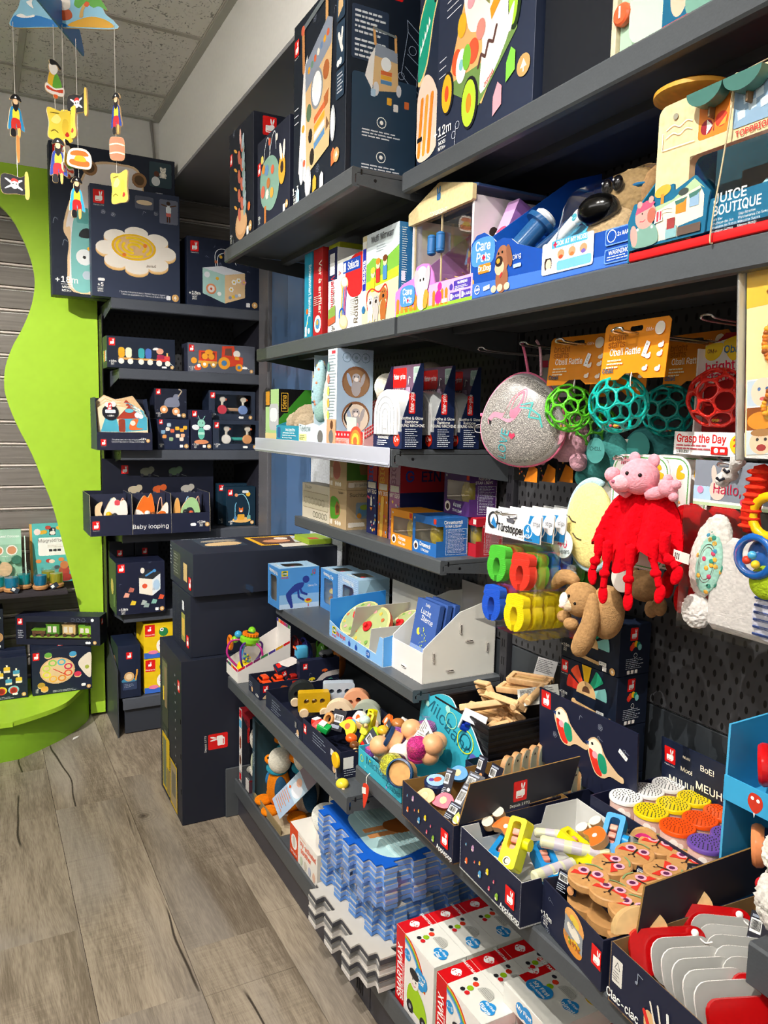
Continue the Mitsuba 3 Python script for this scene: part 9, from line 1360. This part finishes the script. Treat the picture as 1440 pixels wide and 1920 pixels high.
def hornside(w,h):a=Art(w,h);a.put(RB,w*.32,h-3.4,2.2);[a.e(w*.5+1.2*math.cos(u),h*.52+1.1*math.sin(u),.55,.7,c) for u,c in((2.8,'#d8382c'),(2.2,'#dd5030'),(1.5,'#e2b01e'),(.9,'#1f8a66'),(.3,'#7fc5c2'))];a.ring(w*.5,h*.40,.5,.08,WHT).lines(w*.2,h*.33,w*.6,6,.4,'#aeb4c2',.14);[a.r(w*.25+i*1.1,.5,w*.25+.8+i*1.1,1.3,WHT) for i in range(3)];return a
for k,lb in enumerate(('dark box printed with a fan of coloured horns, directly under the plush rabbit','dark box printed with a fan of coloured horns, second of its stack','third dark horn box of the stack, hidden behind the bird card','lowest dark horn box of the stack')):carton('horn_toy_box',lb,(1.170,1.316,1.033-k*.1105),-90,.178,.09,.110,'#1c2133',front=hornart(17.8,11) if k<2 else None,right=hornside(9,11) if k<2 else None)
T=opentray('dark tray of red and white wooden clackers at the lower right',(.808,.770,.702),-94,.235,.30,.094,.094,inner='#8a6f4a',front=Art(23.5,9.4).r(.7,3.6,2.8,7.6,'#dcd9d2',.2).l([(1.2,6),(1.75,7.1),(2.3,6),(1.2,6)],.1,'#444').lines(1,5.4,1.5,4,.35,'#666',.12).t('Clac-clac',3.2,1.0,1.3,WHT,True,0,'c',sx=.8).l([(6,7),(6,8.4),(7,8.2)],.14,'#8d93a2').c(5.8,6.9,.25,'#8d93a2').e(9.4,1.4,1.5,3.4,'#d9ae78',20).l([(7.6,4),(10.4,-.6)],.7,'#d8302a').l([(8.6,6),(11,0)],.35,'#e0d9cc').l([(10,6.4),(11.8,0)],.35,'#e0d9cc').l([(11.8,6.4),(12.6,0)],.5,'#dfe3e0').e(14.4,4,.9,2.4,'#d9e0de',-12).e(14.4,4.4,.4,1,'#a9c3c4',-12).e(16.6,2.6,1,1.9,'#e3dcd4',-20).e(16.6,2.6,.5,.8,'#e09a82',-20))
def clacker(lb,p,rz,n=6):
 t=Thing('clacker',lb,'wooden clacker',p,0,r=(0,0,rz));st=lambda i,it:tr(it,(i*.006,-.0205*i,-.002*i),(-27,0,0))
 hd_=Polygon([(-.042,0)]+[(.042*math.cos(u),.036*math.sin(u)) for u in np.linspace(math.pi,0,20)]+[(.042,0)])
 t.add('handle_block','wood',tr(FX(ext(hd_,.02,'#cfae78')),(-.03,.024,.004),(-27,0,0)));t.add('red_board','gloss',st(0,FX(ext(rrect(.12,.062,.018,-.055,-.04),.008,'#b8161a'))))
 t.add('screw','chrome',st(0,cyl((-.02,-.008,-.012),(-.02,-.0092,-.012),.0045,'#fff',14)))
 for i in range(1,n):t.add('white_slat','gloss',st(i,FX(ext(rrect(.098,.064,.022,-.035,-.042),.0035,'#9b9a97' if i%2 else '#a8a7a3','#efeeea'))));t.add('dowel','wood',st(i,cyl((.045,.012,.008),(.045,-.002,.008),.0062,'#d9bf96',12)))
 t.add('red_end_board','gloss',st(n,FX(ext(rrect(.11,.060,.018,-.035,-.044),.008,'#b8161a'))));t.add('cord','matte',sph((.045,-.008,.02),.0055,'#efede8',2),tube(curve([(.045,-.01,.02),(.055,-.02,.012),(.06,-.03,.02)]),.0014,'#efede8',5))
clacker('red and white wooden clacker at the front of the lower right tray',(.890,.745,.782),-22);clacker('red and white wooden clacker lying behind the front one',(.985,.745,.790),-36)
t=Thing('clacker','wooden clacker end poking out at the far right of the lower right tray','wooden clacker',(1.085,.66,.815),0,r=(70,0,-50));t.add('handle_block','wood',ext(Polygon([(-.04,0)]+[(.04*math.cos(u),.035*math.sin(u)) for u in np.linspace(math.pi,0,16)]),.02,'#cfae78'));t.add('red_board','gloss',ext(rrect(.09,.03,.012,-.045,-.03),.022,'#c2181c'))
tag3('dark barcode tag beside the far right clacker',(1.01,.672,.81),(66,0,-70),w=.032,h=.05,k=2);tag3('dark tag with a red edge standing against the folded lid',(1.005,.775,.842),(86,12,-16),'#3a3b42',.06,.036,5)
T=Thing('display_stand','bright blue tiered display stand at the right edge of the photo','display stand',(1.045,.776,.702),-90);w,d,h=.15,.2,.392;BB_='#2f8fc4'
T.add('side_wall','paper',YZ(ext([(0,0),(d,0),(d,h),(0,h-.006)],.004,'#2a7fb0','#4aa9d6'),0));T.add('back','paper',B(0,d-.003,0,w,d,h,'#1f6f9e'));T.add('shelf','paper',B(.004,0,.262,w,d,.265,'#3f9fd0'),B(.004,0,0,w,d,.003,'#2a7fb0'));T.add('shelf_front','paper',B(0,-.002,.262,w,.001,.302,'#3fa3d4'));a=Art();a.b([(4.4,28),(5,29.4),(6.6,29.2),(7,27.8),(6,26.4),(5,26.8)],'#c8392c').c(5.2,28.6,.3,WHT).c(6.2,28.5,.3,WHT).p([(5.5,26.4),(5.9,26.4),(5.7,25.6)],'#e9e6e0');T.add('shelf_print','paper',tr(on(a,'front'),(0,-.002,0)))
for lb,z,c,c2 in(('blue and red suction rattle on the upper tier of the blue stand',.325,'#c81f22','#5fb5d8'),('navy and orange suction rattle on the lower tier of the blue stand',.19,'#e08a5a','#1f2c44')):
 t=Thing('suction_toy',lb,'baby toy',(1.045,.776,.702),-90);t.add('cup','gloss',align(lathe([(0,0),(.03,0),(.034,.006),(.033,.014),(.028,.02)],c,24),(.032,.035,z),(.062,.055,z+.004)));t.add('body','gloss',align(lathe([(.029,.014),(.028,.03),(.016,.042),(.012,.06),(.02,.07),(0,.085)],c2,24),(.032,.035,z),(.062,.055,z+.004)))
t=Thing('panda_toy','black and white panda face toy at the right edge of the blue stand','baby toy',(1.045,.776,.702),-90);t.add('head','gloss',sph((.095,.03,.205),(.03,.026,.034),'#e6e6e4',3));t.add('eye','gloss',sph((.078,.008,.212),(.008,.006,.011),'#1d1d22',2));t.add('body','gloss',sph((.10,.04,.14),(.034,.03,.036),'#1f2c44',3))
t=Thing('plush_toy','white fluffy plush toy at the right edge above the grey shelf end','plush toy',(.960,.590,.863),-90);t.add('body','plush',fur(sph((.0,.0,.05),(.05,.045,.05),'#dcd8cf',4),.012));t.add('head','plush',fur(sph((-.01,.0,.115),(.036,.036,.036),'#e3dfd6',4),.012));t.add('ribbon','satin',sph((-.038,-.01,.06),(.016,.012,.012),'#c2202c'))
# ================================================================ base shelf
def bunnybox():
 T=Thing('plush_gift_box','white and red window box with a pale plush rabbit on the base shelf','gift box',(.872,2.790,.151),-90);w,d,h=.125,.16,.295
 T.add('frame','paper',card(sbox(0,0,.032,h),.002,.002,'#d9d6d2'),B(0,0,0,w,d,.045,'#3a3d48'),B(0,0,h-.003,w,d,h,'#8a1f28'),card(Polygon([(0,h),(w,h),(w,h-.05),(.06,h-.03),(.032,h-.02)]),.003,.002,'#8a1f28'),B(0,d-.002,0,w,d,h,'#2c2f3a'),YZ(ext([(d*.0,0),(d,0),(d,h),(d*.6,h),(d*.3,.05),(0,.05)],.002,'#6a1a24'),w-.002));a=Art();a.r(.2,26,3,29,'#cf2430',.2).r(.2,22,3,25,'#5fb0d8').e(1.6,16,1,2.6,'#8a4a3a').e(1.6,9,1,2,'#6a4a40').c(1.6,12.4,.7,WHT).r(.6,1,2.6,3.6,'#cf2430');T.add('frame_print','paper',on(a,'front'));T.add('window','clear',B(.032,.0005,.045,w,.001,h-.02,'#fff'),B(w-.001,0,.05,w-.0005,d*.4,h-.02,'#fff'));T.add('price_card','paper',B(.09,-.003,.005,w,-.001,.05,'#c9c6c0'))
 t=Thing('plush_toy','pale green and white plush rabbit inside the window box','plush toy',(.872,2.790,.151),-90);t.add('body','plush',sph((.085,.05,.10),(.035,.03,.055),'#cdd6b8',3));t.add('head','plush',sph((.09,.045,.195),(.034,.03,.05),'#e0ddd2',3));t.add('ear','plush',sph((.07,.06,.25),(.012,.014,.04),'#cfc3b2',2,(0,-30,0)),sph((.11,.06,.26),(.012,.014,.035),'#cfc3b2',2,(0,20,0)));t.add('foot','plush',sph((.065,.03,.065),(.018,.02,.014),'#e0ddd2',2),sph((.11,.03,.07),(.018,.02,.014),'#e0ddd2',2));t.add('face','matte',[tube([(.078+i*.006,.0148+.001*i,.19),(.082+i*.006,.0148+.001*i,.196)],.0008,'#555',4) for i in range(4)])
bunnybox()
T=Thing('plush_gift_box','dark teal open gift box with two penguin plush toys','gift box',(.872,2.628,.151),-90);w,d,h=.30,.19,.315
T.add('box','paper',B(0,0,0,.004,d,h,'#2f4650'),B(0,d-.003,0,w,d,h,'#1f2d40'),B(0,0,0,w,d,.003,'#b9a98c'),B(0,0,0,w,.003,.03,'#8a7a5c'),B(0,0,h-.004,w*.3,d,h,'#2f4650'),card(Polygon([(0,0),(.022,0),(.022,h),(0,h)]),.003,.003,'#35505a'));T.add('label_print','paper',on(Art().t('Peaceful',1.2,16,1.0,'#cfd8da',False,-90),'front'))
def penguin(lb,x,y,s,body,cap=None,tilt=0):
 t=Thing('penguin_plush',lb,'plush toy',(.872,2.628,.155),-90);Q=lambda it:tr(it,(x,y,0),(0,tilt,0),s);t.add('body','plush',Q(sph((0,0,.075),(.045,.038,.075),body,4)));t.add('head','plush',Q(sph((.006,-.004,.175),(.042,.038,.042),'#d9d3c6',4)));t.add('beak','plush',Q(sph((-.026,-.026,.165),(.022,.018,.014),'#e07a1c',3)));t.add('eye','gloss',Q(sph((-.006,-.040,.185),.004,'#151515',2)));t.add('foot','plush',Q(sph((-.03,-.04,.012),(.026,.03,.014),'#e07a1c',3)),Q(sph((.035,-.04,.012),(.026,.03,.014),'#e07a1c',3)));t.add('wing','plush',Q(sph((-.045,-.01,.085),(.014,.02,.045),cap or '#2f6a9a',3,(0,24,0))),Q(sph((.05,-.01,.085),(.014,.022,.05),'#2f4f6a',3,(0,-20,0))));t.add('scarf','plush',Q(sph((-.008,-.006,.138),(.040,.036,.014),'#2f7f94',3)))
penguin('orange and white penguin plush with a teal scarf and striped blue wing',.10,.062,1.08,'#dc7a1e','#3a7fb8',8);penguin('white and navy penguin plush at the back of the teal gift box',.06,.14,1.3,'#d3cdbf','#1f2d48',-6);penguin('larger pale penguin plush with a navy back, right of the orange one',.19,.135,1.22,'#cfc9bb','#1f2d48',4)
t=Thing('leaflet','pale blue leaflet with a baby picture leaning in front of the penguins','leaflet',(.880,2.435,.235),-90,r=(-32,28,0));t.add('sheet','paper',B(0,0,0,.085,.0012,.20,'#9fb5cc'));a=Art(8.5,20);a.r(0,8,8.5,15,'#b9cfe2').e(5,11,3,2.6,'#dfe6ee').e(3.6,13,1.6,1.3,'#e3b49a').r(0,15,8.5,20,'#8d7f86');a.lines(.8,7,6,7,.9,'#d8906a',.3);a.p([(1.2,9),(2,9.6),(2.6,9),(2,8.4)],'#d8602f');t.add('print','paper',on(a,'front'))
def cryart(w,h):a=Art(w,h,'#e3e0da');a.r(0,0,7,h,'#cf4a26').c(3.6,h*.5,2.5,'#eceae4').e(3.6,h*.5,1.3,2,'#c9c4b8').t('for baby',3.4,h*.1,1.0,WHT).t('cry-activated',15,h*.68,1.6,'#d8582f',True,0,'c',sx=.9).t('soother',13.6,h*.46,1.7,'#d8582f',True);[a.e(10+i*3.4,h*.2,1.1,1.5,('#b9c0a8','#c9c0b0','#b5b9c8','#d8b5a0')[i]) for i in range(4)];a.lines(7.6,h*.9,8,1,.6,'#d8906a',.2);return a
carton('baby_soother_box','low white and orange box lettered cry-activated soother beside the foam mats',(.868,2.228,.151),-90,.225,.15,.105,'#ddd9d2',front=cryart(22.5,10.5))
t=Thing('plush_toy','white speckled fabric toy lying behind the orange and white box','plush toy',(.99,2.18,.256),-90);t.add('body','plush',sph((.06,-.02,.03),(.10,.06,.04),'#d9d8cf',3));t.add('head','plush',sph((.0,.05,.05),(.06,.05,.06),'#d0ccc0',3))
carton('leaning_box','dark brown box leaning at the back between the penguins and the foam mats',(1.04,2.31,.151),-90,.22,.12,.26,'#2a2019')
def mat(w,d,n,seed,tooth=.022):
 """puzzle-edged foam tile"""
 P=[]
 def edge(p,q,nn):
  p,q=np.array(p),np.array(q);u=(q-p)/np.linalg.norm(q-p);o=np.array([u[1],-u[0]]);L0=np.linalg.norm(q-p)/nn
  for i in range(nn):
   a0=p+u*L0*i
   for s,k in((.0,0),(.22,0),(.16,1),(.62,1),(.56,0)):P.append(a0+u*L0*s+o*(tooth if k else 0))
 edge((0,0),(w,0),n);edge((w,0),(w,d),n);edge((w,d),(0,d),n);edge((0,d),(0,0),n);return Polygon(P).buffer(.004,quad_segs=2).buffer(-.004,quad_segs=2)
def mats(lb,pos,rz,w,d,n,k,cols,th=.0135,top=None,seed=1,tooth=.02):
 T=Thing('foam_mat_pack',lb,'foam mats',pos,rz);g=mat(w,d,n,1,tooth);rnd=random.Random(seed)
 for i in range(k):
  c=cols[i%len(cols)];dx,dy=rnd.uniform(-.003,.003),rnd.uniform(-.003,.003);T.add('mat','matte',tr(ext(g,th*.70,c),(dx,dy,i*th)),tr(ext(g.buffer(-.0012),th*.28,'#b9b4ac'),(dx,dy,i*th+th*.71)))
 if top:T.add('top_print','matte',[tr(x,(0,0,k*th)) for x in top])
 return T
BLs=['#5f86c4','#6a8fca','#5b80bc']
rib=Polygon(curve([(.084,.041),(.19,.022),(.28,.026),(.325,.07),(.31,.15),(.30,.25),(.2,.29),(.1,.24),(.06,.14)],6,True))
topart_=[ext(rib,.0012,'#a9cdd2')]+[ext(rib.intersection(sbox(0,y,1,y+.006)),.0022,'#b9d8da') for y in np.arange(.06,.31,.0125)]+[ext(Polygon(curve([(.16,.11),(.19,.10),(.225,.13),(.22,.20),(.18,.24),(.15,.2),(.155,.14)],5,True)),.0026,'#a5602c')]+[ext(Polygon([(.17+i*.03,.045),(.182+i*.03,.045),(.19+i*.03,.12),(.175+i*.03,.12)]).buffer(.003),.0025,'#d8935a') for i in range(2)]
mats('grey and white foam mat pack at the bottom, hanging over the shelf lip',(.812,1.885,.160),-90,.33,.33,3,6,['#c3c1bc','#7f7f80','#4a4b50'],.0155,seed=3,tooth=.028)
mats('blue foam mat pack in the middle of the stack',(.850,1.905,.255),-86,.33,.33,4,7,BLs,.0135,seed=4)
T=mats('blue foam mat pack on top, printed with a brown animal on pale ribs',(.842,1.908,.352),-90,.33,.33,4,8,['#6a8fcc','#7295d0','#5f86c4'],.0135,None,5)
T.add('top_sheet','matte',tr(ext(mat(.33,.33,4,1,.02),.003,'#1559b8'),(0,0,.109)));T.add('top_print','matte',[tr(x,(0,0,.112)) for x in topart_]);T.add('wrap','clear',tr(ext(mat(.336,.336,4,1,.02).buffer(.002),.06,'#fff'),(-.003,-.003,.0))[1:])
def carfront(w,h,nm='Car',c='#9ac31e'):
 a=Art(w,h,'#e3e1dc');a.r(0,0,4.2,h,'#c8141c').t('SMARTMAX',3.0,1.2,2.2,WHT,True,90,'l',sx=.8).t('MAGNETIC DISCOVERY',3.9,1.6,.6,WHT,True,90,'l')
 for i,cc in enumerate(('#d8402c','#e2b01e','#5fb04a','#3a7fc8','#7fb0d8')):a.g(Point(3.5,h-10).buffer(10.4-i*.45,quad_segs=12).difference(Point(3.5,h-10).buffer(9.95-i*.45,quad_segs=12)).intersection(sbox(4.2,h-9,w,h)),cc)
 a.c(5.6,h-4.4,1.4,'#2f8fd0').t('1-5',5.6,h-4.8,.9,WHT,True);[a.c(x,y,r,'#2f8fd0') for x,y,r in((11.2,h-6,1.8),(12.8,h-6.6,1.9),(11.8,h-7.6,1.7))];a.t('My First',12,h-6.2,.75,WHT,True,4).t(nm,12,h-7.6,1.2,WHT,True,4)
 a.b([(6,4),(6.6,8),(9,9.4),(12,8.6),(14.4,6),(14.4,3),(9,2.6)],c).e(9,10.6,2,2.3,'#e9e2da').e(9,12,2.1,1.2,'#2c2a30').c(8.4,10.6,.25,'#222').c(9.8,10.4,.25,'#222').l([(8.2,9.4),(9,9),(9.8,9.4)],.18,'#c23a3a');[a.c(x,y,1.5,'#26272b').c(x,y,.6,'#8d9096') for x,y in((7.4,3),(13.4,2.6))];return a
def cartop(w,d,nm='Car'):
 a=Art(w,d,'#dedcd6');a.r(0,0,4.2,d,'#c8141c');[a.c(2.1+x,d*.42+y,.85,WHT) for x,y in((-.5,0),(.5,.1),(0,.5),(0,-.4))];a.t('1-5',2.1,d*.36,.95,'#c8141c',True).t('SMARTMAX',2.2,d*.78,.72,WHT,True)
 a.e(5.8,d*.72,.6,.5,'#33343a');[a.c(x,y,r,c) for x,y,r,c in((7.2,d*.62,.7,'#d8402c'),(7.6,d*.42,.75,'#8ab51e'),(7,d*.24,.55,'#26272b'),(8.4,d*.26,.6,'#c8282a'))];hh=Point(10.6,d*.6).buffer(2.1,quad_segs=8).intersection(sbox(8,d*.55,14,d*1.5));a.g(hh,'#b9b7b2');[a.r(9,d*.6+i*.4,12.4,d*.6+i*.4+.14,'#8d8b86') for i in range(4)]
 [a.c(w-3.2+x,d*.42+y,r,'#2f86c8') for x,y,r in((-1,0,1.1),(.2,.5,1.25),(1,-.2,1.1),(-.1,-.6,1))];a.t('My First',w-3.2,d*.46,.55,WHT,True).t(nm,w-3.2,d*.28,1.0,WHT,True);return a
ORD=('front','second','third','rearmost')
for r_,(y0,nm,c,z) in enumerate(((1.512,'Car','#9ac31e',.151),(1.328,'Plane','#e07a2c',.151))):
 for k in range(4):carton('building_set_box',f'red and white building set box, {ORD[k]} of the '+('far' if r_==0 else 'near')+' row on the base shelf',(.868+k*.0885,y0,z),-90,.172,.0875,.192,'#d9d7d2',front=carfront(17.2,19.2,nm,c) if k==0 else None,top=cartop(17.2,8.75,nm),right=Art(8.75,19.2).lines(1,16,6,8,.9,'#8d8b86',.3) if k==0 else None)
carton('building_set_box','white animal set box lying on the near row of building set boxes',(.945,1.19,.344),-90,.15,.20,.045,'#d9d7d2',front=Art(15,4.5).c(6,2.2,1.6,'#2f86c8').c(8,2.4,1.7,'#2f86c8').t('My First',7,2,.9,WHT,True),top=Art(15,20).put(cartop(17,9,'Animals'),-2,4).c(4,5,1.8,'#2f86c8').c(6.4,5.4,2,'#2f86c8').t('My First',5.4,5.2,.9,WHT,True).t('Farm Animals',5.4,4.2,.55,WHT,True).e(10,13,1.6,.9,'#c8405a').e(12.6,12.6,1.4,.9,'#d8b02a').e(8,15,1.2,.8,'#7f9f3a'))
for k in range(3):carton('building_set_box',f'red building set box lettered 1-6, {ORD[k]} of the nearest row on the base shelf',(.868+k*.12,1.148,.151),-90,.21,.1185,.165,'#b5141c',top=Art(21,11.85).r(2,3,5.6,7,'#e0ddd6',.5).t('1-6',3.8,4.4,1.6,'#b5141c',True).r(6.4,3,9.6,7,'#e0ddd6',.5).t('20',8,4.4,1.6,'#b5141c',True).t('SMARTMAX',4.4,8.6,1.1,WHT,True),front=Art(21,16.5).t('SMARTMAX',3.6,2,2.2,WHT,True,90,'l',sx=.8).r(6,1,20,15,'#d9d7d2',.6))
# ================================================================ groups of repeats
GROUPS=dict(peg_hook='wire hooks on the pegboard',rattle_ball='ring lattice rattle balls',door_stopper_pack='bags of foam door stoppers',star_book='blue star books',sound_machine='navy sound machine packs',tooth_box='wooden tooth boxes in the turquoise tray',
ratchet_rattle='wooden rattles in the black crate',game_box='upright game boxes',activity_book='giant activity books',star_light_box='star light boxes',swing_tag='swing tags',small_toy='small wooden toys in the trays',wooden_vehicle='pastel wooden vehicles',
liquid_globe='glass domed liquid toys',playhouse_carton='tall dark cartons',display_shelf='metal shelves',toy_car='small toy cars',glitter_jar='glitter jars',ornament_bag='dark ornament bags',tin_toy_box='blue tin toy boxes',tin_drum='painted tin drums',sound_puzzle='wooden sound puzzles',
looping_toy='looping animal toys',horn_toy_box='horn toy boxes',clacker='red and white clackers',clapper='wooden clappers',wrapped_stick='wrapped striped sticks',heat_cushion='soft cushions on hooks',penguin_plush='penguin plush toys',foam_mat_pack='packs of foam mats',sound_tub='animal sound tubs',
bird_whistle='bird shaped whistles',building_set_box='building set boxes',frog_game_box='yellow frog boxes',fox_looping_box='fox bead loop boxes',dark_toy_box='dark toy boxes',stacking_game_box='peg game boxes',shape_box='kraft shape boxes',carved_figure='small carved figures',sequin_tin='picture tins',fox_toy='orange fox pieces',window_box='dark window boxes',pull_toy='duck pull toys',spinning_top='tin spinning tops',printed_sheet='printed leaflets')
for k,d in labels.items():
 base=k.rsplit('_',1)[0] if k[-3:].isdigit() else k
 if '__' not in k and base in GROUPS and 'category' in d:d.setdefault('group',GROUPS[base])
